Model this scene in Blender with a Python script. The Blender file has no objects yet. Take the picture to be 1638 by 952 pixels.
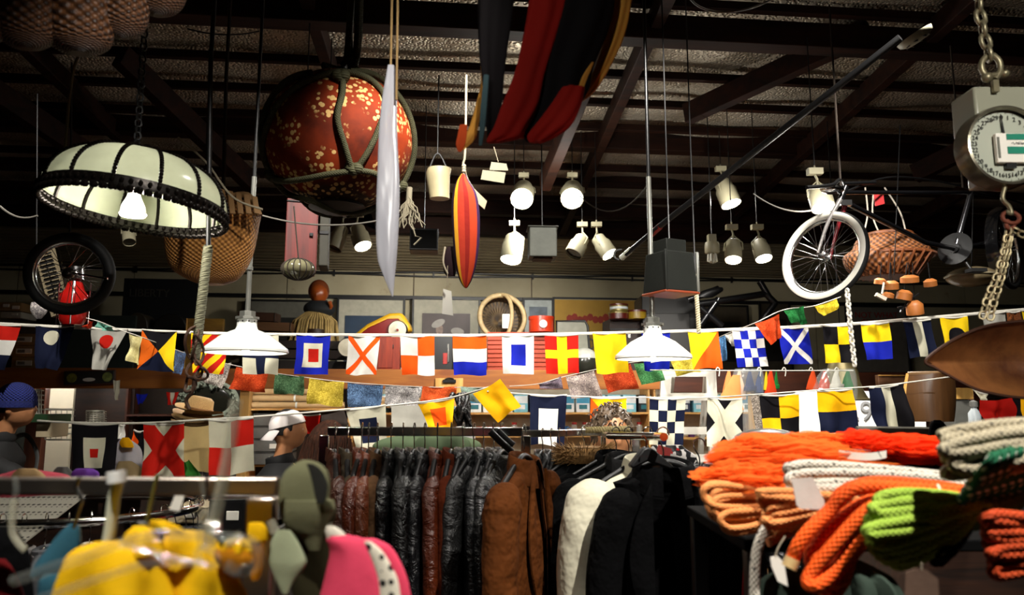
import bpy, bmesh, math, random
from mathutils import Vector, Matrix, Euler, noise
random.seed(7)
sin, cos, pi, rad, sqrt = math.sin, math.cos, math.pi, math.radians, math.sqrt
scn = bpy.context.scene
COL = scn.collection

# ---------------------------------------------------------------- camera
FPX = 1200.0; PITCH = rad(8); CZ = 1.70; YAW = rad(6)
cam = bpy.data.cameras.new('camera'); camo = bpy.data.objects.new('camera', cam); COL.objects.link(camo)
camo.location = (0, 0, CZ); camo.rotation_euler = (pi / 2 + PITCH, 0, 0)
cam.sensor_width = 36; cam.lens = 36 * FPX / 1638.0; cam.clip_start = .02
cam.dof.use_dof = True; cam.dof.focus_distance = 3.6; cam.dof.aperture_fstop = 4.0
scn.camera = camo

def P(u, v, Y):
    "world point seen at pixel (u,v) of the 1638x952 frame, at distance Y in front of the camera"
    xc = (u - 819) / FPX; yc = (476 - v) / FPX
    d = Vector((xc, cos(PITCH) - sin(PITCH) * yc, sin(PITCH) + cos(PITCH) * yc))
    return Vector((0, 0, CZ)) + d * (Y / d.y)
def W(u, v, D):
    "the same on a plane parallel to the back wall (the building stands YAW to the camera); returns building coords"
    xc = (u - 819) / FPX; yc = (476 - v) / FPX
    d = Vector((xc, cos(PITCH) - sin(PITCH) * yc, sin(PITCH) + cos(PITCH) * yc))
    nrm = Vector((-sin(YAW), cos(YAW), 0))
    p = d * (D / d.dot(nrm))
    return Vector((p.x * cos(YAW) + p.y * sin(YAW), D, p.z + CZ))
RB = Matrix.Rotation(YAW, 4, 'Z')
def px(Y): return Y / FPX

# ---------------------------------------------------------------- light
scn.view_settings.view_transform = 'Standard'; scn.view_settings.look = 'None'
scn.view_settings.gamma = 1; scn.view_settings.use_curve_mapping = False
scn.view_settings.exposure = 1.1
wd = bpy.data.worlds.new('world'); scn.world = wd; wd.use_nodes = True
wd.node_tree.nodes['Background'].inputs[0].default_value = (.9, .8, .65, 1)
wd.node_tree.nodes['Background'].inputs[1].default_value = .015
def lamp(kind, name, loc, power, col=(1, .93, .82), target=None, size=.1, angle=60, blend=.5):
    l = bpy.data.lights.new(name, kind); l.energy = power; l.color = col
    if kind == 'SPOT': l.spot_size = rad(angle); l.spot_blend = blend; l.shadow_soft_size = size
    if kind == 'POINT': l.shadow_soft_size = size
    if kind == 'AREA': l.size = size
    o = bpy.data.objects.new(name, l); COL.objects.link(o); o.location = loc
    if target is not None:
        o.rotation_euler = (Vector(target) - Vector(loc)).to_track_quat('-Z', 'Y').to_euler()
    return o
WARM = (1, .86, .66); NEUT = (1, .95, .87)
# unseen spots added out of frame to brighten flags, garments, ropes and scale
for x_ in (-2.0, -.7, .6, 1.9):
    lamp('SPOT', 'added_spot_light', (x_, 2.95, 3.8), 170, NEUT, (x_ * 1.05, 4.4, 1.85), .05, 76, .8)
lamp('SPOT', 'added_spot_light', (1.0, 1.75, 3.3), 170, NEUT, P(1180, 650, 3.7), .04, 60, .9)
lamp('SPOT', 'added_spot_light', (.0, 1.75, 3.3), 135, NEUT, P(640, 655, 3.7), .04, 54, .9)
lamp('SPOT', 'added_spot_light', (1.1, .45, 3.5), 215, NEUT, P(1360, 770, 1.25), .03, 45, .5)
lamp('SPOT', 'added_spot_light', (-.5, .15, 3.3), 110, NEUT, P(240, 860, .85), .03, 50, .5)
lamp('SPOT', 'added_spot_light', (.35, 2.5, 3.8), 75, NEUT, P(860, 780, 2.5), .04, 80, .6)
lamp('SPOT', 'added_spot_light', (.9, -.6, 2.9), 125, NEUT, P(1600, 380, 1.8), .03, 38, .6)
lamp('SPOT', 'added_spot_light', (-.9, -.5, 2.7), 24, NEUT, P(740, 260, 1.55), .03, 36, .8)
lamp('SPOT', 'added_spot_light', (.3, .2, 3.1), 85, NEUT, P(250, 690, 2.8), .03, 34, .6)
for u_, v_, y_, p_ in ((835, 308, 5.9, 7), (915, 308, 5.9, 7), (1170, 318, 5.9, 4), (1312, 338, 4.3, 5)):
    lamp('POINT', 'bulb_light', P(u_, v_, y_), p_, NEUT, None, .03)

# ---------------------------------------------------------------- materials
_M = {}
def lin(c):
    if isinstance(c, str):
        c = [int(c[i:i + 2], 16) / 255 for i in (0, 2, 4)]
        c = [x / 12.92 if x <= .04045 else ((x + .055) / 1.055) ** 2.4 for x in c]
    return (c[0], c[1], c[2], 1)
class NT:
    def __init__(s, name):
        s.m = bpy.data.materials.new(name); s.m.use_nodes = True; s.t = s.m.node_tree; s.n = s.t.nodes
        s.b = s.n['Principled BSDF']; s.out = s.n['Material Output']; s._uv = s._ob = None
    def N(s, ty, ins=None, **kw):
        n = s.n.new(ty)
        for k, v in kw.items(): setattr(n, k, v)
        for k, v in (ins or {}).items():
            if hasattr(v, 'is_output') or isinstance(v, bpy.types.NodeSocket): s.t.links.new(v, n.inputs[k])
            else: n.inputs[k].default_value = v
        return n
    def L(s, a, b): s.t.links.new(a, b)
    def obj(s):
        s._ob = s._ob or s.N('ShaderNodeTexCoord'); return s._ob.outputs['Object']
    def uv(s):
        s._ob = s._ob or s.N('ShaderNodeTexCoord'); return s._ob.outputs['UV']
    def math(s, op, a, b=0.0, c=None):
        ins = {0: a, 1: b}
        if c is not None: ins[2] = c
        return s.N('ShaderNodeMath', ins, operation=op).outputs[0]
    def noise(s, scale, detail=3, vec=None, rough=.55, dist=0):
        return s.N('ShaderNodeTexNoise', {'Scale': scale, 'Detail': detail, 'Roughness': rough, 'Distortion': dist, 'Vector': vec or s.obj()}).outputs['Fac']
    def mapv(s, scale, vec=None):
        return s.N('ShaderNodeMapping', {'Scale': scale, 'Vector': vec or s.obj()}).outputs[0]
    def mix(s, f, a, b):
        n = s.N('ShaderNodeMix', data_type='RGBA')
        for i, v in ((0, f), (6, a), (7, b)):
            if isinstance(v, bpy.types.NodeSocket): s.L(v, n.inputs[i])
            else: n.inputs[i].default_value = lin(v) if i and not (len(v) == 4 and not isinstance(v, str)) else v
        return n.outputs[2]
    def ramp(s, f, a, b):
        n = s.N('ShaderNodeMapRange', {0: f, 1: a, 2: b}); n.clamp = True; return n.outputs[0]
    def bump(s, h, st=.3, dist=.005):
        n = s.N('ShaderNodeBump', {'Strength': st, 'Distance': dist, 'Height': h}); s.L(n.outputs[0], s.b.inputs['Normal'])
    def col(s, c):
        if isinstance(c, bpy.types.NodeSocket): s.L(c, s.b.inputs['Base Color'])
        else: s.b.inputs['Base Color'].default_value = lin(c)
    def set(s, rough=None, metal=None, **kw):
        if rough is not None: s.b.inputs['Roughness'].default_value = rough
        if metal is not None: s.b.inputs['Metallic'].default_value = metal
        for k, v in kw.items(): s.b.inputs[k].default_value = v
def dark(c, f):
    c = lin(c); return (c[0] * f, c[1] * f, c[2] * f, 1)
def M(name, col='808080', rough=.6, metal=0, var=.25, scale=12, bump=.15, bs=60, coat=0, trans=0, spec=.5, bd=.003):
    "plain procedural stuff: base colour with slight noise variation and a fine bump"
    if name in _M: return _M[name]
    t = NT(name); f = t.noise(scale, 4); f = t.ramp(f, .3, .7)
    t.col(t.mix(f, dark(col, 1 - var), lin(col))); t.set(rough, metal)
    t.b.inputs['Specular IOR Level'].default_value = spec
    if coat: t.b.inputs['Coat Weight'].default_value = coat; t.b.inputs['Coat Roughness'].default_value = .15
    if bump: t.bump(t.noise(bs, 3), bump, bd)
    if trans:
        tr = t.N('ShaderNodeBsdfTranslucent', {'Color': lin(col)}); mx = t.N('ShaderNodeMixShader', {0: trans})
        t.L(t.b.outputs[0], mx.inputs[1]); t.L(tr.outputs[0], mx.inputs[2]); t.L(mx.outputs[0], t.out.inputs[0])
    _M[name] = t.m; return t.m
def emit(name, col='ffffff', st=1):
    if name in _M: return _M[name]
    t = NT(name); t.col('000000'); t.b.inputs['Emission Color'].default_value = lin(col); t.b.inputs['Emission Strength'].default_value = st
    _M[name] = t.m; return t.m
def cloth(name, col, rough=.85, trans=.18, print_=None, ps=60, var=.18):
    "flag cotton: weave bump, wrinkles, optional ink scribble"
    if name in _M: return _M[name]
    t = NT(name); f = t.ramp(t.noise(9, 4), .35, .7); c = t.mix(f, dark(col, 1 - var), lin(col))
    if print_:
        k = t.noise(ps, 3, None, .7, 1.5); k = t.math('ABSOLUTE', t.math('SUBTRACT', k, .5)); k = t.ramp(k, .085, .03)
        c = t.mix(t.math('MULTIPLY', k, .85), c, lin(print_))
    t.col(c); t.set(rough); t.b.inputs['Specular IOR Level'].default_value = .15
    t.bump(t.math('ADD', t.math('MULTIPLY', t.noise(600, 1), .3), t.noise(18, 3)), .35, .006)
    tr = t.N('ShaderNodeBsdfTranslucent'); t.L(c, tr.inputs[0]); mx = t.N('ShaderNodeMixShader', {0: trans})
    t.L(t.b.outputs[0], mx.inputs[1]); t.L(tr.outputs[0], mx.inputs[2]); t.L(mx.outputs[0], t.out.inputs[0])
    _M[name] = t.m; return t.m
def wood(name, a='806040', b='a08060', rough=.6, axis=0, sc=3, spec=.5):
    if name in _M: return _M[name]
    t = NT(name); s = [sc * 9] * 3; s[axis] = sc * .7
    f = t.ramp(t.noise(1.0, 6, t.mapv(s), .6, .6), .3, .7)
    t.col(t.mix(f, lin(a), lin(b))); t.set(rough); t.bump(f, .25, .003); t.b.inputs['Specular IOR Level'].default_value = spec
    _M[name] = t.m; return t.m
def leather(name, col, rough=.32, spec=.6):
    if name in _M: return _M[name]
    t = NT(name); f = t.ramp(t.noise(7, 5), .3, .75); t.col(t.mix(f, dark(col, .55), lin(col)))
    t.L(t.ramp(t.noise(14, 3), .2, .9), t.b.inputs['Roughness']); t.set(rough)
    r = t.N('ShaderNodeMapRange', {0: t.noise(11, 3), 1: .2, 2: .8, 3: rough * .7, 4: rough * 1.5}); t.L(r.outputs[0], t.b.inputs['Roughness'])
    t.b.inputs['Specular IOR Level'].default_value = spec
    t.bump(t.math('ADD', t.noise(16, 4, None, .6, .8), t.math('MULTIPLY', t.noise(240, 2), .08)), .9, .022)
    _M[name] = t.m; return t.m
def rope(name, col='808080', fleck=None, col2=None, fl=.86, rough=.75):
    "braided rope; UV.x runs along it in metres * 60, UV.y once around"
    if name in _M: return _M[name]
    t = NT(name); s = t.N('ShaderNodeSeparateXYZ', {0: t.uv()}); x, y = s.outputs[0], s.outputs[1]
    a = t.math('SINE', t.math('MULTIPLY', x, 6.283 * 1.5))
    b = t.math('SINE', t.math('MULTIPLY', y, 6.283 * 7))
    h = t.math('MULTIPLY', a, b); hr = t.ramp(h, -.7, .7)
    c = t.mix(t.ramp(t.noise(8, 3), .3, .7), dark(col2 or col, .85), lin(col)); c = t.mix(hr, t.mix(.55, c, dark(col, .35)), c)
    if fleck:
        k = t.math('SINE', t.math('ADD', t.math('MULTIPLY', x, 6.283 / 3), t.math('MULTIPLY', y, 6.283 * 2)))
        k2 = t.math('SINE', t.math('SUBTRACT', t.math('MULTIPLY', x, 6.283 / 1.5), t.math('MULTIPLY', y, 6.283 * 3)))
        kk = t.math('GREATER_THAN', t.math('MULTIPLY', t.math('ADD', k, k2), .5), fl)
        c = t.mix(kk, c, lin(fleck))
    t.col(c); t.set(rough); t.b.inputs['Specular IOR Level'].default_value = .25; t.bump(hr, .6, .003)
    _M[name] = t.m; return t.m
def weave(name, a='806040', b='403020', sx=40, sy=40, rough=.6):
    if name in _M: return _M[name]
    t = NT(name); s = t.N('ShaderNodeSeparateXYZ', {0: t.uv()}); x, y = s.outputs[0], s.outputs[1]
    ix = t.math('SINE', t.math('MULTIPLY', x, 3.1416 * sx)); iy = t.math('SINE', t.math('MULTIPLY', y, 3.1416 * sy))
    h = t.ramp(t.math('MULTIPLY', ix, iy), -.8, .8)
    c = t.mix(h, lin(b), lin(a)); c = t.mix(t.math('MULTIPLY', t.noise(14, 3), .5), c, lin(b)); t.col(c); t.set(rough); t.bump(h, .8, .008)
    _M[name] = t.m; return t.m
def clear(name, tint='e8eee8', rough=.08, alpha=.25):
    "thin clear plastic: see-through body, glossy skin that strengthens at grazing angles"
    if name in _M: return _M[name]
    t = NT(name); f = t.N('ShaderNodeLayerWeight', {'Blend': .35}).outputs['Facing']; b = t.N('ShaderNodeBump', {'Strength': .4, 'Distance': .01, 'Height': t.noise(22, 3)})
    gl = t.N('ShaderNodeBsdfGlossy', {'Color': (.95, .92, .86, 1), 'Roughness': rough, 'Normal': b.outputs[0]}); tp = t.N('ShaderNodeBsdfTransparent', {'Color': (.93, .94, .93, 1)}); df = t.N('ShaderNodeBsdfDiffuse', {'Color': lin(tint)})
    m1 = t.N('ShaderNodeMixShader', {0: alpha * .6}); t.L(tp.outputs[0], m1.inputs[1]); t.L(df.outputs[0], m1.inputs[2]); m2 = t.N('ShaderNodeMixShader', {0: t.math('ADD', t.math('MULTIPLY', t.math('POWER', f, 3.0), .45), .05)}); t.L(m1.outputs[0], m2.inputs[1]); t.L(gl.outputs[0], m2.inputs[2]); t.L(m2.outputs[0], t.out.inputs[0])
    _M[name] = t.m; return t.m
def chrome(name='chrome', col='d8d8d8', rough=.12):
    return M(name, col, rough, 1, .08, 8, .03, 40)

# ---------------------------------------------------------------- mesh builder
class MB:
    def __init__(s, T=None): s.v = []; s.f = []; s.m = []; s.uv = []; s.T = T; s.anyuv = False
    def add(s, vs, fs, m=0, uvs=None):
        o = len(s.v); T = s.T
        s.v += [(T @ Vector(v)) if T else Vector(v) for v in vs]
        for i, f in enumerate(fs):
            s.f.append([a + o for a in f]); s.m.append(m[i] if isinstance(m, list) else m)
            s.uv.append(uvs[i] if uvs else None)
        if uvs: s.anyuv = True
        return s
    def box(s, c, d, rot=None, m=0):
        c = Vector(c); R = rot if rot is not None else Matrix.Identity(3)
        if isinstance(R, tuple): R = Euler(R).to_matrix()
        R = R.to_3x3()
        vs = [c + R @ Vector((x * d[0] / 2, y * d[1] / 2, z * d[2] / 2)) for x in (-1, 1) for y in (-1, 1) for z in (-1, 1)]
        fs = [(0, 1, 3, 2), (4, 6, 7, 5), (0, 4, 5, 1), (2, 3, 7, 6), (0, 2, 6, 4), (1, 5, 7, 3)]
        return s.add(vs, fs, m)
    def bar(s, a, b, w, h, m=0):
        a = Vector(a); b = Vector(b); d = b - a
        q = d.to_track_quat('X', 'Z').to_matrix()
        return s.box((a + b) / 2, (d.length, w, h), q, m)
    def tube(s, pts, r, n=8, m=0, closed=False, flat=1, uvk=75, cap=True):
        pts = [Vector(p) for p in pts]; k = len(pts); rs = r if isinstance(r, (list, tuple)) else [r] * k
        vs = []; nrm = None; L = [0]
        for i in range(1, k + 1): L.append(L[-1] + (pts[i % k] - pts[i - 1]).length)
        for i in range(k):
            t = (pts[(i + 1) % k] - pts[i - 1]) if closed else (pts[min(i + 1, k - 1)] - pts[max(i - 1, 0)])
            if t.length < 1e-9: t = Vector((0, 0, 1))
            t.normalize()
            if nrm is None:
                nrm = t.cross(Vector((0, 1, 0)))
                if nrm.length < .2: nrm = t.cross(Vector((1, 0, 0)))
            nrm = nrm - t * nrm.dot(t); nrm.normalize(); bn = t.cross(nrm)
            for j in range(n):
                a = 2 * pi * j / n; vs.append(pts[i] + nrm * cos(a) * rs[i] + bn * sin(a) * rs[i] * flat)
        fs = []; uv = []
        for i in range(k if closed else k - 1):
            for j in range(n):
                i2 = (i + 1) % k; j2 = (j + 1) % n
                fs.append((i * n + j, i * n + j2, i2 * n + j2, i2 * n + j))
                a, b = L[i] * uvk, L[i + 1] * uvk; c, d = j / n, (j + 1) / n
                uv.append(((a, c), (a, d), (b, d), (b, c)))
        if cap and not closed:
            fs.append(tuple(range(n))); uv.append([(0, 0)] * n)
            fs.append(tuple((k - 1) * n + j for j in reversed(range(n)))); uv.append([(0, 0)] * n)
        return s.add(vs, fs, m, uv)
    def lathe(s, prof, c=(0, 0, 0), n=32, m=0, R=None, a0=0, a1=2 * pi):
        "prof: (radius, z) pairs; revolved about local z, turned by R, moved to c"
        c = Vector(c); R = (R.to_3x3() if R is not None else Matrix.Identity(3)); full = abs(a1 - a0 - 2 * pi) < 1e-6
        k = len(prof); nn = n if full else n + 1
        vs = [c + R @ Vector((r * cos(a0 + (a1 - a0) * j / n), r * sin(a0 + (a1 - a0) * j / n), z)) for r, z in prof for j in range(nn)]
        fs = []; uv = []; ms = []
        for i in range(k - 1):
            for j in range(n):
                j2 = (j + 1) % nn
                fs.append((i * nn + j, i * nn + j2, (i + 1) * nn + j2, (i + 1) * nn + j))
                a, b = j / n, (j + 1) / n; e, f = i / (k - 1), (i + 1) / (k - 1)
                uv.append(((a, e), (b, e), (b, f), (a, f))); ms.append(m[i] if isinstance(m, list) else m)
        return s.add(vs, fs, ms, uv)
    def grid(s, fn, nu, nv, m=0, wrap=False):
        vs = []; nu_ = nu if wrap else nu + 1
        for j in range(nv + 1):
            for i in range(nu_): vs.append(Vector(fn(i / nu, j / nv)))
        fs = []; uv = []
        for j in range(nv):
            for i in range(nu):
                i2 = (i + 1) % nu_ if wrap else i + 1
                fs.append((j * nu_ + i, j * nu_ + i2, (j + 1) * nu_ + i2, (j + 1) * nu_ + i))
                uv.append(((i / nu, j / nv), ((i + 1) / nu, j / nv), ((i + 1) / nu, (j + 1) / nv), (i / nu, (j + 1) / nv)))
        return s.add(vs, fs, m, uv)
    def ell(s, c, r, n=20, k=12, m=0, R=None, fn=None):
        c = Vector(c); r = Vector(r) if not isinstance(r, (int, float)) else Vector((r, r, r)); R = R.to_3x3() if R is not None else Matrix.Identity(3)
        def f(u, v):
            a = u * 2 * pi; b = (v - .5) * pi * .998; p = Vector((cos(a) * cos(b), sin(a) * cos(b), sin(b)))
            q = 1 if fn is None else fn(p)
            return c + R @ Vector((p.x * r.x * q, p.y * r.y * q, p.z * r.z * q))
        return s.grid(f, n, k, m, True)
    def prism(s, out, T, th, m=0, m2=None):
        "out: 2-D outline (x,z) in local frame T, thickness th along local y"
        k = len(out); vs = [T @ Vector((x, -th / 2, z)) for x, z in out] + [T @ Vector((x, th / 2, z)) for x, z in out]
        fs = [tuple(range(k)), tuple(reversed(range(k, 2 * k)))] + [(i, i + k, (i + 1) % k + k, (i + 1) % k) for i in range(k)]
        e = m if m2 is None else m2
        return s.add(vs, fs, [m, m] + [e] * k)
    def text(s, txt, T, size, m=0, depth=.0006, align='CENTER'):
        cu = bpy.data.curves.new('t', 'FONT'); cu.body = txt; cu.size = size; cu.align_x = align; cu.align_y = 'CENTER'; cu.extrude = depth
        o = bpy.data.objects.new('t', cu); COL.objects.link(o)
        dg = bpy.context.evaluated_depsgraph_get(); me = bpy.data.meshes.new_from_object(o.evaluated_get(dg))
        vs = [T @ Vector((v.co.x, -v.co.z, v.co.y)) for v in me.vertices]; fs = [tuple(p.vertices) for p in me.polygons]
        bpy.data.objects.remove(o); bpy.data.meshes.remove(me); bpy.data.curves.remove(cu)
        return s.add(vs, fs, m)
    def build(s, name, mats, parent=None, smooth=True, bevel=0, sub=0, off=None):
        if not isinstance(mats, (list, tuple)): mats = [mats]
        if off is None: off = OFF.get(parent.name, Vector()) if parent else Vector()
        me = bpy.data.meshes.new(name); me.from_pydata([v - off for v in s.v], [], s.f)
        for mm in mats: me.materials.append(mm)
        me.polygons.foreach_set('material_index', s.m); me.polygons.foreach_set('use_smooth', [smooth] * len(s.f))
        if s.anyuv:
            l = me.uv_layers.new(name='UVMap'); d = []
            for f, q in zip(s.f, s.uv):
                for i in range(len(f)): d += (q[i] if q else (0, 0))
            l.data.foreach_set('uv', d)
        me.update()
        o = bpy.data.objects.new(name, me); COL.objects.link(o); o.parent = parent
        if parent: OFF[o.name] = off
        if bevel:
            b = o.modifiers.new('b', 'BEVEL'); b.width = bevel; b.segments = 2; b.limit_method = 'ANGLE'; b.angle_limit = rad(40)
        if sub: b = o.modifiers.new('s', 'SUBSURF'); b.levels = b.render_levels = sub
        if smooth and not sub: me.set_sharp_from_angle(angle=rad(50))
        return o
OFF = {}
def T(name, label, cat, loc, group=None):
    o = bpy.data.objects.new(name, None); COL.objects.link(o); o.empty_display_size = .05
    o.location = Vector(loc); o['label'] = label; o['category'] = cat
    if group: o['group'] = group
    OFF[o.name] = Vector(loc); return o
def solo(mb, name, mats, label, cat, group=None, kind=None, **kw):
    xs = [v.x for v in mb.v]; ys = [v.y for v in mb.v]; zs = [v.z for v in mb.v]
    c = Vector(((min(xs) + max(xs)) / 2, (min(ys) + max(ys)) / 2, min(zs)))
    o = mb.build(name, mats, None, off=c, **kw); o.location = c; OFF[o.name] = c
    if label: o['label'] = label; o['category'] = cat
    if group: o['group'] = group
    if kind: o['kind'] = kind
    return o
def struct(mb, name, mats, **kw):
    return solo(mb, name, mats, None, None, None, 'structure', **kw)
def dup(root, loc=None, label=None, group=None, rotz=None):
    r = root.copy(); COL.objects.link(r)
    if loc is not None: r.location = loc
    if rotz is not None: r.rotation_euler.z = rotz
    if label: r['label'] = label
    if group: r['group'] = group
    def rec(a, b):
        for ch in [x for x in KIDS(a)]:
            c = ch.copy(); COL.objects.link(c); c.parent = b; rec(ch, c)
    rec(root, r); return r
def KIDS(a): return [o for o in bpy.data.objects if o.parent == a]
def crom(pts, k=6, closed=False):
    "smooth curve through points"
    pts = [Vector(p) for p in pts]; n = len(pts); out = []
    for i in range(n if closed else n - 1):
        g = lambda j: pts[j % n] if closed else pts[max(0, min(n - 1, j))]
        a, b, c, d = g(i - 1), g(i), g(i + 1), g(i + 2)
        for q in range(k):
            t = q / k; out.append(.5 * ((2 * b) + (c - a) * t + (2 * a - 5 * b + 4 * c - d) * t * t + (3 * b - a - 3 * c + d) * t ** 3))
    if not closed: out.append(pts[-1])
    return out
def line(a, b, n, sag=0):
    a = Vector(a); b = Vector(b)
    return [a.lerp(b, i / n) - Vector((0, 0, sag * 4 * (i / n) * (1 - i / n))) for i in range(n + 1)]
def chain_mb(pts, link=.03, r=.004, mb=None, n=6, w=.6):
    mb = mb or MB(); pts = [Vector(p) for p in pts]; i = 0
    acc = []; step = link * .72; cur = pts[0]; d = 0; out = [pts[0]]
    for a, b in zip(pts, pts[1:]):
        L = (b - a).length; s = step - d
        while s <= L: out.append(a.lerp(b, s / L)); s += step
        d = L - (s - step)
    for k in range(len(out) - 1):
        a, b = out[k], out[k + 1]; t = (b - a).normalized(); c = (a + b) / 2
        s1 = t.cross(Vector((0, 1, 0))); s1 = s1.normalized() if s1.length > .1 else Vector((1, 0, 0)); s2 = t.cross(s1)
        q = s1 if k % 2 else s2; q = (q + (s2 if k % 2 else s1) * .35).normalized(); z = t * (link / 2 - r)
        path = []
        for j in range(12):
            an = 2 * pi * j / 12; path.append(c + q * sin(an) * link * w / 2 + z * max(-1, min(1, cos(an) * 1.25)))
        mb.tube(path, r, n, 0, True)
    return mb
def loft_mb(rows, Y, dep=.5, n=28, fold=.0, ff=5, seed=0, mb=None, m=0, sub=4, yo=None, cap=True, pw=1.0):
    """organic body from rows (v, uL, uR[, Y]) of the silhouette at distance Y; dep = thickness / width"""
    mb = mb or MB(); R = []
    pts = [Vector((r[0], r[1], r[2])) for r in rows]; ys = [r[3] if len(r) > 3 else Y for r in rows]
    sm = crom(pts, sub); sy = crom([Vector((y, 0, 0)) for y in ys], sub)
    k = len(sm); vs = []
    for i, (p, yy) in enumerate(zip(sm, sy)):
        a = P(p.y, p.x, yy.x); b = P(p.z, p.x, yy.x); c = (a + b) / 2; h = (b - a) / 2; w = h.length
        dd = Vector((0, 1, 0)) * w * dep
        for j in range(n):
            t = 2 * pi * j / n; q = 1 + fold * sin(ff * t + seed + i * .12) * (.5 + .5 * i / k) + fold * .6 * noise.noise(Vector((cos(t) * 2, sin(t) * 2 + seed, i * .15)))
            vs.append(c + h * (abs(cos(t)) ** pw * (1 if cos(t) > 0 else -1)) * (1 + (q - 1) * .4) + dd * sin(t) * q)
    fs = []; uv = []
    for i in range(k - 1):
        for j in range(n):
            j2 = (j + 1) % n; fs.append((i * n + j, i * n + j2, (i + 1) * n + j2, (i + 1) * n + j))
            uv.append(((j / n, i / k), ((j + 1) / n, i / k), ((j + 1) / n, (i + 1) / k), (j / n, (i + 1) / k)))
    if cap: fs += [tuple(range(n)), tuple((k - 1) * n + j for j in reversed(range(n)))]; uv += [[(0, 0)] * n] * 2
    return mb.add(vs, fs, m, uv)

# ================================================================ the shop itself
m_pur = wood('rafter_wood', '0e0502', '2c1307', .7, 0, 1.2, .15)
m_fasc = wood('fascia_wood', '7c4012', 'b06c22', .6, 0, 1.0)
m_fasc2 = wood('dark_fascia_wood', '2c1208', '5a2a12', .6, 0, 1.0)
m_pine = wood('pine', 'b07a38', 'e0b060', .55, 2, 1.5)
m_pinex = wood('pine_board', 'b07a38', 'dcae68', .55, 0, 1.5)
m_dkwood = wood('dark_wood', '170c07', '3a2012', .55, 0, 2)
def foil_mat():
    t = NT('foil_insulation'); v = t.N('ShaderNodeTexVoronoi', {'Scale': 42.0, 'Vector': t.obj()}, feature='F1')
    d = t.ramp(v.outputs['Distance'], 0, .6); w = t.noise(1.6, 4)
    t.col(t.mix(t.ramp(w, .3, .7), '8c7e68', 'cfc6b4')); t.set(.42, .55); t.bump(t.math('ADD', d, t.math('MULTIPLY', w, 2)), .7, .02)
    return t.m
m_foil = foil_mat()
def wallboard():
    t = NT('cream_board'); f = t.ramp(t.noise(1.2, 5), .35, .75); c = t.mix(f, '9c9274', 'b8ae90')
    k = t.ramp(t.noise(3.5, 6, None, .7), .62, .72); c = t.mix(t.math('MULTIPLY', k, .5), c, lin('6e5026'))
    t.col(c); t.set(.7); t.bump(t.noise(40, 3), .1, .004); return t.m
def brick():
    t = NT('old_brick'); b = t.N('ShaderNodeTexBrick', {'Vector': t.mapv((1, 1, 1), t.N('ShaderNodeMapping', {'Vector': t.obj(), 'Rotation': (pi / 2, 0, 0)}).outputs[0]), 'Color1': lin('4a2416'), 'Color2': lin('2c150e'), 'Mortar': lin('5a4c3c'), 'Scale': 4.5, 'Mortar Size': .02})
    t.col(t.mix(t.math('MULTIPLY', t.noise(6, 4), .6), b.outputs[0], lin('1c100a'))); t.set(.85); t.bump(b.outputs['Fac'], -.6, .01); return t.m
def floor_mat():
    t = NT('floor_boards'); b = t.N('ShaderNodeTexBrick', {'Vector': t.obj(), 'Color1': lin('4a3120'), 'Color2': lin('38241a'), 'Mortar': lin('150d08'), 'Scale': 1.0, 'Mortar Size': .004, 'Brick Width': 2.4, 'Row Height': .14})
    t.col(t.mix(t.ramp(t.noise(4, 5, t.mapv((1, 14, 1))), .3, .7), b.outputs[0], lin('2a1a10'))); t.set(.5); return t.m
m_cream = wallboard(); m_plaster = M('dark_plaster', '241c14', .85, 0, .4, 2, .2, 30)
X0, X1, D0, D1 = -8.5, 8.5, -3.0, 9.9
def zc(D): return 4.62 - .085 * (D - 1)
struct(MB(RB).box((0, (D0 + D1) / 2, -.05), (X1 - X0, D1 - D0, .1)), 'floor', floor_mat(), smooth=False)
struct(MB(RB).box((0, D1 + .06, 1.8), (X1 - X0, .12, 3.6)), 'wall_back', brick(), smooth=False)
struct(MB(RB).box((0, D0 - .06, 2.5), (X1 - X0, .12, 5)), 'wall_front', m_plaster, smooth=False)
struct(MB(RB).box((X0 - .06, (D0 + D1) / 2, 2.5), (.12, D1 - D0, 5)), 'wall_left', m_plaster, smooth=False)
struct(MB(RB).box((X1 + .06, (D0 + D1) / 2, 2.5), (.12, D1 - D0, 5)), 'wall_right', m_plaster, smooth=False)
# bubble-foil ceiling, sagging between the purlins
def cf(u, v):
    x = X0 + (X1 - X0) * u; D = D0 + (9.0 - D0) * v
    return (x, D, zc(D) - .05 * abs(sin((8.45 - D) * pi / .45)) * (.6 + .6 * noise.noise(Vector((x * .7, D * .8, 0)))) - .06 * noise.noise(Vector((x * 1.3, D, 3))))
g = MB(RB).grid(cf, 90, 170); struct(g, 'ceiling', m_foil)
# boarded band of the back wall with joints, sloping foil soffit above it
zb0, zb1 = 2.05, W(700, 436, D1).z
g = MB(RB); xs = [W(u, 450, D1).x for u in (-260, 30, 215, 460, 662, 850, 1075, 1300, 1540)] + [X1]
for a, b in zip(xs, xs[1:]): g.box(((a + b) / 2, D1 - .012, (zb0 + zb1) / 2), (b - a - .012, .02, zb1 - zb0))
struct(g, 'wall_back_boarding', m_cream, smooth=False, bevel=.002)
m_soff = None
def soff_mat():
    t = NT('ribbed_foil'); s = t.N('ShaderNodeSeparateXYZ', {0: t.obj()}); h = t.math('SINE', t.math('MULTIPLY', s.outputs[2], 260)); n = t.noise(2.5, 4)
    t.col(t.mix(n, '8a7a60', 'b8aa8c')); t.set(.42, .5); t.bump(t.math('ADD', t.math('MULTIPLY', h, .5), t.math('MULTIPLY', t.noise(22, 3, t.mapv((.3, 1, 3))), 1.5)), .8, .012); return t.m
zs = W(700, 372, 9.0).z
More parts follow.
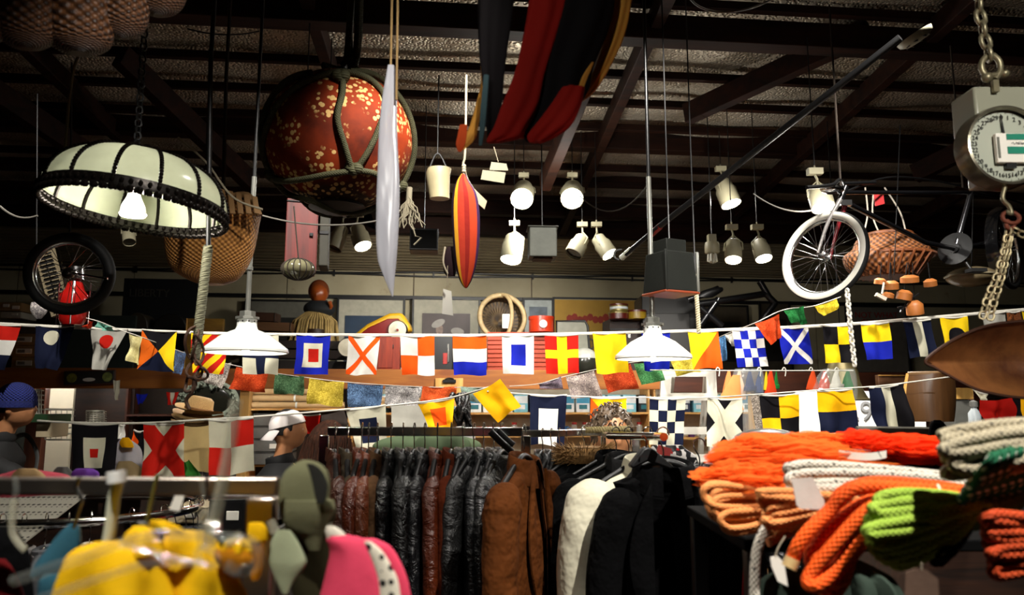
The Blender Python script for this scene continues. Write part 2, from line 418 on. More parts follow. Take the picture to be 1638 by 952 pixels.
g = MB(RB).grid(lambda u, v: (X0 + (X1 - X0) * u, D1 - .9 * v, zb1 + (zs - zb1) * v + .03 * noise.noise(Vector((u * 14, v * 2, 0)))), 60, 8)
struct(g, 'ceiling_soffit', soff_mat())
def beam(a, b, w, h, mat, name='trim_1'): return struct(MB(RB).bar(a, b, w, h), name, mat, smooth=False, bevel=.006)
beam((X0, 8.92, zs + .12), (X1, 8.92, zs + .12), .14, .34, m_pur, 'trim_1')
n_ = 2
D = 8.45
while D > 1.5:
    z = zc(D) - .07; beam((X0, D, z - .02), (X1, D, z), .055, .06, m_pur, 'trim_%d' % n_); n_ += 1; D -= .45
for D, z, h in ((6.45, W(1100, 229, 6.45).z, .20), (4.5, W(1100, 52, 4.5).z, .17), (7.6, W(1100, 290, 7.6).z, .12), (8.3, W(1100, 338, 8.3).z, .22)):
    beam((X0, D, z), (X1, D, z), .13, h, m_pur, 'trim_%d' % n_); n_ += 1
for x in (-5.2, -2.9, -.9, 1.3, 3.2, 5.4):     # rafters running back, with struts
    beam((x, 1.2, zc(1.2) - .17), (x + .25, 8.9, zc(8.9) - .15), .08, .14, m_pur, 'trim_%d' % n_); n_ += 1
for a, b in (((-3.3, 5.0, 4.0), (-2.2, 6.9, 3.3)), ((-2.2, 5.2, 4.1), (-1.55, 6.4, 3.55)), ((2.0, 5.6, 4.0), (2.9, 4.5, 4.2)), ((.95, 6.3, 3.6), (1.15, 4.4, 4.25)), ((4.2, 6, 3.7), (5.2, 4.6, 4.2))):
    beam(a, b, .09, .16, m_pur, 'trim_%d' % n_); n_ += 1
# black conduit along the board band and picture rail
m_blk = M('black_paint', '0c0c0d', .45, 0, .3, 20, .1); m_blkm = M('black_metal', '070708', .4, 0, .2)
g = MB(RB)
for dz in (0, -.035):
    g.tube([(W(u, 0, D1).x, D1 - .05, zb1 - .02 + dz + .012 * sin(u * .02 + dz * 90)) for u in range(-220, 1720, 60)], .012, 6)
for u in range(-200, 1900, 150): g.box((W(u, 0, D1).x, D1 - .04, zb1 - .04), (.02, .04, .08))
solo(g, 'cable_conduit', m_blkm, 'pair of thin black conduits running along the top of the cream wall boards', 'conduit')
zr = W(700, 478, D1).z
struct(MB(RB).box((0, D1 - .05, zr), (X1 - X0, .05, .05)), 'trim_%d' % n_, m_blk, smooth=False, bevel=.004); n_ += 1
# the storage deck over the shelving, its fascia and posts
DF = 7.6; zt = W(400, 590, DF).z; zl = W(400, 622, DF).z
xa, xb = W(-400, 600, DF).x, W(1062, 600, DF).x; xe = X1 - .02
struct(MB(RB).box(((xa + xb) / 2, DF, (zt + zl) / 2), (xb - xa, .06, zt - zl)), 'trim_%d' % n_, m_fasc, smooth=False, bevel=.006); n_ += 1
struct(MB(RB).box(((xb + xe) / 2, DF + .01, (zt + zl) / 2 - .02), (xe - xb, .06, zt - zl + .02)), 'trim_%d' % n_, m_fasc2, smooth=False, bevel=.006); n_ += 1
struct(MB(RB).box(((X0 + xe) / 2, (DF + D1) / 2 + .02, zt - .02), (xe - X0, D1 - DF - .1, .04)), 'trim_%d' % n_, m_dkwood, smooth=False); n_ += 1
m_post = wood('post_wood', '3c1c10', '7a4428', .6, 2, 1.2); m_white = M('cream_paint', 'cfc9b4', .55, 0, .12, 3, .08)
for u, w, mt in ((62, .15, m_post), (393, .09, m_pine), (1206, .10, m_pine), (1560, .1, m_post)):
    x = W(u, 640, DF + .1).x; struct(MB(RB).box((x, DF + .1, zl / 2), (w, .1, zl)), 'trim_%d' % n_, mt, smooth=False, bevel=.005); n_ += 1
for u0, u1, D, mt in ((80, 118, 8.4, m_white), (118, 215, 8.8, m_dkwood), (-200, 50, 8.6, M('dark_green_panel', '1e231d', .7))):
    a, b = W(u0, 650, D).x, W(u1, 650, D).x
    struct(MB(RB).box(((a + b) / 2, D, zt / 2), (b - a, .04, zt - .04)), 'wall_partition', mt, smooth=False); n_ += 1
# strip lights under the deck
m_tube = emit('tube_glow', 'fff8ee', 26)
for i, u in enumerate((60, 330, 560, 790, 1010, 1230, 1480)):
    D = 7.95; c = RB @ Vector((W(u, 620, D).x, D, zt - .075))
    t = T('strip_light', 'fluorescent strip light under the storage deck, number %s from the left post' % ['one', 'two', 'three', 'four', 'five', 'six', 'seven'][i], 'light', c, 'strip lights under the storage deck')
    g = MB(Matrix.Translation(c) @ RB); g.box((0, 0, .02), (1.1, .09, .035)); g.build('housing', m_white, t, bevel=.004)
    g = MB(Matrix.Translation(c) @ RB); g.tube([(-.52, 0, -.012), (.52, 0, -.012)], .014, 10); g.build('tube', m_tube, t)
    t['label'] = 'white fluorescent strip light hidden under the storage deck behind its wooden fascia'
# spot lighting of the cream wall and the deck
lamp('SPOT', 'wall_wash_light', P(835, 325, 6.0), 150, NEUT, P(740, 480, 9.6), .05, 62, .9)
lamp('SPOT', 'wall_wash_light', P(915, 325, 6.0), 110, NEUT, P(700, 560, 7.6), .05, 80, .9)

# ================================================================ goods on the shelves under the deck
def shelf(name, label, u0, u1, D, vs, dep, mat, uprights=True, back=None):
    x0, x1 = W(u0, 650, D).x, W(u1, 650, D).x
    t = T(name, label, 'shelf', RB @ Vector(((x0 + x1) / 2, D + dep / 2, 0)))
    zz = [W(700, v, D).z for v in vs]
    for z in zz: MB(RB).box(((x0 + x1) / 2, D + dep / 2, z - .012), (x1 - x0, dep, .024)).build('shelf_board', mat, t, bevel=.002)
    if uprights:
        for x in (x0 + .012, x1 - .012):
            MB(RB).box((x, D + dep / 2, zt / 2 - .02), (.024, dep, zt - .05)).build('upright', mat, t, bevel=.002)
    if back: MB(RB).box(((x0 + x1) / 2, D + dep, zt / 2 - .02), (x1 - x0, .012, zt - .05)).build('back_panel', back, t)
    return zz
m_backp = M('shelf_back', 'c8bfa8', .8); m_dkback = M('dark_back', '2a2018', .85)
DS = 8.5
zA = shelf('wall_shelving', 'pine wall shelving with rolled charts, left of the boxed goods', 398, 560, DS, (653, 741, 800), .35, m_pinex, back=m_dkback)
zB = shelf('wall_shelving', 'pine wall shelving with pale blue packs and mugs in the centre', 562, 1040, DS, (660, 697, 745), .35, m_pinex, back=m_backp)
zC = shelf('wall_shelving', 'pine wall shelving with glassware behind the white stepladder', 1046, 1205, DS, (660, 702, 755), .35, m_pinex, back=m_backp)
zD = shelf('wall_shelving', 'dark recessed shelving behind the straw hats', 200, 388, 8.7, (662, 720), .35, m_fasc2, back=m_dkback)
def place(fn, u, D, z): return fn(RB @ Vector((W(u, 650, D).x, D, z)))
PROTO = {}
def carton(c, w, h, d, mat, top, name, label, cat, group):
    key = name + group
    if key in PROTO: return dup(PROTO[key], c, label, group, YAW + random.uniform(-.05, .05))
    t = T(name, label, cat, (0, 0, 0), group)
    MB().box((0, 0, h / 2), (w, d, h)).build('carton', mat, t, bevel=.003)
    MB().box((0, -d / 2 - .001, h * .72), (w * .96, .003, h * .42)).build('printed_band', top, t)
    MB().box((0, -d / 2 - .003, h * .3), (w * .6, .003, h * .25)).build('label', top if 'blue' in group else M('teal_ink', '1f6f7c', .6), t)
    t.location = c; t.rotation_euler.z = YAW; PROTO[key] = t; return t
m_pack = M('pack_white', 'e6eef0', .5); m_bluep = M('pack_blue', '2a8fb8', .5); m_cyan = M('pack_cyan', '7cc8dc', .5); m_navyp = M('pack_navy', '14284c', .5)
cols = [('white', m_pack, m_bluep), ('pale blue', m_cyan, m_pack), ('dark blue', m_navyp, m_pack), ('black and white', m_blk, m_pack)]
for z, ua, ub, st, nm in ((zB[0], 572, 1034, 25, 'centre'), (zC[0], 1058, 1200, 26, 'stepladder')):
    u = ua
    while u < ub - 8:
        k = random.choice([0, 0, 1, 1, 2, 3]); h = random.uniform(.17, .24)
        cn, a, b = cols[k]
        carton(RB @ Vector((W(u + st / 2, 650, DS).x, DS + .14, z)), .155, .2, .14, a, b, 'product_box',
               cn + ' product box with printed band on the top %s shelf under the deck' % nm, 'box', cn + ' product boxes on the top %s shelf' % nm)
        u += st
def mug(c, mat, label, group):
    key = 'mug' + group
    if key in PROTO: return dup(PROTO[key], c, label, group, random.uniform(-.8, .8))
    t = T('mug', label, 'mug', (0, 0, 0), group)
    MB().lathe([(0, 0), (.036, 0), (.04, .01), (.041, .095), (.037, .095), (.036, .012), (0, .01)], n=20).build('cup', mat, t)
    MB().tube([(.038 + .028 * sin(a), 0, .05 + .03 * cos(a)) for a in [pi * i / 8 for i in range(9)]], .005, 6).build('handle', mat, t)
    t.location = c; PROTO[key] = t; return t
def jar(c, mat, lid, label, group, r=.035, h=.12):
    key = 'jar' + group
    if key in PROTO: return dup(PROTO[key], c, label, group)
    t = T('jar', label, 'jar', (0, 0, 0), group)
    MB().lathe([(0, 0), (r * .95, 0), (r, .01), (r, h * .8), (r * .75, h * .9), (r * .75, h)], n=18).build('glass_body', mat, t)
    MB().lathe([(0, h + .02), (r * .82, h + .02), (r * .82, h - .005)], n=18).build('lid', lid, t)
    t.location = c; PROTO[key] = t; return t
m_glass = clear('jar_glass', 'dfe8e4', .05, .35); m_lidr = M('lid_red', '9a2018', .4); m_steel = chrome('steel', 'b8b8b4', .25)
gl = {'white': M('glaze_white', 'e8e6e0', .25), 'purple': M('glaze_purple', '4c2a5c', .3), 'blue': M('glaze_blue', '2c5a88', .3), 'black': M('glaze_black', '15151a', .25), 'red': M('glaze_red', 'a82a20', .3)}
for z, ua, ub, nm in ((zB[1], 575, 1034, 'middle centre'), (zB[2], 575, 1034, 'lowest centre'), (zC[1], 1056, 1200, 'middle stepladder'), (zC[2], 1056, 1200, 'lowest stepladder')):
    u = ua
    while u < ub:
        c = RB @ Vector((W(u, 650, DS).x, DS + random.uniform(.06, .16), z))
        if random.random() < (.55 if 'centre' in nm else .15):
            k = random.choice(list(gl)); mug(c, gl[k], '%s glazed mug standing on the %s shelf under the deck' % (k, nm), '%s mugs on the %s shelf' % (k, nm))
        else:
            jar(c, m_glass, m_lidr if random.random() < .3 else m_steel, 'clear glass jar with a metal lid on the %s shelf under the deck' % nm, 'glass jars on the %s shelf' % nm)
        u += random.uniform(14, 21)
# rolled charts on the top left shelf
m_roll = M('chart_paper', 'c8a878', .7, 0, .2, 5)
for i, (v, r, u0, u1, txt) in enumerate(((648, .034, 402, 552, 'nearest the board'), (639, .036, 400, 548, 'second from the board'), (629, .04, 405, 545, 'third from the board'), (619, .036, 412, 530, 'topmost of the pile'), (640, .03, 566, 690, 'behind the yellow prayer flag'), (629, .03, 570, 684, 'behind the blue prayer flag'))):
    a, b = W(u0, v, DS + .1), W(u1, v - 2, DS + .1); g = MB(RB); a.z = b.z = zA[0] + r + [0, .072, .146, .224, 0, .06][i]; a.y = b.y = DS + (.04 + .02 * i if i < 4 else -.04)
    t = T('rolled_chart', 'tan rolled paper chart lying on the pine shelf, %s' % txt, 'paper roll', RB @ a, 'rolled charts on the pine shelf')
    g.tube([a, b], r, 14, cap=False); g.tube([a, b], r * .8, 14, cap=False); g.build('roll', m_roll, t)
    MB(RB).tube([a.lerp(b, .48), a.lerp(b, .5)], r * 1.03, 14).build('paper_band', m_pack, t)
# grey document boxes
m_gbox = M('grey_box', '6c6c68', .5); m_lab = M('paper_white', 'e8e4d8', .8, 0, .08, 4, .05)
z = zA[1]
for i, txt in enumerate(('bottom', 'second from bottom', 'second from top', 'top')):
    c = RB @ Vector((W(436, 700, DS - .05).x, DS + .1, z))
    t = T('document_box', 'grey document box with white label, %s of its stack behind the capped man' % txt, 'box', c, 'grey document boxes'); g = MB(Matrix.Translation(c) @ RB)
    g.box((0, 0, .065), (.42, .28, .125)); g.build('box_body', m_gbox, t, bevel=.006)
    g = MB(Matrix.Translation(c) @ RB); g.box((.05, -.143, .06), (.16, .006, .05)); g.build('label', m_lab, t)
    g = MB(Matrix.Translation(c) @ RB); g.box((0, 0, .128), (.43, .29, .012)); g.build('lid', M('grey_lid', '3e3e3c', .5), t, bevel=.003); z += .137
# deck goods helper
def onW(u, v, D): return RB @ W(u, v, D)
def wbox(u0, u1, v0, v1, D, dep, mat, name, label, cat, group=None, parts=None, z0=None):
    a, b = W(u0, v1, D), W(u1, v0, D); z0 = a.z if z0 is None else z0; w, h = b.x - a.x, b.z - z0; c = RB @ Vector(((a.x + b.x) / 2, D + dep / 2, z0))
    t = T(name, label, cat, c, group); g = MB(Matrix.Translation(c) @ RB); g.box((0, 0, h / 2), (w, dep, h)); g.build('body', mat, t, bevel=.005, smooth=False)
    for nm, x, z, ww, hh, m in (parts or []):
        g = MB(Matrix.Translation(c) @ RB); g.box((x * w, -dep / 2 - .004, z * h), (ww * w, .012, hh * h)); g.build(nm, m, t, bevel=.002)
    return t, w, h
DD = 7.75
# ---- left: drawer boxes, dark panel, sign
m_card = M('cardboard', '9a7a4c', .75, 0, .2, 6)
for i, (v0, v1) in enumerate(((572, 590), (553, 571), (534, 552), (496, 515))):
    if i < 3: wbox(17, 60, v0, v1, DD, .3, m_card, 'parts_drawer_box', 'tan card box with white label, %s of the stack beside the blue dotted pennant' % ['bottom', 'middle', 'top'][i], 'box', 'card boxes on the left of the deck', [('label', 0, .5, .6, .45, m_lab), ('label_card', -.1, .5, .3, .3, m_gbox)])
wbox(0, 34, 499, 516, DD + .1, .3, M('white_box', 'c8c4b4', .7), 'storage_box', 'off-white lidded box resting behind the flag line at the far left', 'box', None, [('label', .2, .6, .3, .3, m_lab)], z0=zt + .5)
wbox(-6, 34, 484, 497, DD + .1, .3, m_card, 'storage_box', 'brown box with two white labels on top of the off-white box at far left', 'box', None, [('label', -.1, .6, .25, .35, m_lab), ('label', .3, .4, .3, .4, m_lab)])
wbox(-10, 34, 517, 590, DD + .15, .3, m_dkwood, 'wooden_crate', 'dark wooden crate under the white box at the far left of the deck', 'crate', z0=zt)
wbox(90, 218, 505, 590, DD + .35, .04, M('slate_green_board', '2c3630', .7), 'display_board', 'dark slate green board leaning on the deck behind the pennants', 'board', z0=zt)
t, w, h = wbox(188, 318, 447, 590, 8.6, .12, M('navy_black_sign', '0d1012', .6), 'liberty_sign', 'large dark sign with faint LIBERTY lettering below the lamp shade', 'sign', z0=zt)
g = MB(Matrix.Translation(t.location) @ RB); g.text('LIBERTY', Matrix.Translation((-.12, -.065, h * .84)), .12, 0, .002); g.build('lettering', M('faded_letter', '3c3830', .7), t)
# rounded dark cabinet shapes
for u0, u1, v0, cc, lb in ((195, 238, 500, '3a3226', 'brown rounded travelling trunk on the deck behind the red and yellow flags'), (240, 300, 502, '15130f', 'black rounded travelling trunk beside the brown trunk on the deck')):
    a, b = W(u0, 590, 8.3), W(u1, v0, 8.3); c = RB @ Vector(((a.x + b.x) / 2, 8.45, zt)); t = T('trunk', lb, 'trunk', c)
    w = b.x - a.x; h = b.z - zt; out = [(-w / 2, 0), (w / 2, 0)] + [(w / 2 * cos(x), h * .72 + h * .28 * sin(x)) for x in [pi * i / 10 for i in range(11)]]
    MB().prism(out, Matrix.Translation(c) @ RB, .3).build('trunk_body', M('trunk_' + cc, cc, .5), t, bevel=.008)
    g = MB(Matrix.Translation(c) @ RB); g.box((0, -.155, h * .6), (.04, .02, .06)); g.build('latch', m_steel, t)
    g = MB(Matrix.Translation(c) @ RB); g.box((0, -.155, h * .72), (w, .012, .02)); g.build('edge_strip', m_blkm, t)
wbox(293, 358, 510, 594, 8.0, .05, wood('gold_wood', '6a4a1c', 'a07828', .6, 0, 2), 'printed_panel', 'yellowish wooden panel with faint green print between the Z and Y flags', 'panel', None, [('frame_edge', -.48, .5, .03, 1, m_pine), ('leaf_print', -.15, .25, .25, .12, M('leaf_print', '3a4a1c', .7))], z0=zt)
# little round-sign plaque on the fascia
a = W(107, 604, DF - .06); c = RB @ Vector((W(143, 604, DF - .06).x, DF - .05, W(143, 604, DF - .06).z)); t = T('painted_plaque', 'small painted wooden plaque with two fruit roundels on the timber fascia', 'sign', c)
R3 = Matrix.Translation(c) @ RB @ Matrix.Rotation(rad(-2), 4, 'Y')
MB(R3).box((0, 0, 0), (.45, .03, .12)).build('board', M('plaque_dark', '2a2622', .6), t, bevel=.01)
MB(R3).box((0, .002, 0), (.47, .02, .14)).build('rim', M('plaque_rim', '5a3626', .6), t, bevel=.008)
for x, cc in ((-.155, '8a8a30'), (.165, '9aa858')):
    MB(R3).lathe([(0, .004), (.045, .004), (.045, 0)], (x, -.016, 0), 20, 0, Matrix.Rotation(pi / 2, 3, 'X')).build('fruit_roundel', M('roundel' + cc, cc, .6, 0, .6, 30), t)
MB(R3).lathe([(0, .004), (.04, .004), (.04, 0)], (0, -.016, -.02), 20, 0, Matrix.Rotation(pi / 2, 3, 'X') @ Matrix.Diagonal((1.4, .45, 1))).build('name_oval', m_lab, t)
# ---- centre: framed pictures on the back wall
def pict(u0, u1, v0, D, label, art, mat_=None, vb=None):
    a, b = W(u0, 640, D), W(u1, v0, D); z0 = zt if vb is None else W(u0, vb, D).z; w, h = b.x - a.x, b.z - z0
    c = RB @ Vector(((a.x + b.x) / 2, D, z0)); t = T('framed_picture', label, 'picture', c); TT = Matrix.Translation(c) @ RB
    g = MB(TT)
    for x, z, ww, hh in ((-w / 2, h / 2, .025, h), (w / 2, h / 2, .025, h), (0, 0.012, w, .025), (0, h, w + .025, .025)): g.box((x, 0, z), (ww, .04, hh))
    g.build('frame', m_blk, t, bevel=.003)
    MB(TT).box((0, .01, h / 2), (w, .015, h)).build('mount', mat_ or M('picture_mount', 'b8b4a0', .7), t)
    art(TT, w, h, t); return t
def art_hill(TT, w, h, t):
    MB(TT).box((0, -.004, h * .43), (w * .78, .012, h * .7)).build('blue_print', M('print_blue', '1c3650', .6, 0, .4, 3), t)
    out = [(w * .36 * cos(x) + .03, h * .1 + h * .5 * sin(x)) for x in [pi * i / 12 for i in range(13)]]
    MB().prism(out, TT @ Matrix.Translation((0, -.012, 0)), .005).build('red_dome', M('print_red', '7a2c20', .6), t)
    MB(TT).lathe([(0, .004), (.04, .003), (.04, 0)], (-w * .35, -.014, h * .45), 16, 0, Matrix.Rotation(pi / 2, 3, 'X')).build('white_dot', m_lab, t)
def art_men(TT, w, h, t):
    MB(TT).box((0, -.004, h * .42), (w * .72, .012, h * .78)).build('photo_ground', M('photo_brown', '4c3c38', .5, 0, .5, 3), t)
    g = MB()
    for x, s in ((-.1, 1.0), (.17, .85)):
        X = x * w; g.prism([(X - .17 * w * s, .02 * h), (X + .17 * w * s, .02 * h), (X + .14 * w * s, h * .42 * s), (X + .05 * w, h * .52 * s), (X - .05 * w, h * .52 * s), (X - .14 * w * s, h * .42 * s)], TT @ Matrix.Translation((0, -.012 - abs(x) * .01, 0)), .006)
    g.build('dark_coats', M('photo_coat', '191521', .5), t)
    for x, s in ((-.1, 1.0), (.17, .85)): g = MB(); g.prism([(x * w + .055 * w * cos(q), h * .6 * s + .075 * h * sin(q)) for q in [2 * pi * i / 16 for i in range(16)]], TT @ Matrix.Translation((0, -.016, 0)), .006); g.build('printed_face', M('photo_face', '9a8070', .5, 0, .5, 30), t)
    g = MB()
    for x, s, k in ((-.12, 1.0, .35), (.17, .85, -.1)): g.prism([(x * w + .1 * w * cos(q) * 1, h * .68 * s + .05 * h * sin(q) + k * .1 * w * cos(q)) for q in [2 * pi * i / 16 for i in range(16)]], TT @ Matrix.Translation((0, -.02, 0)), .006)
    g.build('white_caps', M('photo_cap', 'a8a298', .5), t)
def art_dark(TT, w, h, t): MB(TT).box((0, -.004, h * .5), (w * .75, .012, h * .55)).build('dark_print', M('print_dark', '16140f', .5), t)
def art_sky(TT, w, h, t): MB(TT).box((0, -.004, h * .6), (w * .62, .012, h * .6)).build('cloud_print', M('print_cloud', '7c8894', .6, 0, .5, 9), t)
def art_poster(TT, w, h, t):
    MB(TT).box((0, -.004, h * .5), (w * .97, .012, h * .96)).build('yellow_print', M('print_yellow', 'c89a34', .6, 0, .25, 3), t)
    g = MB()
    for i in range(9): x = -.33 * w + i * .055 * w; g.prism([(x + .034 * w * cos(q), h * (.74 + .02 * sin(i * 2)) + .05 * h * sin(q)) for q in [2 * pi * k / 7 for k in range(7)]], TT @ Matrix.Translation((0, -.012, 0)), .004)
    g.build('red_script', M('print_red2', 'a83420', .6), t)
    out = [(-.1 * w, .1 * h), (.45 * w, .1 * h), (.45 * w, .7 * h), (.25 * w, .75 * h), (.12 * w, .6 * h), (0, .5 * h), (-.06 * w, .3 * h)]
    MB().prism(out, TT @ Matrix.Translation((0, -.013, 0)), .004).build('blue_figure', M('print_fig', '3a4c64', .6, 0, .4, 8), t)
pict(386, 522, 482, 9.75, 'dark framed print with grey mount behind the straw-skirted figure', art_dark, M('grey_mount', '6c6a5e', .7))
pict(536, 647, 479, 9.75, 'framed print with blue sky and red dome behind the racing car toy', art_hill)
pict(658, 767, 479, 9.75, 'framed photograph of two seamen in white caps', art_men)
pict(838, 884, 479, 9.75, 'narrow framed print of pale clouds right of the round basket', art_sky, M('pale_mount', 'c4ccc8', .7))
pict(886, 1034, 479, 9.76, 'yellow poster with red script and a blue figure', art_poster)
pict(1106, 1195, 490, 9.75, 'dim tan framed panel behind the hanging rope, right of the grey lantern', art_dark, M('dim_tan', '4c4230', .7))
pict(1222, 1262, 485, 9.75, 'small dim framed print behind the white tyre of the bicycle', art_dark, M('dim_tan2', '3c3424', .7))
t = pict(1362, 1448, 491, 9.7, 'white board with red words NOT WHAT CHILDER under the wooden chimes', lambda *a: None, M('dim_white', '6a655c', .7))
TT = Matrix.Translation(t.location) @ RB; h_ = W(1400, 491, 9.7).z - zt
for i, s in enumerate(('NOT WHAT', 'CHILDER')):
    MB().text(s, TT @ Matrix.Translation((0, -.005, h_ - .12 - i * .1)), .115, 0, .002).build('lettering', M('red_letter', '8a1c14', .6), t)
# ---- centre: things standing on the deck
def figure():
    c = onW(503, 590, 8.2); t = T('carved_figure', 'carved figure with orange head, dark collar and straw skirt on the deck', 'figurine', c); Y = 8.2
    MB().ell(P(510, 470, Y), (.1, .1, .125), 20, 14, fn=lambda p: 1 + .12 * max(0, -p.y) * (abs(p.x) < .25) * (p.z < .1) - .1 * max(0, -p.z)).build('head', M('terracotta', 'a8501c', .35, 0, .4, 9), t)
    MB().ell(P(510, 466, Y + .03), (.115, .11, .13), 18, 12).build('hood', M('hood_brown', '7a3a18', .5), t)
    loft_mb([(482, 497, 524), (488, 488, 532), (497, 486, 536), (506, 494, 528)], Y, .8).build('collar', M('dark_collar', '15191c', .8), t)
    g = MB(); 
    for i in range(46):
        a = 2 * pi * i / 46; r = random.uniform(.85, 1.1); tp = P(506, 500, Y) + Vector((cos(a) * .1, sin(a) * .1, 0)); bt = P(500, 548, Y) + Vector((cos(a) * .26 * r, sin(a) * .24 * r, 0))
        g.tube([tp, tp.lerp(bt, .4) + Vector((cos(a) * .06, sin(a) * .06, .03)), bt], .013, 5)
    g.build('straw_skirt', M('straw', 'b89a5c', .7, 0, .5, 20), t)
    MB().lathe([(.0, 0), (.13, 0), (.12, .3), (.09, .42), (0, .42)], c).build('stand', m_dkwood, t)
    MB().tube([P(524, 500, Y), P(530, 490, Y - .1), P(527, 482, Y - .12)], .02, 8).build('arm', M('terracotta', 'a8501c'), t)
figure()
def racecar():
    Y = 7.7; t = T('toy_racing_car', 'yellow and red wooden racing car toy with white wheels on the deck', 'toy car', P(610, 588, Y))
    top = [(553, 560), (565, 540), (590, 520), (625, 503), (645, 502), (656, 520), (660, 530), (640, 536), (600, 545), (570, 570)]
    c0 = P(610, 540, Y); out = [((P(u, v, Y) - c0).x, (P(u, v, Y) - c0).z) for u, v in top]
    MB().prism(out, Matrix.Translation(c0), .22).build('car_body', M('car_yellow', 'd0a020', .3, 0, .15, 8, .05), t, bevel=.03)
    out2 = [(x * .86 - .0, z * .8 - .01) for x, z in out]; MB().prism(out2, Matrix.Translation(c0), .235).build('red_flame', M('car_red', '7a1410', .3), t, bevel=.01)
    for u, v in ((636, 528), (556, 556)):
        w = P(u, v, Y - .13); w2 = MB().lathe([(0, .03), (.04, .03), (.06, .02), (.09, .02), (.1, .0), (.1, -.03), (0, -.03)], w, 24, [1, 1, 1, 0, 0, 0], Matrix.Rotation(pi / 2, 3, 'X')).build('wheel', [m_blk, M('wheel_cream', 'd8d0b8', .5)], t)
    MB().lathe([(0, 0), (.012, 0), (.012, .02), (0, .02)], P(636, 528, Y - .16), 10, 0, Matrix.Rotation(pi / 2, 3, 'X')).build('hub', M('car_red', ''), t)
    for u in (560, 640):   # trestle so that it stands
        MB().bar(P(u, 545, Y), P(u, 588, Y), .04, .06).build('prop_leg', m_dkwood, t)
racecar()
def hoop_basket():
    Y = 8.0; c = P(803, 508, Y); t = T('hoop_basket', 'round dark wicker basket with a pale hooped rim lying on its side', 'basket', c); R = Matrix.Rotation(rad(80), 3, 'X') @ Matrix.Rotation(rad(14), 3, 'Y')
    r = 37 * px(Y); wv = weave('hoop_weave', '5c4828', '20160a', 60, 16)
    MB().lathe([(0, -.2), (r * .6, -.2), (r * .9, -.12), (r, 0), (r * .95, 0), (r * .85, -.11), (0, -.18)], c, 32, 0, R).build('bowl', wv, t)
    MB().tube([c + R @ Vector((r * cos(a), r * sin(a), .01)) for a in [2 * pi * i / 32 for i in range(32)]], .028, 8, 0, True).build('rim', M('pale_cane', 'b0986c', .6, 0, .4, 20), t)
    MB().tube([c + R @ Vector((r * cos(a) * .3, r * sin(a), .02 + r * .5 * abs(cos(a)))) for a in [-pi / 2 + pi * i / 16 for i in range(17)]], .022, 8).build('handle', M('pale_cane', ''), t)
    MB().box(c + Vector((.05, -.1, -.05)), (.09, .005, .15)).build('price_tag', m_lab, t)
hoop_basket()
def tin(u, v0, v1, ru, Y, mat, lab, label, cat='tin', band=None):
    a, b = P(u, v1, Y), P(u, v0, Y); r = ru * px(Y); h = b.z - a.z; t = T(cat.replace(' ', '_'), label, cat, a)
    MB().lathe([(0, 0), (r, 0), (r, h * .94), (0, h * .94)], a, 28).build('body', mat, t, bevel=.004)
    MB().lathe([(r * .98, h * .8), (r * 1.04, h * .8), (r * 1.04, h), (0, h)], a, 28).build('lid', lab, t)
    if band: MB().lathe([(r * 1.01, h * .3), (r * 1.02, h * .32), (r * 1.02, h * .6), (r * 1.01, h * .62)], a, 28).build('band', band, t)
    return t
m_rtin = M('red_tin', 'b83418', .3, 0, .12, 6, .05)
t = tin(866, 507, 532, 20, 7.72, m_rtin, m_rtin, 'orange-red round tin with white maker mark above the red crate')
MB().lathe([(0, .004), (.04, .004), (.04, 0)], P(869, 518, 7.57), 14, 0, Matrix.Rotation(pi / 2, 3, 'X')).build('maker_mark', m_lab, t)
t = T('slatted_crate', 'orange-red slatted crate standing on the deck behind the blue and white S flag', 'crate', P(825, 595, 7.9)); a, b = P(780, 595, 7.9), P(877, 533, 7.9)
for i in range(9):
    z = a.z + (b.z - a.z) * (i + .5) / 9; MB().box(((a.x + b.x) / 2, 7.9, z), (b.x - a.x, .3, (b.z - a.z) / 9 * .86)).build('slat', M('crate_red', 'b04020', .6, 0, .25, 10), t, bevel=.004)
MB().box(((a.x + b.x) / 2, 7.9, (a.z + b.z) / 2), ((b.x - a.x) * .97, .27, (b.z - a.z) * .98)).build('liner', M('crate_dark', '5c1c0c', .7), t)
wbox(602, 640, 539, 596, 7.62, .25, wood('red_paint_wood', '6a1c0c', '9a3416', .5, 2, 3), 'red_locker', 'small red painted wooden locker standing between the V and U flags', 'locker', None, [('door', -.12, .5, .62, .9, wood('red_paint_wood', '', '')), ('hinge', .2, .7, .05, .12, m_blkm)], z0=zt)
wbox(690, 724, 536, 592, 8.0, .2, m_blk, 'black_case', 'black case with small red label standing behind the U flag', 'case', None, [('label', .15, .35, .2, .3, M('lab_red', 'a82018', .5)), ('clasp', .3, .5, .08, .5, m_steel)], z0=zt)
wbox(976, 1036, 511, 560, 7.9, .35, M('brown_case', '2e1a10', .5), 'wooden_chest', 'dark brown wooden chest carrying the stacked round tins', 'chest', None, [('lid_line', 0, .8, 1, .04, m_blk), ('lock_plate', 0, .7, .08, .12, m_steel)], z0=zt)
tn = M('tin_gold', '8a7a3c', .3, .3); tr = M('tin_maroon', '5c1c14', .3)
tin(990, 487, 499, 14.5, 7.95, tn, tr, 'upper striped round tin of the two stacked on the chest', band=m_pack)
tin(990, 500, 511, 16, 7.95, tr, tn, 'lower maroon round tin of the two stacked on the chest')
tin(1019, 497, 511, 15, 7.95, M('tin_yel', '9a7c20', .35), tr, 'round tin with a maroon lid right of the stacked pair')
a, b = P(890, 590, 7.8), P(943, 515, 7.8); c = Vector(((a.x + b.x) / 2, 7.8, a.z)); t = T('suitcase', 'pale grey suitcase with black corners and edge propped on the deck', 'suitcase', c)
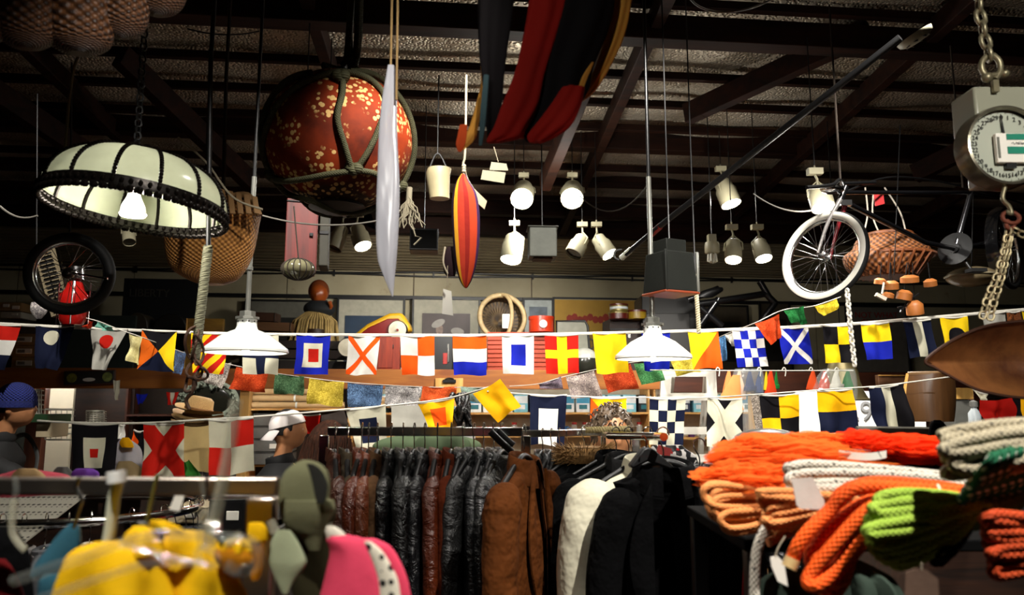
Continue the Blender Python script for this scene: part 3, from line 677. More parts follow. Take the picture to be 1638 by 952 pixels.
w, h = b.x - a.x, b.z - a.z; out = [(-w / 2, 0), (w / 2, 0), (w * .42, h * .9), (w * .34, h), (-w / 2, h)]
MB().prism(out, Matrix.Translation(c), .16).build('shell', M('case_pale', '8c8c7c', .5), t, bevel=.015)
MB().tube([c + Vector((x, -.085, z)) for x, z in out], .012, 6, 0, True).build('edge_binding', m_blk, t)
MB().tube([c + Vector((w / 2 - .01, -.04, h * .4)), c + Vector((w / 2 + .04, -.04, h * .45)), c + Vector((w / 2 + .03, -.04, h * .6)), c + Vector((w / 2 - .03, -.04, h * .65))], .01, 6).build('handle', m_blk, t)
t = T('crash_helmet', 'white-topped dark crash helmet resting on the deck under the suitcase edge', 'helmet', P(935, 592, 7.68))
MB().ell(P(935, 581, 7.68), (.14, .15, .14), 24, 14).build('shell', M('helmet_dark', '33342c', .2), t)
MB().ell(P(935, 579, 7.68), (.145, .155, .145), 24, 14, fn=lambda p: 1 if p.z > .25 else .93).build('white_crown', M('helmet_white', 'd0d0c4', .25), t)
# long boxes and lumber lying on the deck
for i, (u0, u1, v0, v1, cc) in enumerate(((412, 470, 516, 530, '6c4a2c'), (445, 555, 545, 558, '24180f'), (448, 556, 560, 574, '2c1c12'), (450, 560, 577, 592, '1c1410'), (385, 445, 500, 514, '4a2c1a'))):
    t = T('timber_plank', ['brown box-section timber behind the left enamel lamp', 'dark plank topmost of three beside the W flag', 'dark plank middle of three beside the W flag', 'dark plank lowest of three beside the W flag', 'reddish plank lying above the left enamel lamp'][i], 'timber', P(u0, v1, 8.0 + i * .01))
    a = P(u0, (v0 + v1) / 2, 8 + i * .02); b = P(u1, (v0 + v1) / 2 + 2, 8 + i * .02); MB().bar(a, b, .2, (v1 - v0) * px(8)).build('plank', wood('plank' + cc, dark(cc, .6)[:3], lin(cc)[:3], .6, 0, 2), t, bevel=.006)
    MB().bar(a.lerp(b, .97), a.lerp(b, .985), .21, (v1 - v0) * px(8) * 1.05).build('end_band', m_blkm, t)

# ================================================================ things hanging from the roof
def hang_to(g, a, top=None, r=.004, n=6):
    "cord going straight up to the purlins"
    a = Vector(a); z = 3.95 if top is None else top; g.tube([a, a.lerp(Vector((a.x, a.y, z)), .5) + Vector((.004, 0, 0)), Vector((a.x, a.y, z))], r, n)
RX = Matrix.Rotation(pi / 2, 3, 'X')
# ---- leaded glass lamp
def glass_lamp():
    Y = 2.15; c = P(217, 338, Y); s = px(Y) * 1.0; R = 139 * s; H = .150
    t = T('leaded_glass_lamp', 'domed cream glass lamp with dark beaded ribs and scalloped metal band', 'lamp', c)
    tilt = Matrix.Translation(c) @ Matrix.Rotation(rad(5), 4, 'Y') @ Matrix.Rotation(rad(-3), 4, 'X')
    gl = NT('cream_art_glass'); f = gl.ramp(gl.noise(6, 4), .2, .8); cc = gl.mix(f, '8c9078', 'b0b498'); gl.col(cc); gl.set(.2)
    tr = gl.N('ShaderNodeBsdfTranslucent'); gl.L(cc, tr.inputs[0]); mx = gl.N('ShaderNodeMixShader', {0: .07}); gl.L(gl.b.outputs[0], mx.inputs[1]); gl.L(tr.outputs[0], mx.inputs[2]); gl.L(mx.outputs[0], gl.out.inputs[0])
    def prof(q): return (R * (1 - (q) ** 2.1 * .93), H * q ** .95 if q < 1 else H)
    def pr(q): a = q * pi / 2; return (R * max(.06, cos(a) ** .85), H * sin(a) ** .95)
    N = 14; m_lead = M('lead_bronze', '1c1713', .35, .7, .3, 30, .3)
    for k in range(N):
        a0, a1 = 2 * pi * (k + .04) / N, 2 * pi * (k + .96) / N
        g = MB(tilt); g.grid(lambda u, v: (pr(v * .97)[0] * cos(a0 + (a1 - a0) * u), pr(v * .97)[0] * sin(a0 + (a1 - a0) * u), pr(v * .97)[1] + .025), 6, 12)
        g.build('glass_panel', gl.m, t)
        a = 2 * pi * k / N; g = MB(tilt); pts = [((pr(q)[0] + .003) * cos(a), (pr(q)[0] + .003) * sin(a), pr(q)[1] + .026) for q in [i / 24 * .97 for i in range(25)]]
        g.tube(pts, .0045, 6)
        for p in pts: g.ell(p, .0068, 6, 4)
        g.tube([((pr(q)[0] - .006) * cos(a), (pr(q)[0] - .006) * sin(a), pr(q)[1] + .022) for q in [i / 12 * .9 for i in range(13)]], .0045, 6)
        g.build('rib', m_lead, t)
    g = MB(tilt); g.lathe([(R * .99, .03), (R * 1.012, .032), (R * 1.02, .018), (R * 1.012, .002), (R * .99, .004)], (0, 0, 0), 70)
    for i in range(70):
        a = 2 * pi * i / 70; g.ell((R * 1.018 * cos(a), R * 1.018 * sin(a), .018), (.007, .007, .009), 6, 4); g.ell((R * 1.006 * cos(a), R * 1.006 * sin(a), -.002), (.011, .011, .011), 6, 4)
    g.build('beaded_band', m_lead, t)
    g = MB(tilt)
    for i in range(130): a = 2 * pi * i / 130; g.ell((R * 1.0 * cos(a), R * 1.0 * sin(a), -.004), (.0065, .0065, .008), 6, 4)
    g.build('scalloped_rim', m_lead, t)
    MB(tilt).lathe([(0, H + .06), (.012, H + .055), (.03, H + .035), (.035, H + .02), (0, H + .02)], (0, 0, 0), 20).build('cap', m_lead, t)
    b = MB(Matrix.Translation(P(213, 335, Y))); b.lathe([(.0, -.02), (.034, -.02), (.037, -.014), (.033, .008), (.02, .035), (.016, .05), (0, .055)], n=24, m=[1, 1, 0, 0, 0, 0])
    bb = b.build('bulb', [M('bulb_white', 'e0e0d8', .3), emit('bulb_glow', 'fff2dc', 18)], t)
    MB(Matrix.Translation(P(213, 335, Y))).lathe([(.018, .045), (.02, .05), (.02, .085), (0, .09)], n=16).build('socket', m_lead, t)
    g = MB(); g.tube([P(213, 320, Y), c + Vector((0, 0, H + .03))], .005, 6); g.build('stem', m_lead, t)
    g = chain_mb([c + Vector((-.01, 0, H + .05)), Vector((c.x - .02, c.y, 4.1))], .028, .003); g.build('hanging_chain', m_blkm, t)
    lamp('POINT', 'bulb_light', P(213, 303, Y - .07), 6, NEUT, None, .02)
glass_lamp()
solo(MB().tube(crom([P(150, 60, 2.3), P(118, 110, 2.2), P(103, 250, 2.15), P(100, 270, 2.15)]), .005, 6), 'cord', M('string_tan', '6a5a40', .8), 'tan cord dropping from the basket to the left edge of the glass lamp', 'cord')
solo(MB().tube(crom([P(285, 220, 2.6), P(330, 260, 2.6), P(372, 315, 2.6), P(420, 335, 2.6)]), .004, 6), 'cord', M('string_pale', 'a89c84', .8), 'pale cord slanting from the roof to the woven basket handle', 'cord')
# ---- enamel pendant lamps
m_enam = M('white_enamel', 'e4e6e0', .18, 0, .06, 3, .02, coat=.5); m_galv = M('galvanised', '8c8c84', .4, .7, .3, 8, .1)
def enamel(u, v, top, Y, rp, label, lean):
    c = P(u, v, Y); t = T('enamel_pendant_lamp', label, 'lamp', c); r = rp * px(Y); h = .135
    prof = [(r * 1.0, -.006), (r * 1.015, .0), (r * 1.0, .012), (r * .80, .045), (r * .6, .078), (r * .4, .098), (r * .27, .108), (r * .24, .125), (r * .235, .16), (r * .2, .165)]
    inner = [(x * .97, z - .003) for x, z in prof]
    MB(Matrix.Translation(c)).lathe(prof, n=48).build('shade', m_enam, t)
    MB(Matrix.Translation(c)).lathe(list(reversed(inner)) , n=48).build('shade_lining', m_enam, t)
    g = MB(Matrix.Translation(c)); g.tube([(r * 1.0 * cos(a), r * 1.0 * sin(a), -.003) for a in [2 * pi * i / 48 for i in range(48)]], .0045, 6, 0, True); g.build('rolled_rim', m_enam, t)
    g = MB(Matrix.Translation(c))
    for i in range(10): a = 2 * pi * i / 10 + .2; g.ell((r * .236 * cos(a), r * .236 * sin(a), .148), (.004, .004, .004), 8, 5)
    g.build('vent_hole', m_blk, t)
    MB(Matrix.Translation(c)).lathe([(r * .3, .16), (r * .3, .172), (r * .2, .175), (r * .2, .2), (.012, .205)], n=8).build('hexagonal_fitting', m_galv, t, smooth=False)
    tp = P(top[0], top[1], Y); z = 4.0; tp = c + (tp - c) * ((z - c.z) / (tp.z - c.z)); tq = P(u, 283, Y); tq = Vector((c.x, c.y, tq.z)); tp = Vector((c.x, c.y, z))
    g = MB(); g.tube([c + Vector((0, 0, .19)), tq], .0125, 12); g.build('pipe_stem', m_galv, t); MB().tube([tq, tp], .009, 8).build('upper_rod', m_blkm, t)
    g = MB(Matrix.Translation(c + Vector((0, 0, .42)))); g.lathe([(.012, -.01), (.017, -.008), (.017, .008), (.012, .01)], n=12); g.build('pipe_collar', m_galv, t)
    MB(Matrix.Translation(c)).ell((0, 0, .035), (.028, .028, .04), 16, 10).build('bulb', emit('pend_glow', 'fff6e4', 30), t)
    lamp('SPOT', 'pendant_light', c + Vector((0, 0, .02)), 24, NEUT, c - Vector((0, 0, 1)), .03, 150, .6)
enamel(393, 562, (425, 280), 3.75, 65, 'white enamel pendant lamp on a pipe in front of the red and yellow striped flag', 0)
enamel(1045, 572, (1033, 290), 3.75, 60, 'white enamel pendant lamp on a pipe in front of the blue and white P flag', 0)
# ---- woven basket and others
def woven_basket():
    Y = 2.9; t = T('woven_bag_basket', 'tall golden woven basket with cane handles hanging behind the glass lamp', 'basket', P(338, 455, Y))
    wv = weave('basket_weave', 'd8984a', '7c4c1a', 90, 60)
    loft_mb([(322, 305, 388), (332, 274, 414), (360, 266, 412), (400, 267, 405), (430, 276, 392), (447, 300, 378), (455, 320, 360)], Y, .75, 40, .03, 3, 1).build('body', wv, t)
    m_cane = M('cane', '9a7448', .5, 0, .4, 20)
    for dy in (-.12, .1):
        g = MB(); g.tube(crom([P(352, 345, Y + dy), P(352, 322, Y + dy), P(395, 312, Y + dy), P(415, 345, Y + dy)]), .012, 8); g.build('handle', m_cane, t)
    g = MB(); g.tube([P(352, 335, Y), P(357, 310, Y), P(362, 120, Y), Vector((P(362, 120, Y).x, Y, 4.1))], .008, 6); g.tube([P(352, 335, Y), P(330, 270, Y), P(335, 120, Y), Vector((P(335, 120, Y).x, Y, 4.1))], .005, 6); g.build('hanging_rope', M('old_rope', '2c2014', .85, 0, .4, 30), t)
    g = MB()
    for i in range(6): u = 342 + i * 13; g.bar(P(u, 300 + i * 3, Y - .15), P(u + 4, 342, Y - .18), .02, .006)
    g.build('cane_slat', m_cane, t)
woven_basket()
g = MB(); 
def helix(a, b, r, turns, ph, n=10):
    a, b = Vector(a), Vector(b); d = (b - a).normalized(); x = d.cross(Vector((0, 1, 0))).normalized(); y = d.cross(x)
    return [a.lerp(b, i / (turns * n)) + x * r * cos(2 * pi * i / n + ph) + y * r * sin(2 * pi * i / n + ph) for i in range(turns * n + 1)]
for k in range(3): g.tube(helix(P(333, 395, 2.3), P(312, 575, 2.3), .008, 16, k * 2.094), .0075, 6)
q_ = P(337, 100, 2.3); solo(MB().tube([P(333, 395, 2.3), q_, Vector((q_.x, q_.y, 4.1))], .008, 8), 'dark_rope', m_blk, 'dark rope going up to the roof above the grey twisted rope', 'rope')
solo(g, 'twisted_rope', M('grey_rope', '6c6a54', .85, 0, .3, 40), 'thick grey-green twisted rope hanging in front of the woven basket', 'rope')
m_rust = M('rusty_iron', '4a3020', .7, .4, .5, 40, .4)
g = MB(); Y = 2.28
for (u, v, ru, rv, an) in ((307, 548, 9, 26, .1), (316, 560, 7, 24, -.15), (311, 590, 12, 14, 0), (303, 615, 8, 12, .2), (322, 598, 9, 10, .6)):
    c = P(u, v, Y); pts = [c + Matrix.Rotation(an, 3, 'Y') @ Vector((ru * px(Y) * cos(a), .012 * sin(2 * a + u), rv * px(Y) * sin(a))) for a in [2 * pi * i / 18 for i in range(18)]]; g.tube(pts, .0045, 6, 0, True)
solo(g, 'iron_shackle', m_rust, 'cluster of rusty iron shackle rings at the lower end of the grey twisted rope', 'shackle')
g = MB(); g.tube(crom([P(311, 600, Y), P(308, 625, Y), P(298, 640, Y), P(303, 655, Y)]), .006, 8); solo(g, 'hook', m_rust, 'rusty iron hook hanging under the shackle rings above the straw hats', 'hook')
# basket corner at the very top left: big ribbed basket bottom
Y = 1.5; t = T('ribbed_basket', 'large brown scalloped basket hanging in the dark top left corner', 'basket', P(60, 70, Y))
g = MB()
for u0, u1, v1 in ((-90, 10, 72), (-10, 92, 78), (70, 182, 86), (150, 238, 62), (205, 300, 25)):
    loft_mb([(-160, u0 + 10, u1 - 10), (-40, u0, u1), (v1 - 30, u0 + 2, u1 - 3), (v1 - 8, u0 + 18, u1 - 18), (v1, u0 + 40, u1 - 40)], Y + u1 * .0004, .7, 20, .03, 4, u0, g)
g.build('lobed_body', weave('basket_dark', '6a401c', '2a1608', 30, 40, .6), t)
MB().tube([P(60, -100, Y), Vector((P(60, -100, Y).x, Y, 4.1))], .01, 8).build('hanging_rope', M('old_rope', ''), t)
# ---- the big net float
def buoy():
    Y = 2.85; c = P(543, 226, Y); R = 120 * px(Y); t = T('net_float', 'huge weathered orange float with pale barnacle spots in a knotted rope net', 'float', c)
    n = NT('float_paint'); v = n.N('ShaderNodeTexVoronoi', {'Scale': 46.0, 'Vector': n.obj(), 'Randomness': 1.0}); sp = n.math('LESS_THAN', v.outputs['Distance'], .40)
    zone = n.ramp(n.noise(6.5, 4, None, .6), .45, .51); k = n.math('MULTIPLY', sp, zone)
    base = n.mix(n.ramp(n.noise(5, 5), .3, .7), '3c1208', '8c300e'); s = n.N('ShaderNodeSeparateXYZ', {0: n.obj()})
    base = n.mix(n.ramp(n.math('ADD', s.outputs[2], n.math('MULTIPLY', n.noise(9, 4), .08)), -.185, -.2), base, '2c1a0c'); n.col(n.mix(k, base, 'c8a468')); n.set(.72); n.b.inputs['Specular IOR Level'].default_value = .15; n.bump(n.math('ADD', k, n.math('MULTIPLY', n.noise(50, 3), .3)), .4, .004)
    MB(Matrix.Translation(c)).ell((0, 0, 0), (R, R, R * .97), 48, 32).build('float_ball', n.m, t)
    MB(Matrix.Translation(c)).lathe([(.02, -R * .93), (.10, -R * .9), (.11, -R * .95), (.06, -R * 1.02), (0, -R * 1.03)], n=24).build('bottom_plug', M('plug', '241a10', .6), t)
    def S(u, v, front=True):
        d = (P(u, v, 3) - camo.location).normalized(); o = camo.location - c; b = o.dot(d); q = b * b - (o.dot(o) - R * R * 1.0)
        tt = -b - sqrt(q) if q > 0 else -b; p = camo.location + d * tt; e = (p - c).normalized() * R * 1.03; return c + e
    m_net = rope('net_rope', '4a4830', None, '34341e'); g = MB()
    paths = [[(548, 118), (500, 130), (455, 160), (430, 205), (424, 250), (430, 288)], [(548, 118), (548, 150), (540, 190), (552, 235), (562, 270)], [(548, 118), (590, 130), (614, 160), (604, 205), (588, 240), (568, 270)], [(560, 118), (620, 125), (650, 160), (664, 215), (668, 260), (640, 300)],
             [(430, 288), (470, 287), (520, 278), (565, 271)], [(565, 271), (595, 275), (625, 292), (645, 305)], [(430, 288), (460, 305), (500, 318), (545, 336)], [(645, 305), (620, 322), (580, 334), (545, 336)], [(414, 165), (412, 220), (416, 270), (430, 288)], [(500, 120), (440, 138), (414, 190)]]
    for pth in paths:
        pts = [S(u, v) for u, v in pth]; sm = crom(pts, 8); sm = [c + (p - c).normalized() * R * 1.035 for p in sm]; g.tube(sm, .0115, 8)
    for k in range(5):
        a = .6 + k * 1.0; sm = [c + Vector((sin(q) * cos(a + .2 * sin(3 * q)), abs(sin(q) * sin(a)) * 1.0 + .1, cos(q))).normalized() * R * 1.035 for q in [pi * i / 24 for i in range(1, 24)]]; g.tube(sm, .0115, 8)
    for u, v in ((430, 288), (565, 271), (645, 305), (545, 128)):
        p = S(u, v); [g.ell(p + Vector((dx, -.005, dz)), .022, 10, 7) for dx, dz in ((0, 0), (.014, .006), (-.012, .01))]
    g.build('rope_net', m_net, t)
    g = MB(); top = P(566, 52, Y)
    for k in range(6): g.tube(crom([c + Vector((.09 * cos(k), .09 * sin(k), R * 1.0)), P(560, 105, Y) + Vector((.02 * cos(k * 2), .02 * sin(k * 2), 0)), top + Vector((.02 * cos(k * 3), .02 * sin(k), 0)), Vector((top.x, Y, 4.0))]), .013, 8)
    g.build('gathered_rope', m_net, t)
    g = MB()
    for k in range(34):
        a = P(654, 318 + random.uniform(-4, 6), Y - .05); p = [a]; d = Vector((random.uniform(-.5, .5), random.uniform(-.3, .3), -1))
        for i in range(5): p.append(p[-1] + d * .018 + Vector((random.uniform(-.012, .012), 0, random.uniform(-.008, .006))))
        g.tube(p, .0022, 4)
    g.tube(crom([P(655, 300, Y), P(654, 320, Y)]), .012, 8); g.tube([P(655, 345, Y - .05), P(664, 378, Y - .05), P(674, 380, Y - .05), P(662, 392, Y - .05)], .0035, 5)
    g.build('frayed_end', M('frayed', '7c7460', .9), t)
buoy()
# ---- small float, boxes, buckets behind
def hbox(u0, u1, v0, v1, Y, dep, mat, name, label, cat, rz=0, extra=None, top=True, taper=1):
    a, b = P(u0, v1, Y), P(u1, v0, Y); w, h = b.x - a.x, b.z - a.z; c = Vector(((a.x + b.x) / 2, Y + dep / 2, a.z)); t = T(name, label, cat, c); TT = Matrix.Translation(c) @ Matrix.Rotation(rz, 4, 'Z')
    g = MB(TT); vs = [(x * w / 2 * (taper if z else 1), y * dep / 2 * (taper if z else 1), z * h) for x in (-1, 1) for y in (-1, 1) for z in (0, 1)]
    g.add(vs, [(0, 1, 3, 2), (4, 6, 7, 5), (0, 4, 5, 1), (2, 3, 7, 6), (0, 2, 6, 4), (1, 5, 7, 3)]); g.build('body', mat, t, bevel=.006, smooth=False)
    for nm, x, y, z, ww, dd, hh, m in (extra or []): MB(TT).box((x * w, y * dep, z * h), (ww * w, dd * dep, hh * h)).build(nm, m, t, bevel=.003)
    if top: g = MB(); g.tube([c + Vector((0, 0, h)), Vector((c.x, c.y, 4.0))], .004, 6); g.build('hanging_wire', m_blkm, t)
    return t
m_redbox = wood('red_box', '3a0c08', '6c1c14', .5, 2, 2); m_netw = M('net_glass', '4c4838', .3, 0, .4, 20)
hbox(446, 500, 318, 432, 4.2, .22, m_redbox, 'red_crate', 'dark red wooden box hanging lengthwise below the big float', 'box', .3, [('lid_seam', 0, -.5, .96, 1.02, .06, .02, m_blk), ('side_handle', .3, -.52, .5, .12, .08, .05, m_blkm)])
hbox(504, 522, 320, 425, 4.4, .2, M('grey_board', '3a382e', .7), 'grey_panel_box', 'narrow grey box hanging right behind the dark red box', 'box', .2, [('strap', 0, -.51, .5, 1.05, .05, .05, m_blkm)])
t = T('glass_float', 'smoky glass ball in a string net under the dark red box', 'float', P(477, 430, 3.9)); MB().ell(P(477, 431, 3.9), (.085, .085, .055), 24, 14).build('ball', M('smoke_glass', '6c6850', .08, 0, .4, 8, .03), t)
g = MB(); c = P(477, 431, 3.9)
for k in range(8): a = pi * k / 8; g.tube([c + Vector((.088 * cos(a) * cos(q), .088 * sin(a) * cos(q), .058 * sin(q))) for q in [2 * pi * i / 20 for i in range(20)]], .003, 5, 0, True)
g.tube([c + Vector((0, 0, .05)), P(470, 330, 3.9)], .004, 5); g.build('string_net', M('old_rope', ''), t)
hbox(653, 699, 365, 400, 5.5, .18, m_blk, 'loudspeaker', 'black loudspeaker mounted under the roof beam right of the plastic sleeve', 'speaker', .1, [('grille', 0, -.51, .5, .92, .03, .85, M('speaker_cloth', '050505', .9)), ('bracket', .5, 0, .8, .05, .3, .3, m_blkm)])
hbox(846, 890, 362, 410, 4.6, .16, M('zinc_grey', '4a4c44', .55, .3), 'tin_lantern', 'grey square tin box hanging between the spotlight cans', 'lantern', .05, [('bottom_ring', 0, 0, -.03, .7, .7, .05, m_rust), ('top_flange', 0, 0, 1.0, 1.12, 1.1, .04, M('zinc_grey', ''))])
t = hbox(1046, 1110, 400, 465, 3.6, .19, M('grey_green_box', '10120e', .7, spec=.2), 'ship_lantern', 'dark grey-green box lantern with orange underside right of the pendant pipe', 'lantern', .45, [('orange_base', 0, 0, -.02, 1.04, 1.04, .06, M('orange_base', '7a3216', .5)), ('neck', 0, 0, 1.15, .6, .6, .35, M('grey_green_box', '')), ('edge_strip', .48, -.5, .5, .06, .06, 1, m_galv), ('edge_strip', -.48, -.5, .5, .06, .06, 1, M('grey_green_box', ''))], taper=.86)
t = T('cream_tin', 'cream dented tin shade hanging left of the striped cloth fish', 'shade', P(705, 318, 3.0)); loft_mb([(270, 684, 722), (280, 681, 720), (300, 684, 719), (318, 687, 719)], 3.0, .9, 24, .02).build('shade', M('cream_tin', 'b0a480', .5, 0, .3, 8), t)
g = MB(); g.tube(crom([P(682, 285, 3), P(700, 245, 3), P(720, 282, 3)]), .004, 6); g.tube([P(700, 247, 3), P(702, 120, 3)], .003, 6); g.build('wire_handle', m_blkm, t)
# paper tags near the hanging cloth
def tag(pts, Y, label, mat=None, th=.0015, string=None, lines=0):
    c0 = P(*pts[0], Y); t = T('price_tag', label, 'tag', c0); out = [((P(u, v, Y) - c0).x, (P(u, v, Y) - c0).z) for u, v in pts]
    MB().prism(out, Matrix.Translation(c0), th).build('card', mat or m_lab, t)
    if string: MB().tube(crom([P(*q, Y) for q in string]), .0012, 5).build('string', M('string_pale', ''), t)
    return t
m_cardt = M('tag_tan', 'b8a888', .7, 0, .15, 5)
tag([(755, 298), (779, 322), (775, 335), (750, 312)], 2.45, 'beige card tag tied beside the striped cloth fish', m_cardt, string=[(744, 270), (748, 285), (757, 300)])
tag([(786, 259), (810, 262), (813, 273), (783, 272)], 2.6, 'upper small grey card tag hanging right of the big striped cloth', M('tag_grey', '8c8870', .7), string=[(790, 235), (797, 259)])
tag([(772, 272), (809, 276), (806, 293), (769, 287)], 2.6, 'lower small grey card tag with a printed square by the bright bulbs', M('tag_grey', ''), string=[(797, 262), (790, 274)])
tag([(709, 462), (722, 466), (725, 505), (707, 502)], 2.45, 'white card tag dangling below the striped cloth fish', string=[(716, 425), (715, 463)])
# ---- plastic-wrapped long object
t = T('plastic_sleeve', 'long white translucent plastic sleeve hanging point down from two strings', 'plastic wrap', P(628, 475, 1.7))
m_pl = NT('milky_plastic'); m_pl.col('b8b8c0'); m_pl.set(.25); m_pl.b.inputs['Alpha'].default_value = .8; m_pl.b.inputs['Specular IOR Level'].default_value = .9; m_pl.bump(m_pl.noise(9, 3, m_pl.mapv((1, 1, .25)), .5, .6), .5, .02)
loft_mb([(104, 620, 630), (115, 618, 633), (160, 611, 635), (220, 606, 636), (280, 604, 639), (330, 603, 640), (380, 603, 638), (415, 605, 635), (440, 613, 632), (460, 621, 630), (474, 627, 629)], 1.7, .35, 24, .22, 3, 2).build('sleeve', m_pl.m, t)
g = MB(); g.tube([P(625, 110, 1.7), P(628, -60, 1.7), P(628, -200, 1.7)], .0028, 6); g.tube([P(634, 160, 1.68), P(636, 20, 1.68), P(638, -200, 1.68)], .0028, 6); g.build('string', M('string_tan2', '9a7c4c', .8), t)
# ---- big striped cloth (wind sock / blanket) top centre
def stripes(name, cols, k=1.0):
    t = NT(name); s = t.N('ShaderNodeSeparateXYZ', {0: t.uv()}); r = t.N('ShaderNodeValToRGB'); r.color_ramp.interpolation = 'CONSTANT'; e = r.color_ramp.elements
    while len(e) < len(cols): e.new(.5)
    for i, (p, c) in enumerate(cols): e[i].position = p; e[i].color = lin(c)
    t.L(t.math('FRACT', t.math('MULTIPLY', s.outputs[0], k)), r.inputs[0]); t.col(t.mix(t.ramp(t.noise(12, 4), .3, .8), dark('ffffff', .8), r.outputs[0]) if 0 else r.outputs[0]); t.set(.85)
    t.b.inputs['Specular IOR Level'].default_value = .2; t.bump(t.noise(30, 3), .3, .005)
    return t.m
Y = 1.45; t = T('striped_windsock', 'big red, black, orange and yellow striped cloth hanging folded from the roof', 'striped cloth', P(850, 230, Y))
ms = stripes('windsock_stripes', [(0, '20100e'), (.05, '7a1410'), (.13, '1c0c0c'), (.24, '8c1c10'), (.31, 'a0340f'), (.36, '1a1418'), (.44, '14100f'), (.47, '7a5418')], 1)
def drape(cols, Y, name, mats, n=3, amp=.02, th=.03):
    "vertical cloth fold: columns (s) each a polyline of pixels top->bottom"
    g = MB(); cs = [crom([Vector((P(u, v, Y)[0], Y + dy, P(u, v, Y)[2])) for u, v, dy in c], 6) for c in cols]; m = min(len(c) for c in cs)
    def f(a, b):
        x = a * (len(cs) - 1); i = min(int(x), len(cs) - 2); q = x - i; j = b * (m - 1); jj = min(int(j), m - 2); w = j - jj
        g_ = lambda c: c[jj].lerp(c[jj + 1], w)
        p = g_(cs[i]).lerp(g_(cs[i + 1]), q); return p + Vector((0, amp * sin(x * pi * 2) * .6 - th * abs(sin(pi * x)) * (.3 + .7 * b), 0))
    g.grid(f, (len(cs) - 1) * 8, 40)
    return g
c1 = [[(768, -80, 0), (766, 60, 0), (768, 140, 0), (752, 190, .0), (733, 240, 0)], [(790, -80, -.03), (784, 60, -.05), (778, 140, -.05), (766, 190, -.03), (748, 238, 0)],
      [(825, -80, -.03), (812, 60, -.06), (800, 130, -.06), (786, 190, -.05), (772, 226, 0)]]
def panel(rows, mat, nm='cloth_panel', dep=.25, Yo=0, **k): return loft_mb(rows, Y + Yo, dep, 40, .22, 6, len(rows) + rows[0][1], **k).build(nm, mat, t)
mred = cloth('sock_red', '8a150c', trans=.05); mblk = cloth('sock_black', '0a0608', trans=.02); mor = cloth('sock_orange', 'a43c14', trans=.05); myel = cloth('sock_yellow', 'c08838', trans=.08); mblu = cloth('sock_blue', '34484c', trans=.05)
for k, mt in enumerate((mred, mblk, mor, myel, mblu)): pass
panel([(-90, 765, 800), (0, 766, 800), (80, 767, 792), (130, 770, 786), (165, 762, 776), (200, 752, 765), (222, 742, 760), (240, 731, 742)], myel, dep=.5, Yo=.02)
panel([(-90, 764, 830), (0, 764, 822), (80, 766, 812), (140, 772, 806), (190, 776, 800), (229, 781, 792)], mblk, dep=.4)
panel([(120, 774, 782), (170, 769, 779), (205, 767, 776), (233, 766, 771)], mblu, dep=.5, Yo=-.03)
panel([(200, 735, 748), (215, 732, 747), (232, 729, 744), (243, 733, 738)], mor, dep=.5, Yo=-.02)
panel([(-90, 850, 912), (0, 846, 906), (60, 836, 890), (120, 822, 872), (170, 803, 862), (205, 790, 842), (220, 782, 832), (228, 779, 800)], mred, dep=.45, Yo=-.04)
panel([(100, 840, 868), (150, 834, 866), (190, 826, 858), (215, 822, 846), (222, 826, 836)], mor, dep=.5, Yo=-.02)
panel([(-90, 892, 985), (0, 888, 982), (60, 874, 968), (110, 862, 948), (150, 862, 938), (190, 846, 910), (215, 836, 880), (226, 842, 862)], mblk, dep=.5, Yo=-.02)
panel([(140, 900, 935), (170, 880, 928), (200, 858, 912), (218, 845, 890), (228, 848, 870)], mred, dep=.5, Yo=-.05)
panel([(-90, 990, 1016), (0, 982, 1010), (60, 968, 998), (110, 950, 975), (145, 935, 952), (162, 925, 932)], myel, dep=.5, Yo=.01)
panel([(100, 942, 950), (125, 925, 940), (150, 916, 930), (165, 914, 922)], myel, dep=.5, Yo=-.03)
MB().tube([P(850, -90, Y), Vector((P(850, -90, Y).x, Y, 4.0))], .006, 6).build('hanging_cord', M('string_tan', ''), t)
# striped cloth fish
Y = 2.45; t = T('striped_cloth_fish', 'small red, yellow and purple striped stuffed cloth hanging from a tied cord', 'stuffed cloth', P(745, 460, Y))
msf = stripes('fish_stripes', [(0, '2c1c34'), (.54, '24101c'), (.60, 'c89020'), (.66, 'a8301c'), (.74, '8a1c14'), (.80, 'b83c1c'), (.90, '3c2048')], 1)
loft_mb([(278, 738, 744), (290, 730, 750), (310, 724, 762), (340, 722, 767), (380, 724, 767), (420, 728, 763), (445, 734, 756), (457, 740, 750), (461, 744, 747)], Y, .5, 32, .05, 3, 1).build('body', msf, t)
loft_mb([(395, 716, 726), (410, 710, 728), (430, 709, 730), (442, 714, 728)], Y + .03, .6).build('dark_fin', cloth('fin_dark', '241418'), t)
g = MB(); g.tube(crom([P(712, 395, Y - .03), P(709, 420, Y - .04), P(716, 438, Y - .04)]), .003, 6); g.tube(crom([P(742, 280, Y), P(741, 262, Y), P(744, 240, Y), P(746, 120, Y)]), .004, 6)
for i in range(3): g.ell(P(742, 266 + i * 4, Y), .008, 8, 6)
g.build('tie_cord', M('string_pale', ''), t)
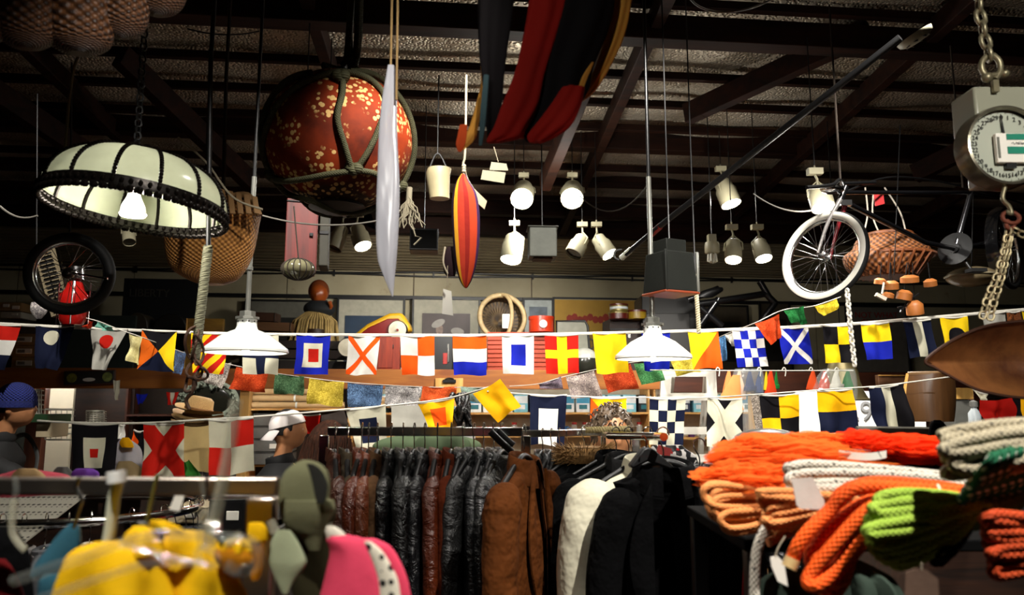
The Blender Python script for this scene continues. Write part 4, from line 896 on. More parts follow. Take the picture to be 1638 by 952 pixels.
# ---- track spotlights
m_can = M('can_cream', 'a8a286', .45, 0, .15, 4, .05); m_canin = M('can_inside', '2c2a24', .5)
def can(u, v, Y, lu, lv, r, name_label, glow, power=0, mat=None, aim=None, gs=60, dy=.06):
    "track can whose mouth sits at (u,v) and whose back end sits at (lu,lv)"
    a, b = P(u, v, Y), P(lu, lv, Y + dy); t = T('track_spotlight', name_label, 'spotlight', b); d = (a - b); L = d.length; q = d.to_track_quat('Z', 'Y').to_matrix(); R = r * px(Y)
    MB().lathe([(0, 0), (R * .7, .002), (R * .8, L * .06), (R * .84, L * .3), (R, L * .42), (R, L), (R * .93, L), (R * .93, L * .72), (0, L * .7)], b, 28, 0, q).build('can', mat or m_can, t)
    MB().lathe([(0, L * .9), (R * .92, L * .9)], b, 24, 0, q).build('lens', glow, KIDS(t)[0])
    g = MB(); g.tube([b + Vector((0, 0, 0)), b + Vector((0, .0, .06)), b + Vector((0, .03, .10))], .008, 8); g.box(b + Vector((0, .03, .12)), (.09, .05, .04)); g.tube([b + Vector((0, .03, .13)), b + Vector((0, .03, .16))], .006, 6); MB().tube([b + Vector((0, .03, .15)), Vector((b.x, b.y + .03, 4.05))], .004, 6).build('stem', m_blkm, t); g.build('mount_arm', m_can, t)
    g = MB(); s1 = q @ Vector((1, 0, 0)); g.tube([b + d * .5 + s1 * R * 1.08, b + d * .1 + s1 * R * 1.0, b + Vector((0, 0, .05)), b + d * .1 - s1 * R, b + d * .5 - s1 * R * 1.08], .005, 6); g.build('yoke', m_can, t)
    if power: lamp('SPOT', 'can_light', a + d.normalized() * .02, power, NEUT, aim if aim is not None else a + d, .03, 100, .7)
    return t
BR = emit('spot_glow', 'fffdf6', 60); DIM = emit('spot_glow_dim', 'fff4dc', 6); OFF_ = M('lens_dark', '3a382e', .2)
YC = 6.2
can(835, 318, YC, 838, 300, 19, 'left of the two brightest spotlights beside the grey card tags', BR, 0, dy=.2)
can(915, 318, YC, 916, 300, 19, 'right of the two brightest spotlights, straight above the twin dim cans', BR, 0, dy=.2)
can(1170, 327, YC, 1155, 290, 17, 'bright spotlight left of the bicycle wheel under the beam', BR, 120, aim=P(1150, 600, 6.8))
can(1317, 332, YC - 1.7, 1308, 302, 19, 'bright spotlight directly above the white tyre of the bicycle', BR, 60, aim=P(1300, 600, 4.0))
can(817, 416, YC, 823, 378, 18, 'lit cream spotlight can left of the grey tin lantern', emit('lens_mid', 'fffaf0', 14), 50, aim=P(780, 560, 9.5))
can(533, 398, YC, 548, 364, 14, 'cream spotlight can pointing down left, left of the plastic sleeve', OFF_)
can(581, 394, YC, 571, 364, 15, 'cream spotlight can with thin lit edge beside the plastic sleeve', DIM, 30, aim=P(560, 560, 9.5))
can(917, 407, YC, 932, 380, 15, 'cream can facing down left of the crossed pair on the right of the tin lantern', OFF_)
can(975, 407, YC, 955, 380, 14, 'cream can facing down right of the crossed pair on the right of the tin lantern', DIM, 25, aim=P(960, 560, 9.5))
can(1173, 416, YC - .5, 1173, 386, 14, 'cream square-looking spotlight can second of the three right of the ship lantern', DIM, 12, aim=P(1180, 500, 8))
can(1222, 414, YC - .5, 1214, 386, 14, 'cream spotlight can nearest the bicycle wheel, third of three', emit('lens_mid', ''), 18, aim=P(1250, 520, 8))
t = T('spiral_bulb_socket', 'finned bare bulb socket, first of the three fittings right of the ship lantern', 'spotlight', P(1139, 392, YC - .5)); g = MB(Matrix.Translation(P(1139, 400, YC - .5)))
g.lathe([(0, .06), (.05, .06), (.056, .04), (.056, -.02), (.045, -.03), (0, -.03)], n=20); g.build('socket', m_can, t); g = MB(Matrix.Translation(P(1139, 400, YC - .5)))
for i in range(6): a = i * pi / 3; g.tube([(.028 * cos(a), .028 * sin(a), -.02), (.034 * cos(a), .034 * sin(a), -.09), (.01 * cos(a), .01 * sin(a), -.1)], .008, 6)
g.build('tube_lamp', M('tube_off', 'b8b4a0', .3), t); MB(Matrix.Translation(P(1139, 400, YC - .5))).box((0, 0, .09), (.06, .06, .06)).build('mount', m_can, t); MB().tube([P(1139, 392, YC - .5), Vector((P(1139, 392, YC - .5).x, YC - .5, 4.05))], .004, 6).build('stem', m_blkm, t)
can(207, 388, 5.0, 205, 364, 10, 'small round cream light fitting under the beam below the glass lamp', OFF_)
t = T('smoke_detector', 'cream round smoke detector on a dark roof beam at the top right', 'smoke detector', P(1462, 57, 3.2)); Rd = Matrix.Rotation(rad(-30), 3, 'Y')
MB().lathe([(0, -.035), (.05, -.032), (.075, -.018), (.08, 0), (0, 0)], P(1462, 57, 3.2), 28, 0, Rd).build('housing', M('detector', 'a09c84', .5), t)
g = MB()
for i in range(8): a = i * pi / 4; g.box(P(1462, 57, 3.2) + Rd @ Vector((.052 * cos(a), .052 * sin(a), -.03)), (.022, .006, .006), Matrix.Rotation(a + pi / 2, 3, 'Z'))
g.build('vent_slot', m_blk, t)
# ---- long pole across the roof
t = T('boat_pole', 'long black pole with red tape slanting down under the roof on the right', 'pole', P(1002, 398, 4.6)); A, B = P(1440, 60, 3.4), P(1050, 366, 4.6)
C_ = P(990, 416, 4.85); MB().tube([A, B], .018, 10).build('shaft', m_blkm, t); MB().tube([P(1056, 362, 4.58), P(1040, 376, 4.66)], .021, 10).build('red_tape', M('tape_red', '9a1c12', .4), t)
MB().tube([B, P(1000, 408, 4.82)], .016, 10).build('lower_shaft', m_blkm, t); MB().tube([P(1010, 399, 4.78), P(994, 413, 4.85)], .02, 10).build('clear_tip', M('tip_pale', 'b8b8a8', .2), t)
MB().tube(crom([C_, C_ + Vector((-.03, 0, .02)), C_ + Vector((-.02, 0, .06)), C_ + Vector((.02, 0, .07))]), .008, 6).build('hook', m_blkm, t)
# ---- cable loop at top
solo(MB().tube([P(1172, -22, 2.6) + Vector((.17 * cos(a), .02 * sin(a * 2), .1 * sin(a))) for a in [2 * pi * i / 40 for i in range(40)]], .004, 6, 0, True), 'cable_loop', M('cable_grey', '5c5850', .5), 'loop of thin grey cable hanging at the top edge right of the striped cloth', 'cable')
for i, (a, b, s, lb) in enumerate((((300, 46, 4.3), (415, 50, 4.3), .03, 'thin dark cable stapled along the upper left beam'), ((920, 305, 5.6), (1040, 290, 5.6), .2, 'drooping grey cable looped under the roof between the bright bulbs and the pipe'), ((1205, 310, 4.4), (1305, 335, 4.4), .05, 'thin cable running into the bright spotlight above the bicycle wheel'), ((0, 330, 3.5), (60, 345, 3.5), .03, 'white wire sagging at the left edge beside the glass lamp'), ((420, 345, 4), (610, 352, 4), .04, 'thin dark wire strung below the big float'))):
    solo(MB().tube(line(P(*a), P(*b), 12, s), .005, 6), 'cable', M('cable_grey', '') if i != 0 else m_blk, lb, 'cable')
# ---- bicycles
def wheel(t, c, R, Rm, tire, rim, nsp=28, white=None, tr=.02, nm=None):
    R3 = Rm.to_3x3(); ring = lambda r, y, n=64: [c + R3 @ Vector((r * cos(a), y, r * sin(a))) for a in [2 * pi * i / n for i in range(n)]]
    g = MB(); n1, n2 = 72, 14
    def f(u, v):
        a = u * 2 * pi; b = v * 2 * pi; rr = R + tr * cos(b) * (1 + (.06 if int(u * 288) % 2 else 0) * (cos(b) > .3)); return c + R3 @ Vector((rr * cos(a), tr * sin(b), rr * sin(a)))
    g.grid(f, 144, n2, 0, True)
    g.m = [1 if (white is not None and .52 < ((i // 144) + .5) / n2 < .98 and .58 < ((i // 144) + .5) / n2 < .84) else 0 for i in range(len(g.f))] if white is not None else g.m
    w_ = g.build(nm or 'tyre', [tire, white] if white is not None else tire, t)
    if nm: t = w_
    g = MB(); g.grid(lambda u, v: c + R3 @ Vector(((R - tr * .8 - .012 * abs(sin(v * 2 * pi)) * (v < .5)) * cos(u * 2 * pi), .012 * cos(v * 2 * pi), (R - tr * .8 - .012 * abs(sin(v * 2 * pi)) * (v < .5)) * sin(u * 2 * pi))), 64, 10, 0, True); g.build('rim', rim, t)
    g = MB(); g.lathe([(0, -.03), (.012, -.03), (.022, -.026), (.022, -.022), (.01, -.018), (.01, .018), (.022, .022), (.022, .026), (.012, .03), (0, .03)], c, 20, 0, R3 @ RX); g.tube([c + R3 @ Vector((0, -.05, 0)), c + R3 @ Vector((0, .05, 0))], .005, 8); g.build('hub', rim, t)
    for i in range(nsp):
        a = 2 * pi * i / nsp; s = 1 if i % 2 else -1; o = (.45 if (i // 2) % 2 else -.45) * 1.6
        MB().tube([c + R3 @ Vector((.02 * cos(a + o), s * .022, .02 * sin(a + o))), c + R3 @ Vector(((R - tr - .006) * cos(a), 0, (R - tr - .006) * sin(a)))], .0014, 4).build('spoke', rim, t)
m_tire = M('tyre_rubber', '0a0a0a', .7, 0, .3, 30, .3); m_bchrome = chrome('bike_chrome', 'c8c8c8', .2); m_bwhite = M('tyre_cream', 'd8d4c8', .6, 0, .15, 8)
m_frame = M('frame_black', '101012', .25, .3, .2, 5, .02, coat=.5)
def bicycle():
    Y = 3.9; c = P(1318, 410, Y); t = T('bicycle', 'black bicycle with a white-walled front wheel hung under the roof at right', 'bicycle', c)
    ny = Vector((.80, .55, -.20)).normalized(); nx = Vector((.55, -.80, 0)).normalized(); nz = nx.cross(ny).normalized(); nx = ny.cross(nz); Rm = Matrix((nx, ny, nz)).transposed(); wheel(t, c, 70 * px(Y) * 1.0, Rm, m_tire, m_bchrome, 32, m_bwhite, .024, 'front_wheel')
    ax = Rm @ Vector((0, .055, 0)); H1 = P(1350, 308, Y + .02); H0 = P(1343, 322, Y)
    for s in (-1, 1):
        MB().tube(crom([c + ax * s, c.lerp(H0, .55) + ax * s * .8, H0 + ax * s * .5 + Vector((.02, 0, 0))], 8), [.007 + .0004 * i for i in range(17)], 8).build('fork_blade', M('fork_grey', '8a8684', .3, .4) if s < 0 else M('fork_red', '7c1c24', .3), t)
    MB().tube([H0, H1 + Vector((.01, 0, .03))], .018, 10).build('head_tube', m_frame, t)
    BBk = P(1528, 398, Y + .5); ST = P(1553, 308, Y + .52); RR = P(1655, 372, Y + .9)
    for nm, a, b, r in (('top_tube', H1, ST, .012), ('down_tube', H0 + Vector((.02, 0, 0)), P(1480, 388, Y + .38), .015), ('down_tube_lower', P(1480, 388, Y + .38), BBk, .015), ('chain_stay', BBk, RR, .01), ('seat_stay', ST, P(1600, 316, Y + .62), .008)):
        MB().tube([a, b], r, 10).build(nm, m_frame, t)
    MB().tube([BBk, ST], .016, 10).build('seat_tube', M('chrome_dark', '6c6c70', .15, .9), t)
    MB().tube(crom([H1, P(1420, 284, Y + .3), P(1500, 290, Y + .5), P(1590, 312, Y + .6), P(1650, 330, Y + .8)]), .006, 8).build('brake_cable', m_blkm, t)
    g = MB(); g.lathe([(0, 0), (.1, 0), (.1, .006), (.03, .006), (.03, .02), (0, .02)], BBk, 30, 0, Rm @ RX); g.build('chainring', m_blkm, t)
    MB().tube([BBk, BBk + Vector((.05, -.06, -.14))], .009, 8).build('crank', m_blkm, t); MB().box(BBk + Vector((.05, -.1, -.15)), (.09, .07, .02)).build('pedal', m_tire, t)
    fw = P(1610, 400, Y + .75); g = MB(); g.grid(lambda u, v: fw + Matrix.Rotation(rad(40), 3, 'Z') @ Vector((.27 * cos(rad(100) + u * rad(120)), .035 * (v - .5) * 2, .27 * sin(rad(100) + u * rad(120)) + .01 * sin(v * pi))), 24, 6); g.build('rear_mudguard', M('mudguard', '18181a', .12, .2, coat=1), t)
    rw = Matrix.Rotation(rad(40), 3, 'Z'); wheel(t, fw + Vector((.02, .02, -.0)), .23, rw, m_tire, m_bchrome, 20, None, .02, 'rear_wheel')
    g = MB(); s0 = P(1335, 300, Y); loft_mb([(294, 1318, 1330), (299, 1312, 1345), (305, 1314, 1350), (309, 1322, 1345)], Y - .02, .8, 20, 0, 3, 0, g); g.build('headlamp', chrome(), t)
    g = MB(); g.tube(crom([H1 + Vector((0, 0, .03)), H1 + Vector((-.02, 0, .07)), P(1330, 296, Y - .1), P(1290, 300, Y - .2)]), .01, 8); g.tube(crom([H1 + Vector((0, 0, .05)), P(1400, 292, Y + .2)]), .01, 8); g.build('handlebar', m_blkm, t)
    MB().box(P(1352, 325, Y), (.06, .03, .03)).build('brake_caliper', m_bchrome, t)
    for u in (1345, 1540):
        a = P(u, 300, Y + (.02 if u < 1400 else .5)); MB().tube([a, Vector((a.x, a.y, 3.9))], .006, 6).build('hanging_cord', M('old_rope', ''), t)
bicycle()
t = T('spoked_wheel', 'dark spoked bicycle wheel hanging below the glass lamp at left', 'wheel', P(112, 500, 2.9)); Rw = Matrix.Rotation(rad(18), 3, 'Z') @ Matrix.Rotation(rad(15), 3, 'Y') @ Matrix.Rotation(rad(5), 3, 'X')
wheel(t, P(112, 438, 2.9), 59 * px(2.9), Rw, m_tire, m_bchrome, 28, None, .02)
MB().bar(P(112, 436, 2.88), P(172, 446, 2.86), .006, .006).build('axle_bar', m_bchrome, t)
for a, b in (((112, 372), (115, 100)),): MB().tube([P(*a, 2.9), P(*b, 2.9)], .004, 6).build('hanging_wire', m_blkm, t)
# things glimpsed through that wheel: louvred boards, bottles on the deck
Y = 4.3; t = T('louvred_shutter', 'tan slatted shutter leaning behind the dark bicycle wheel', 'shutter', P(100, 490, Y))
MB().bar(P(64, 402, Y), P(92, 505, Y), .03, .055).build('stile', M('tan_board', '6c6048', .7), t); MB().bar(P(78, 398, Y), P(104, 505, Y), .03, .055).build('stile', M('tan_board', ''), t)
for i in range(14): q = i / 14; MB().bar(P(60 + 28 * q, 410 + 92 * q, Y - .03), P(82 + 28 * q, 404 + 92 * q, Y - .03), .006, .008).build('slat', m_blk, t)
# red lantern + white things below wheel
t = T('red_lantern', 'red glass ship lantern hanging behind the dark bicycle wheel', 'lantern', P(120, 520, 4.2)); mr = M('lantern_red', '9a1410', .15, 0, .4, 12)
MB().lathe([(0, 0), (.055, 0), (.07, .03), (.072, .17), (.05, .2), (.035, .25), (0, .26)], P(115, 520, 4.2), 24).build('globe', mr, t); MB().lathe([(.03, .25), (.05, .26), (.04, .33), (0, .34)], P(115, 520, 4.2), 20).build('cap', m_bchrome, t)
for k in range(4): a = k * pi / 2 + .4; MB().tube([P(115, 520, 4.2) + Vector((.078 * cos(a), .078 * sin(a), 0)), P(115, 520, 4.2) + Vector((.078 * cos(a), .078 * sin(a), .24))], .004, 6).build('guard_wire', m_bchrome, t)
t = T('plastic_flag_bundle', 'pale printed cloth bundle hanging below the left of the dark wheel', 'cloth', P(60, 510, 3.8)); MB().tube([P(58, 485, 3.8), P(60, 150, 3.8)], .003, 5).build('string', m_blkm, t); loft_mb([(484, 50, 66), (492, 48, 75), (500, 50, 74), (510, 58, 66)], 3.8, .4, 20, .2, 5).build('folded_cloth', cloth('bundle', 'c8c0b8', print_='605a60', ps=40), t)
# ---- weighing scale, chain, shackle, hook
def scale():
    Y = 1.75; s = px(Y); t = T('weighing_scale', 'round cream hanging dial scale with numbers and a green sticker at the right edge', 'scale', P(1606, 300, Y)); c = P(1606, 235, Y)
    m_scream = M('scale_cream', '8c8c7a', .3, 0, .12, 4, .03); m_rim = M('scale_rim', '8c8674', .25, .8, .4, 12)
    a, b = P(1549, 230, Y + .05), P(1662, 148, Y + .05); w, h = b.x - a.x, b.z - a.z
    MB().box(((a.x + b.x) / 2, Y + .06, (a.z + b.z) / 2), (w, .1, h)).build('housing', m_scream, t, bevel=.006)
    a, b = P(1562, 300, Y + .06), P(1640, 270, Y + .06); MB().box(((a.x + b.x) / 2, Y + .06, (a.z + b.z) / 2), (b.x - a.x, .07, b.z - a.z)).build('lower_housing', m_scream, t, bevel=.005)
    R = 68 * s; MB().lathe([(R * .9, -.012), (R * .94, -.02), (R * .99, -.018), (R * 1.03, 0), (R * 1.03, .035), (0, .04)], c, 64, 0, Matrix.Rotation(-pi / 2, 3, 'X')).build('rim', m_rim, t)
    MB().lathe([(0, 0), (R * .93, 0), (R * .93, .01)], c, 64, 0, Matrix.Rotation(-pi / 2, 3, 'X')).build('dial', M('dial_cream', 'a8ac9c', .4, 0, .05, 4, .02), t)
    g = MB(); g2 = MB()
    for i in range(30):
        an = pi / 2 - 2 * pi * i / 30 + .02; p = c + Vector((R * .74 * cos(an), -.003, R * .74 * sin(an))); g.text(str(i), Matrix.Translation(p), .0155, 0, .0004)
    for i in range(120): an = 2 * pi * i / 120; r0 = .84 if i % 4 == 0 else .87; g2.bar(c + Vector((R * r0 * cos(an), -.0025, R * r0 * sin(an))), c + Vector((R * .9 * cos(an), -.0025, R * .9 * sin(an))), .0008, .0008)
    g.build('dial_numbers', m_blk, t); g2.build('tick_marks', m_blk, t)
    MB().prism([(-.0035, R * .1), (.0035, R * .1), (.0008, R * .82), (-.0008, R * .82)], Matrix.Translation(c + Vector((0, -.007, 0))) @ Matrix.Rotation(rad(-4), 4, 'Y'), .001).build('needle', m_blk, t)
    q = P(1618, 237, Y); MB().box(q + Vector((-.005, -.012, -.005)), (58 * s, .012, 50 * s)).build('plaque', m_lab, t, bevel=.002); MB().box(P(1590, 240, Y) + Vector((0, -.012, 0)), (4 * s, .014, 36 * s)).build('plaque_clip', M('grey_clip', '6c6c60', .5), t)
    for dz, hh in ((15, 10), (-8, 12)): MB().box(q + Vector((.008, -.019, dz * s)), (42 * s, .002, hh * s)).build('green_band', M('sticker_green', '128468', .5), t)
    MB().tube([q + Vector((.008 + (i - 6) * 2.4 * s, -.021, (3.5 + 2.2 * sin(i * 2.3)) * s)) for i in range(13)], .0007, 4).build('handwriting', m_blk, t)
    MB().text('1.5 am', Matrix.Translation(q + Vector((.008, -.0205, 3.5 * s))), .008, 0, .0003).build('handwriting', m_blk, t)
    MB().box(P(1612, 262, Y) + Vector((0, -.008, 0)), (16 * s, .012, 20 * s)).build('black_catch', m_blk, t)
    m_iron = M('galv_iron', '8c8468', .4, .6, .4, 30, .3)
    sh = T('bow_shackle', 'galvanised bow shackle joining the chain to the top of the dial scale', 'shackle', P(1590, 140, Y))
    pts = crom([P(1583, 127, Y), P(1571, 112, Y), P(1572, 97, Y), P(1584, 88, Y), P(1597, 96, Y), P(1600, 112, Y), P(1592, 127, Y)]); MB().tube(pts, .007, 10).build('bow', m_iron, sh)
    g = MB(); g.tube([P(1572, 122, Y), P(1606, 118, Y)], .006, 10); g.ell(P(1607, 118, Y), (.012, .012, .009), 12, 8); g.ell(P(1579, 124, Y), .013, 12, 8); g.build('pin', m_iron, sh); MB().box(P(1592, 138, Y), (.014, .01, .03)).build('eye_plate', m_iron, sh)
    g = chain_mb([P(1584, 96, Y), P(1574, 55, Y), P(1567, 20, Y), P(1562, -40, Y), P(1556, -200, Y)], .045, .0055, None, 10, .68)
    solo(g, 'chain', m_iron, 'heavy galvanised chain holding up the dial scale', 'chain')
    hk = T('scale_hook', 'iron S hook with rusty ring under the dial scale', 'hook', P(1615, 350, Y)); MB().tube(crom([P(1608, 298, Y), P(1604, 318, Y), P(1614, 330, Y), P(1618, 342, Y), P(1609, 338, Y)]), .005, 8).build('hook', m_iron, hk)
    MB().tube([P(1617, 348, Y) + Vector((.02 * cos(a), .004 * sin(a), .015 * sin(a))) for a in [2 * pi * i / 20 for i in range(20)]], .005, 8, 0, True).build('rusty_ring', M('rust_ring', '6c3420', .7, .3), hk)
    MB().tube(crom([P(1612, 352, Y), P(1610, 362, Y), P(1618, 366, Y), P(1624, 356, Y)]), .005, 8).build('swivel', M('rust_ring', ''), hk)
    g = chain_mb([P(1614, 366, Y), P(1607, 400, Y), P(1596, 440, Y), P(1580, 475, Y), P(1569, 515, Y)], .023, .0027); chain_mb([P(1616, 366, Y + .02), P(1612, 400, Y + .02), P(1600, 450, Y + .02), P(1588, 490, Y + .02), P(1583, 515, Y + .02)], .023, .0027, g)
    chain_mb([P(1620, 366, Y), P(1640, 378, Y), P(1700, 400, Y), P(1715, 515, Y)], .023, .0027, g)
    solo(g, 'scale_chain', M('chain_pale', 'a89a74', .5, .4, .4, 40, .2), 'twin strands of small pale chain running from the scale hook to the leaf-shaped tray', 'chain')
scale()
# leaf-shaped copper scale pan
Y = 1.75; cc = P(1652, 575, Y); t = T('leaf_shaped_pan', 'large brown leaf-shaped metal pan hanging on chains under the scale', 'tray', cc)
nn = NT('brown_pan'); nn.col(nn.mix(nn.ramp(nn.noise(7, 6, None, .65), .35, .72), '4c2814', '8c5a30')); nn.set(.42, .35); nn.bump(nn.noise(20, 4), .2, .004)
half = [(1480, 578), (1505, 556), (1540, 536), (1580, 521), (1620, 515), (1660, 513), (1700, 517), (1760, 536), (1800, 562), (1826, 580), (1790, 610), (1740, 630), (1690, 640), (1640, 637), (1600, 632), (1560, 622), (1520, 602), (1495, 588)]
outl = crom([P(u, v, Y) for u, v in half], 5, True)
def pf(u, v):
    p = outl[int(round(u * len(outl))) % len(outl)]; return cc + (p - cc) * v + Vector((0, .07 * (1 - v * v) - .0, 0))
g = MB(); g.grid(pf, len(outl), 12, 0, True); g.grid(lambda u, v: pf(u, v) + Vector((0, .004, 0)), len(outl), 12, 0, True); g.build('pan', nn.m, t)
MB().tube(outl, .0035, 6, 0, True).build('rolled_edge', M('pan_edge', '3c2010', .45, .3), t)
g = MB(); g.tube([P(1480, 578, Y), P(1520, 600, Y + .06), P(1560, 618, Y + .09), P(1600, 632, Y + .05)], .004, 6); g.build('under_ridge', M('pan_edge', ''), t)
# ---- wicker lampshade / basket, wooden chimes, pale dish, small red cards
Y = 4.6; t = T('wicker_hamper', 'brown wicker basket hanging right of the bicycle front wheel', 'basket', P(1430, 450, Y)); wv = weave('hamper', 'a0602c', '3a1c0a', 70, 18)
loft_mb([(374, 1388, 1455), (384, 1372, 1470), (398, 1366, 1482), (410, 1352, 1486), (430, 1358, 1478), (444, 1376, 1462)], Y, .8, 36, .02).build('body', wv, t)
g = MB(); g.tube([P(1425, 410, Y) + Vector((67 * px(Y) * cos(a), .21 * sin(a), 0)) for a in [2 * pi * i / 40 for i in range(40)]], .012, 6, 0, True); g.tube([P(1421, 376, Y) + Vector((35 * px(Y) * cos(a), .12 * sin(a), 0)) for a in [2 * pi * i / 40 for i in range(40)]], .012, 6, 0, True); g.build('rim_cane', M('cane_brown', '7c4420', .5, 0, .3, 20), t)
for i in range(22): a = 2 * pi * i / 22; MB().tube([P(1423, 410, Y) + Vector((64 * px(Y) * cos(a), .24 * sin(a), 0)), P(1419, 443, Y) + Vector((45 * px(Y) * cos(a), .17 * sin(a), 0))], .008, 5).build('stake', M('cane_brown', ''), t)
g = MB(); g.tube(crom([P(1384, 300, Y), P(1388, 340, Y), P(1382, 372, Y)]), .005, 6); g.tube(crom([P(1397, 310, Y), P(1396, 345, Y), P(1406, 372, Y)]), .005, 6); g.tube(crom([P(1415, 300, Y), P(1440, 340, Y), P(1450, 376, Y)]), .005, 6); g.build('hanging_cord', M('string_white', 'c8c0b0', .8), t)
tag([(1397, 307), (1412, 305), (1415, 326), (1400, 330)], 4.3, 'small red card hanging above the wicker basket', M('card_red', 'b01c20', .5))
Y = 4.2; t = T('wooden_chimes', 'cluster of carved orange wooden bells on cords under the wicker basket', 'chimes', P(1420, 500, Y)); mw = M('chime_wood', 'a8642c', .5, 0, .3, 10)
for u, v, r, h in ((1408, 450, 9, 10), (1426, 456, 11, 14), (1421, 472, 9, 9), (1447, 472, 12, 16), (1463, 492, 13, 22), (1455, 446, 14, 12), (1488, 452, 10, 12)):
    c = P(u, v, Y); s = px(Y); MB().lathe([(0, h * s / 2), (r * s * .5, h * s / 2), (r * s, h * s * .2), (r * s, -h * s / 2), (r * s * .8, -h * s / 2), (0, h * s * .1)], c, 16, 0, Euler((.2, .2 * sin(u), 0)).to_matrix()).build('bell', mw, t)
    MB().tube([c + Vector((0, 0, h * s * .4)), P(u + 4 * sin(u), 420, Y)], .003, 5).build('cord', m_blkm, t)
g = MB(); g.tube([P(1440, 500, Y), P(1452, 482, Y), P(1470, 470, Y)], .006, 6); g.tube([P(1436, 492, Y), P(1458, 488, Y)], .005, 6); g.tube([P(1430, 440, Y), P(1440, 200, Y)], .003, 5); g.build('twig', m_blkm, t)
g = MB(); g.tube([P(1414, 452, Y - .05), P(1411, 470, Y - .05)], .006, 6); g.box(P(1409, 475, Y - .05), (.06, .02, .02), (0, .5, 0)); g.build('white_anchor_charm', M('string_white', ''), t)
Y = 4.6; t = T('shell_dish', 'pale oval pearl dish lamp hanging right of the chimes', 'dish', P(1555, 445, Y)); MB().ell(P(1554, 443, Y), (.145, .14, .062), 30, 14, fn=lambda p: 1).build('dish', M('pearl', '8a7a5c', .25, 0, .3, 10), t); MB().tube([P(1554, 443, Y) + Vector((.147 * cos(a), .142 * sin(a), .004)) for a in [2 * pi * i / 36 for i in range(36)]], .006, 6, 0, True).build('rim', M('pearl_rim', 'a89c80', .3), t)
MB().tube([P(1554, 425, Y), P(1560, 200, Y)], .004, 6).build('hanging_wire', m_blkm, t)
# ropes hanging with knotted pale cord (two)
g = MB()
for k in range(2): g.tube(helix(P(1112, 440, 4.0), P(1118, 533, 4.05), .006, 12, k * pi), .007, 6)
solo(MB().tube([Vector((P(1109, 360, 4).x, 4, 4.1)), P(1109, 360, 4.0), P(1112, 440, 4.0)], .004, 6), 'thin_wire', m_blk, 'thin dark wire above the pale braided cord', 'wire'); solo(g, 'braided_cord', M('cord_cream', 'b8ac8c', .8), 'pale braided cord hanging right of the ship lantern to the flag line', 'rope')
g = chain_mb([P(1355, 462, 3.5), P(1360, 520, 3.5), P(1368, 592, 3.5)], .03, .006, None, 6, .5); solo(g, 'pale_chain', M('chain_white', 'd0ccc0', .4, .2, .2, 40), 'whitish chain hanging below the bicycle wheel in front of the yellow flags', 'chain')
# dark bicycle frame silhouettes on the deck, bell, boards, signs on the right
Y = 7.6; t = T('bare_cycle_frame', 'bare black bicycle frame standing in the dark behind the hanging cord', 'bicycle frame', P(1170, 530, Y))
for nm, a, b in (('top_tube', (1110, 488), (1225, 470)), ('down_tube', (1120, 492), (1155, 522)), ('seat_tube', (1150, 478), (1120, 520)), ('fork', (1225, 470), (1240, 485)), ('chain_stay', (1240, 485), (1210, 525)), ('stem', (1215, 450), (1232, 478)), ('saddle_post', (1100, 480), (1150, 462))): MB().tube([P(*a, Y), P(*b, Y)], .035, 8).build(nm, m_frame, t)
loft_mb([(460, 1140, 1156), (466, 1122, 1156), (476, 1106, 1140)], Y, .5).build('saddle', m_blk, t)
t = T('dark_cabinet', 'dark slant-topped cabinet on the deck behind the right enamel lamp', 'cabinet', P(1070, 590, 8.0)); c0 = P(1060, 590, 8.2); out = [((P(u, v, 8.2) - c0).x, (P(u, v, 8.2) - c0).z) for u, v in ((1022, 590), (1105, 590), (1105, 500), (1088, 470), (1035, 466), (1020, 478))]
MB().prism(out, Matrix.Translation(c0), .5).build('cabinet_body', M('cab_dark', '0e0c0a', .5), t, bevel=.01); MB().box(c0 + Vector((0, -.26, .35)), (.5, .02, .45)).build('door', M('cab_door', '15110c', .45), t, bevel=.005)
def bell():
    Y = 5.2; c = P(1350, 640, Y); s = px(Y); t = T('brass_bell', 'dull beige metal ship bell under the yellow and black flag', 'bell', c)
    MB().lathe([(38 * s, 2 * s), (37 * s, 0), (30 * s, 14 * s), (25 * s, 30 * s), (23 * s, 48 * s), (20 * s, 58 * s), (8 * s, 62 * s), (0, 62 * s)], c, 40).build('bell_body', M('bell_metal', '8c8058', .4, .5, .3, 8), t)
    MB().lathe([(38 * s, 3 * s), (40 * s, 1 * s), (38 * s, -1 * s)], c, 40).build('lip', M('bell_metal', ''), t); MB().tube([c + Vector((-.03, 0, 62 * s)), c + Vector((-.03, 0, 72 * s)), c + Vector((.03, 0, 72 * s)), c + Vector((.03, 0, 62 * s))], .008, 8).build('crown_loop', M('bell_metal', ''), t)
    MB().tube([c + Vector((0, 0, 72 * s)), c + Vector((0, 0, 2.0))], .004, 5).build('hanging_cord', m_blkm, t)
bell()
t = T('price_board', 'bright white board reading .95 behind the navy striped flags', 'sign', P(1375, 690, 6.0)); a, b = P(1276, 694, 6.0), P(1476, 626, 6.0); MB().box(((a.x + b.x) / 2, 6.0, (a.z + b.z) / 2), (b.x - a.x, .03, b.z - a.z)).build('board', M('board_white', 'f4f2ec', .6, 0, .03, 3, .02), t, bevel=.003)
MB().text('.95', Matrix.Translation(P(1392, 659, 5.975)), .21, 0, .002).build('price_digits', M('digit_grey', '8a8a8a', .6), t); MB().bar(P(1376, 694, 6.02), P(1376, 760, 6.02), .05, .05).build('leg', m_dkwood, t)
lamp('SPOT', 'added_board_light', P(1376, 560, 5.0) + Vector((0, 0, 1.2)), 260, NEUT, P(1376, 660, 6.0), .05, 50, .8)  # unseen spot added to brighten the price board
t = T('bent_wood_panel', 'curved brown plywood panel standing right of the white price board', 'panel', P(1500, 680, 3.2)); Y = 3.2
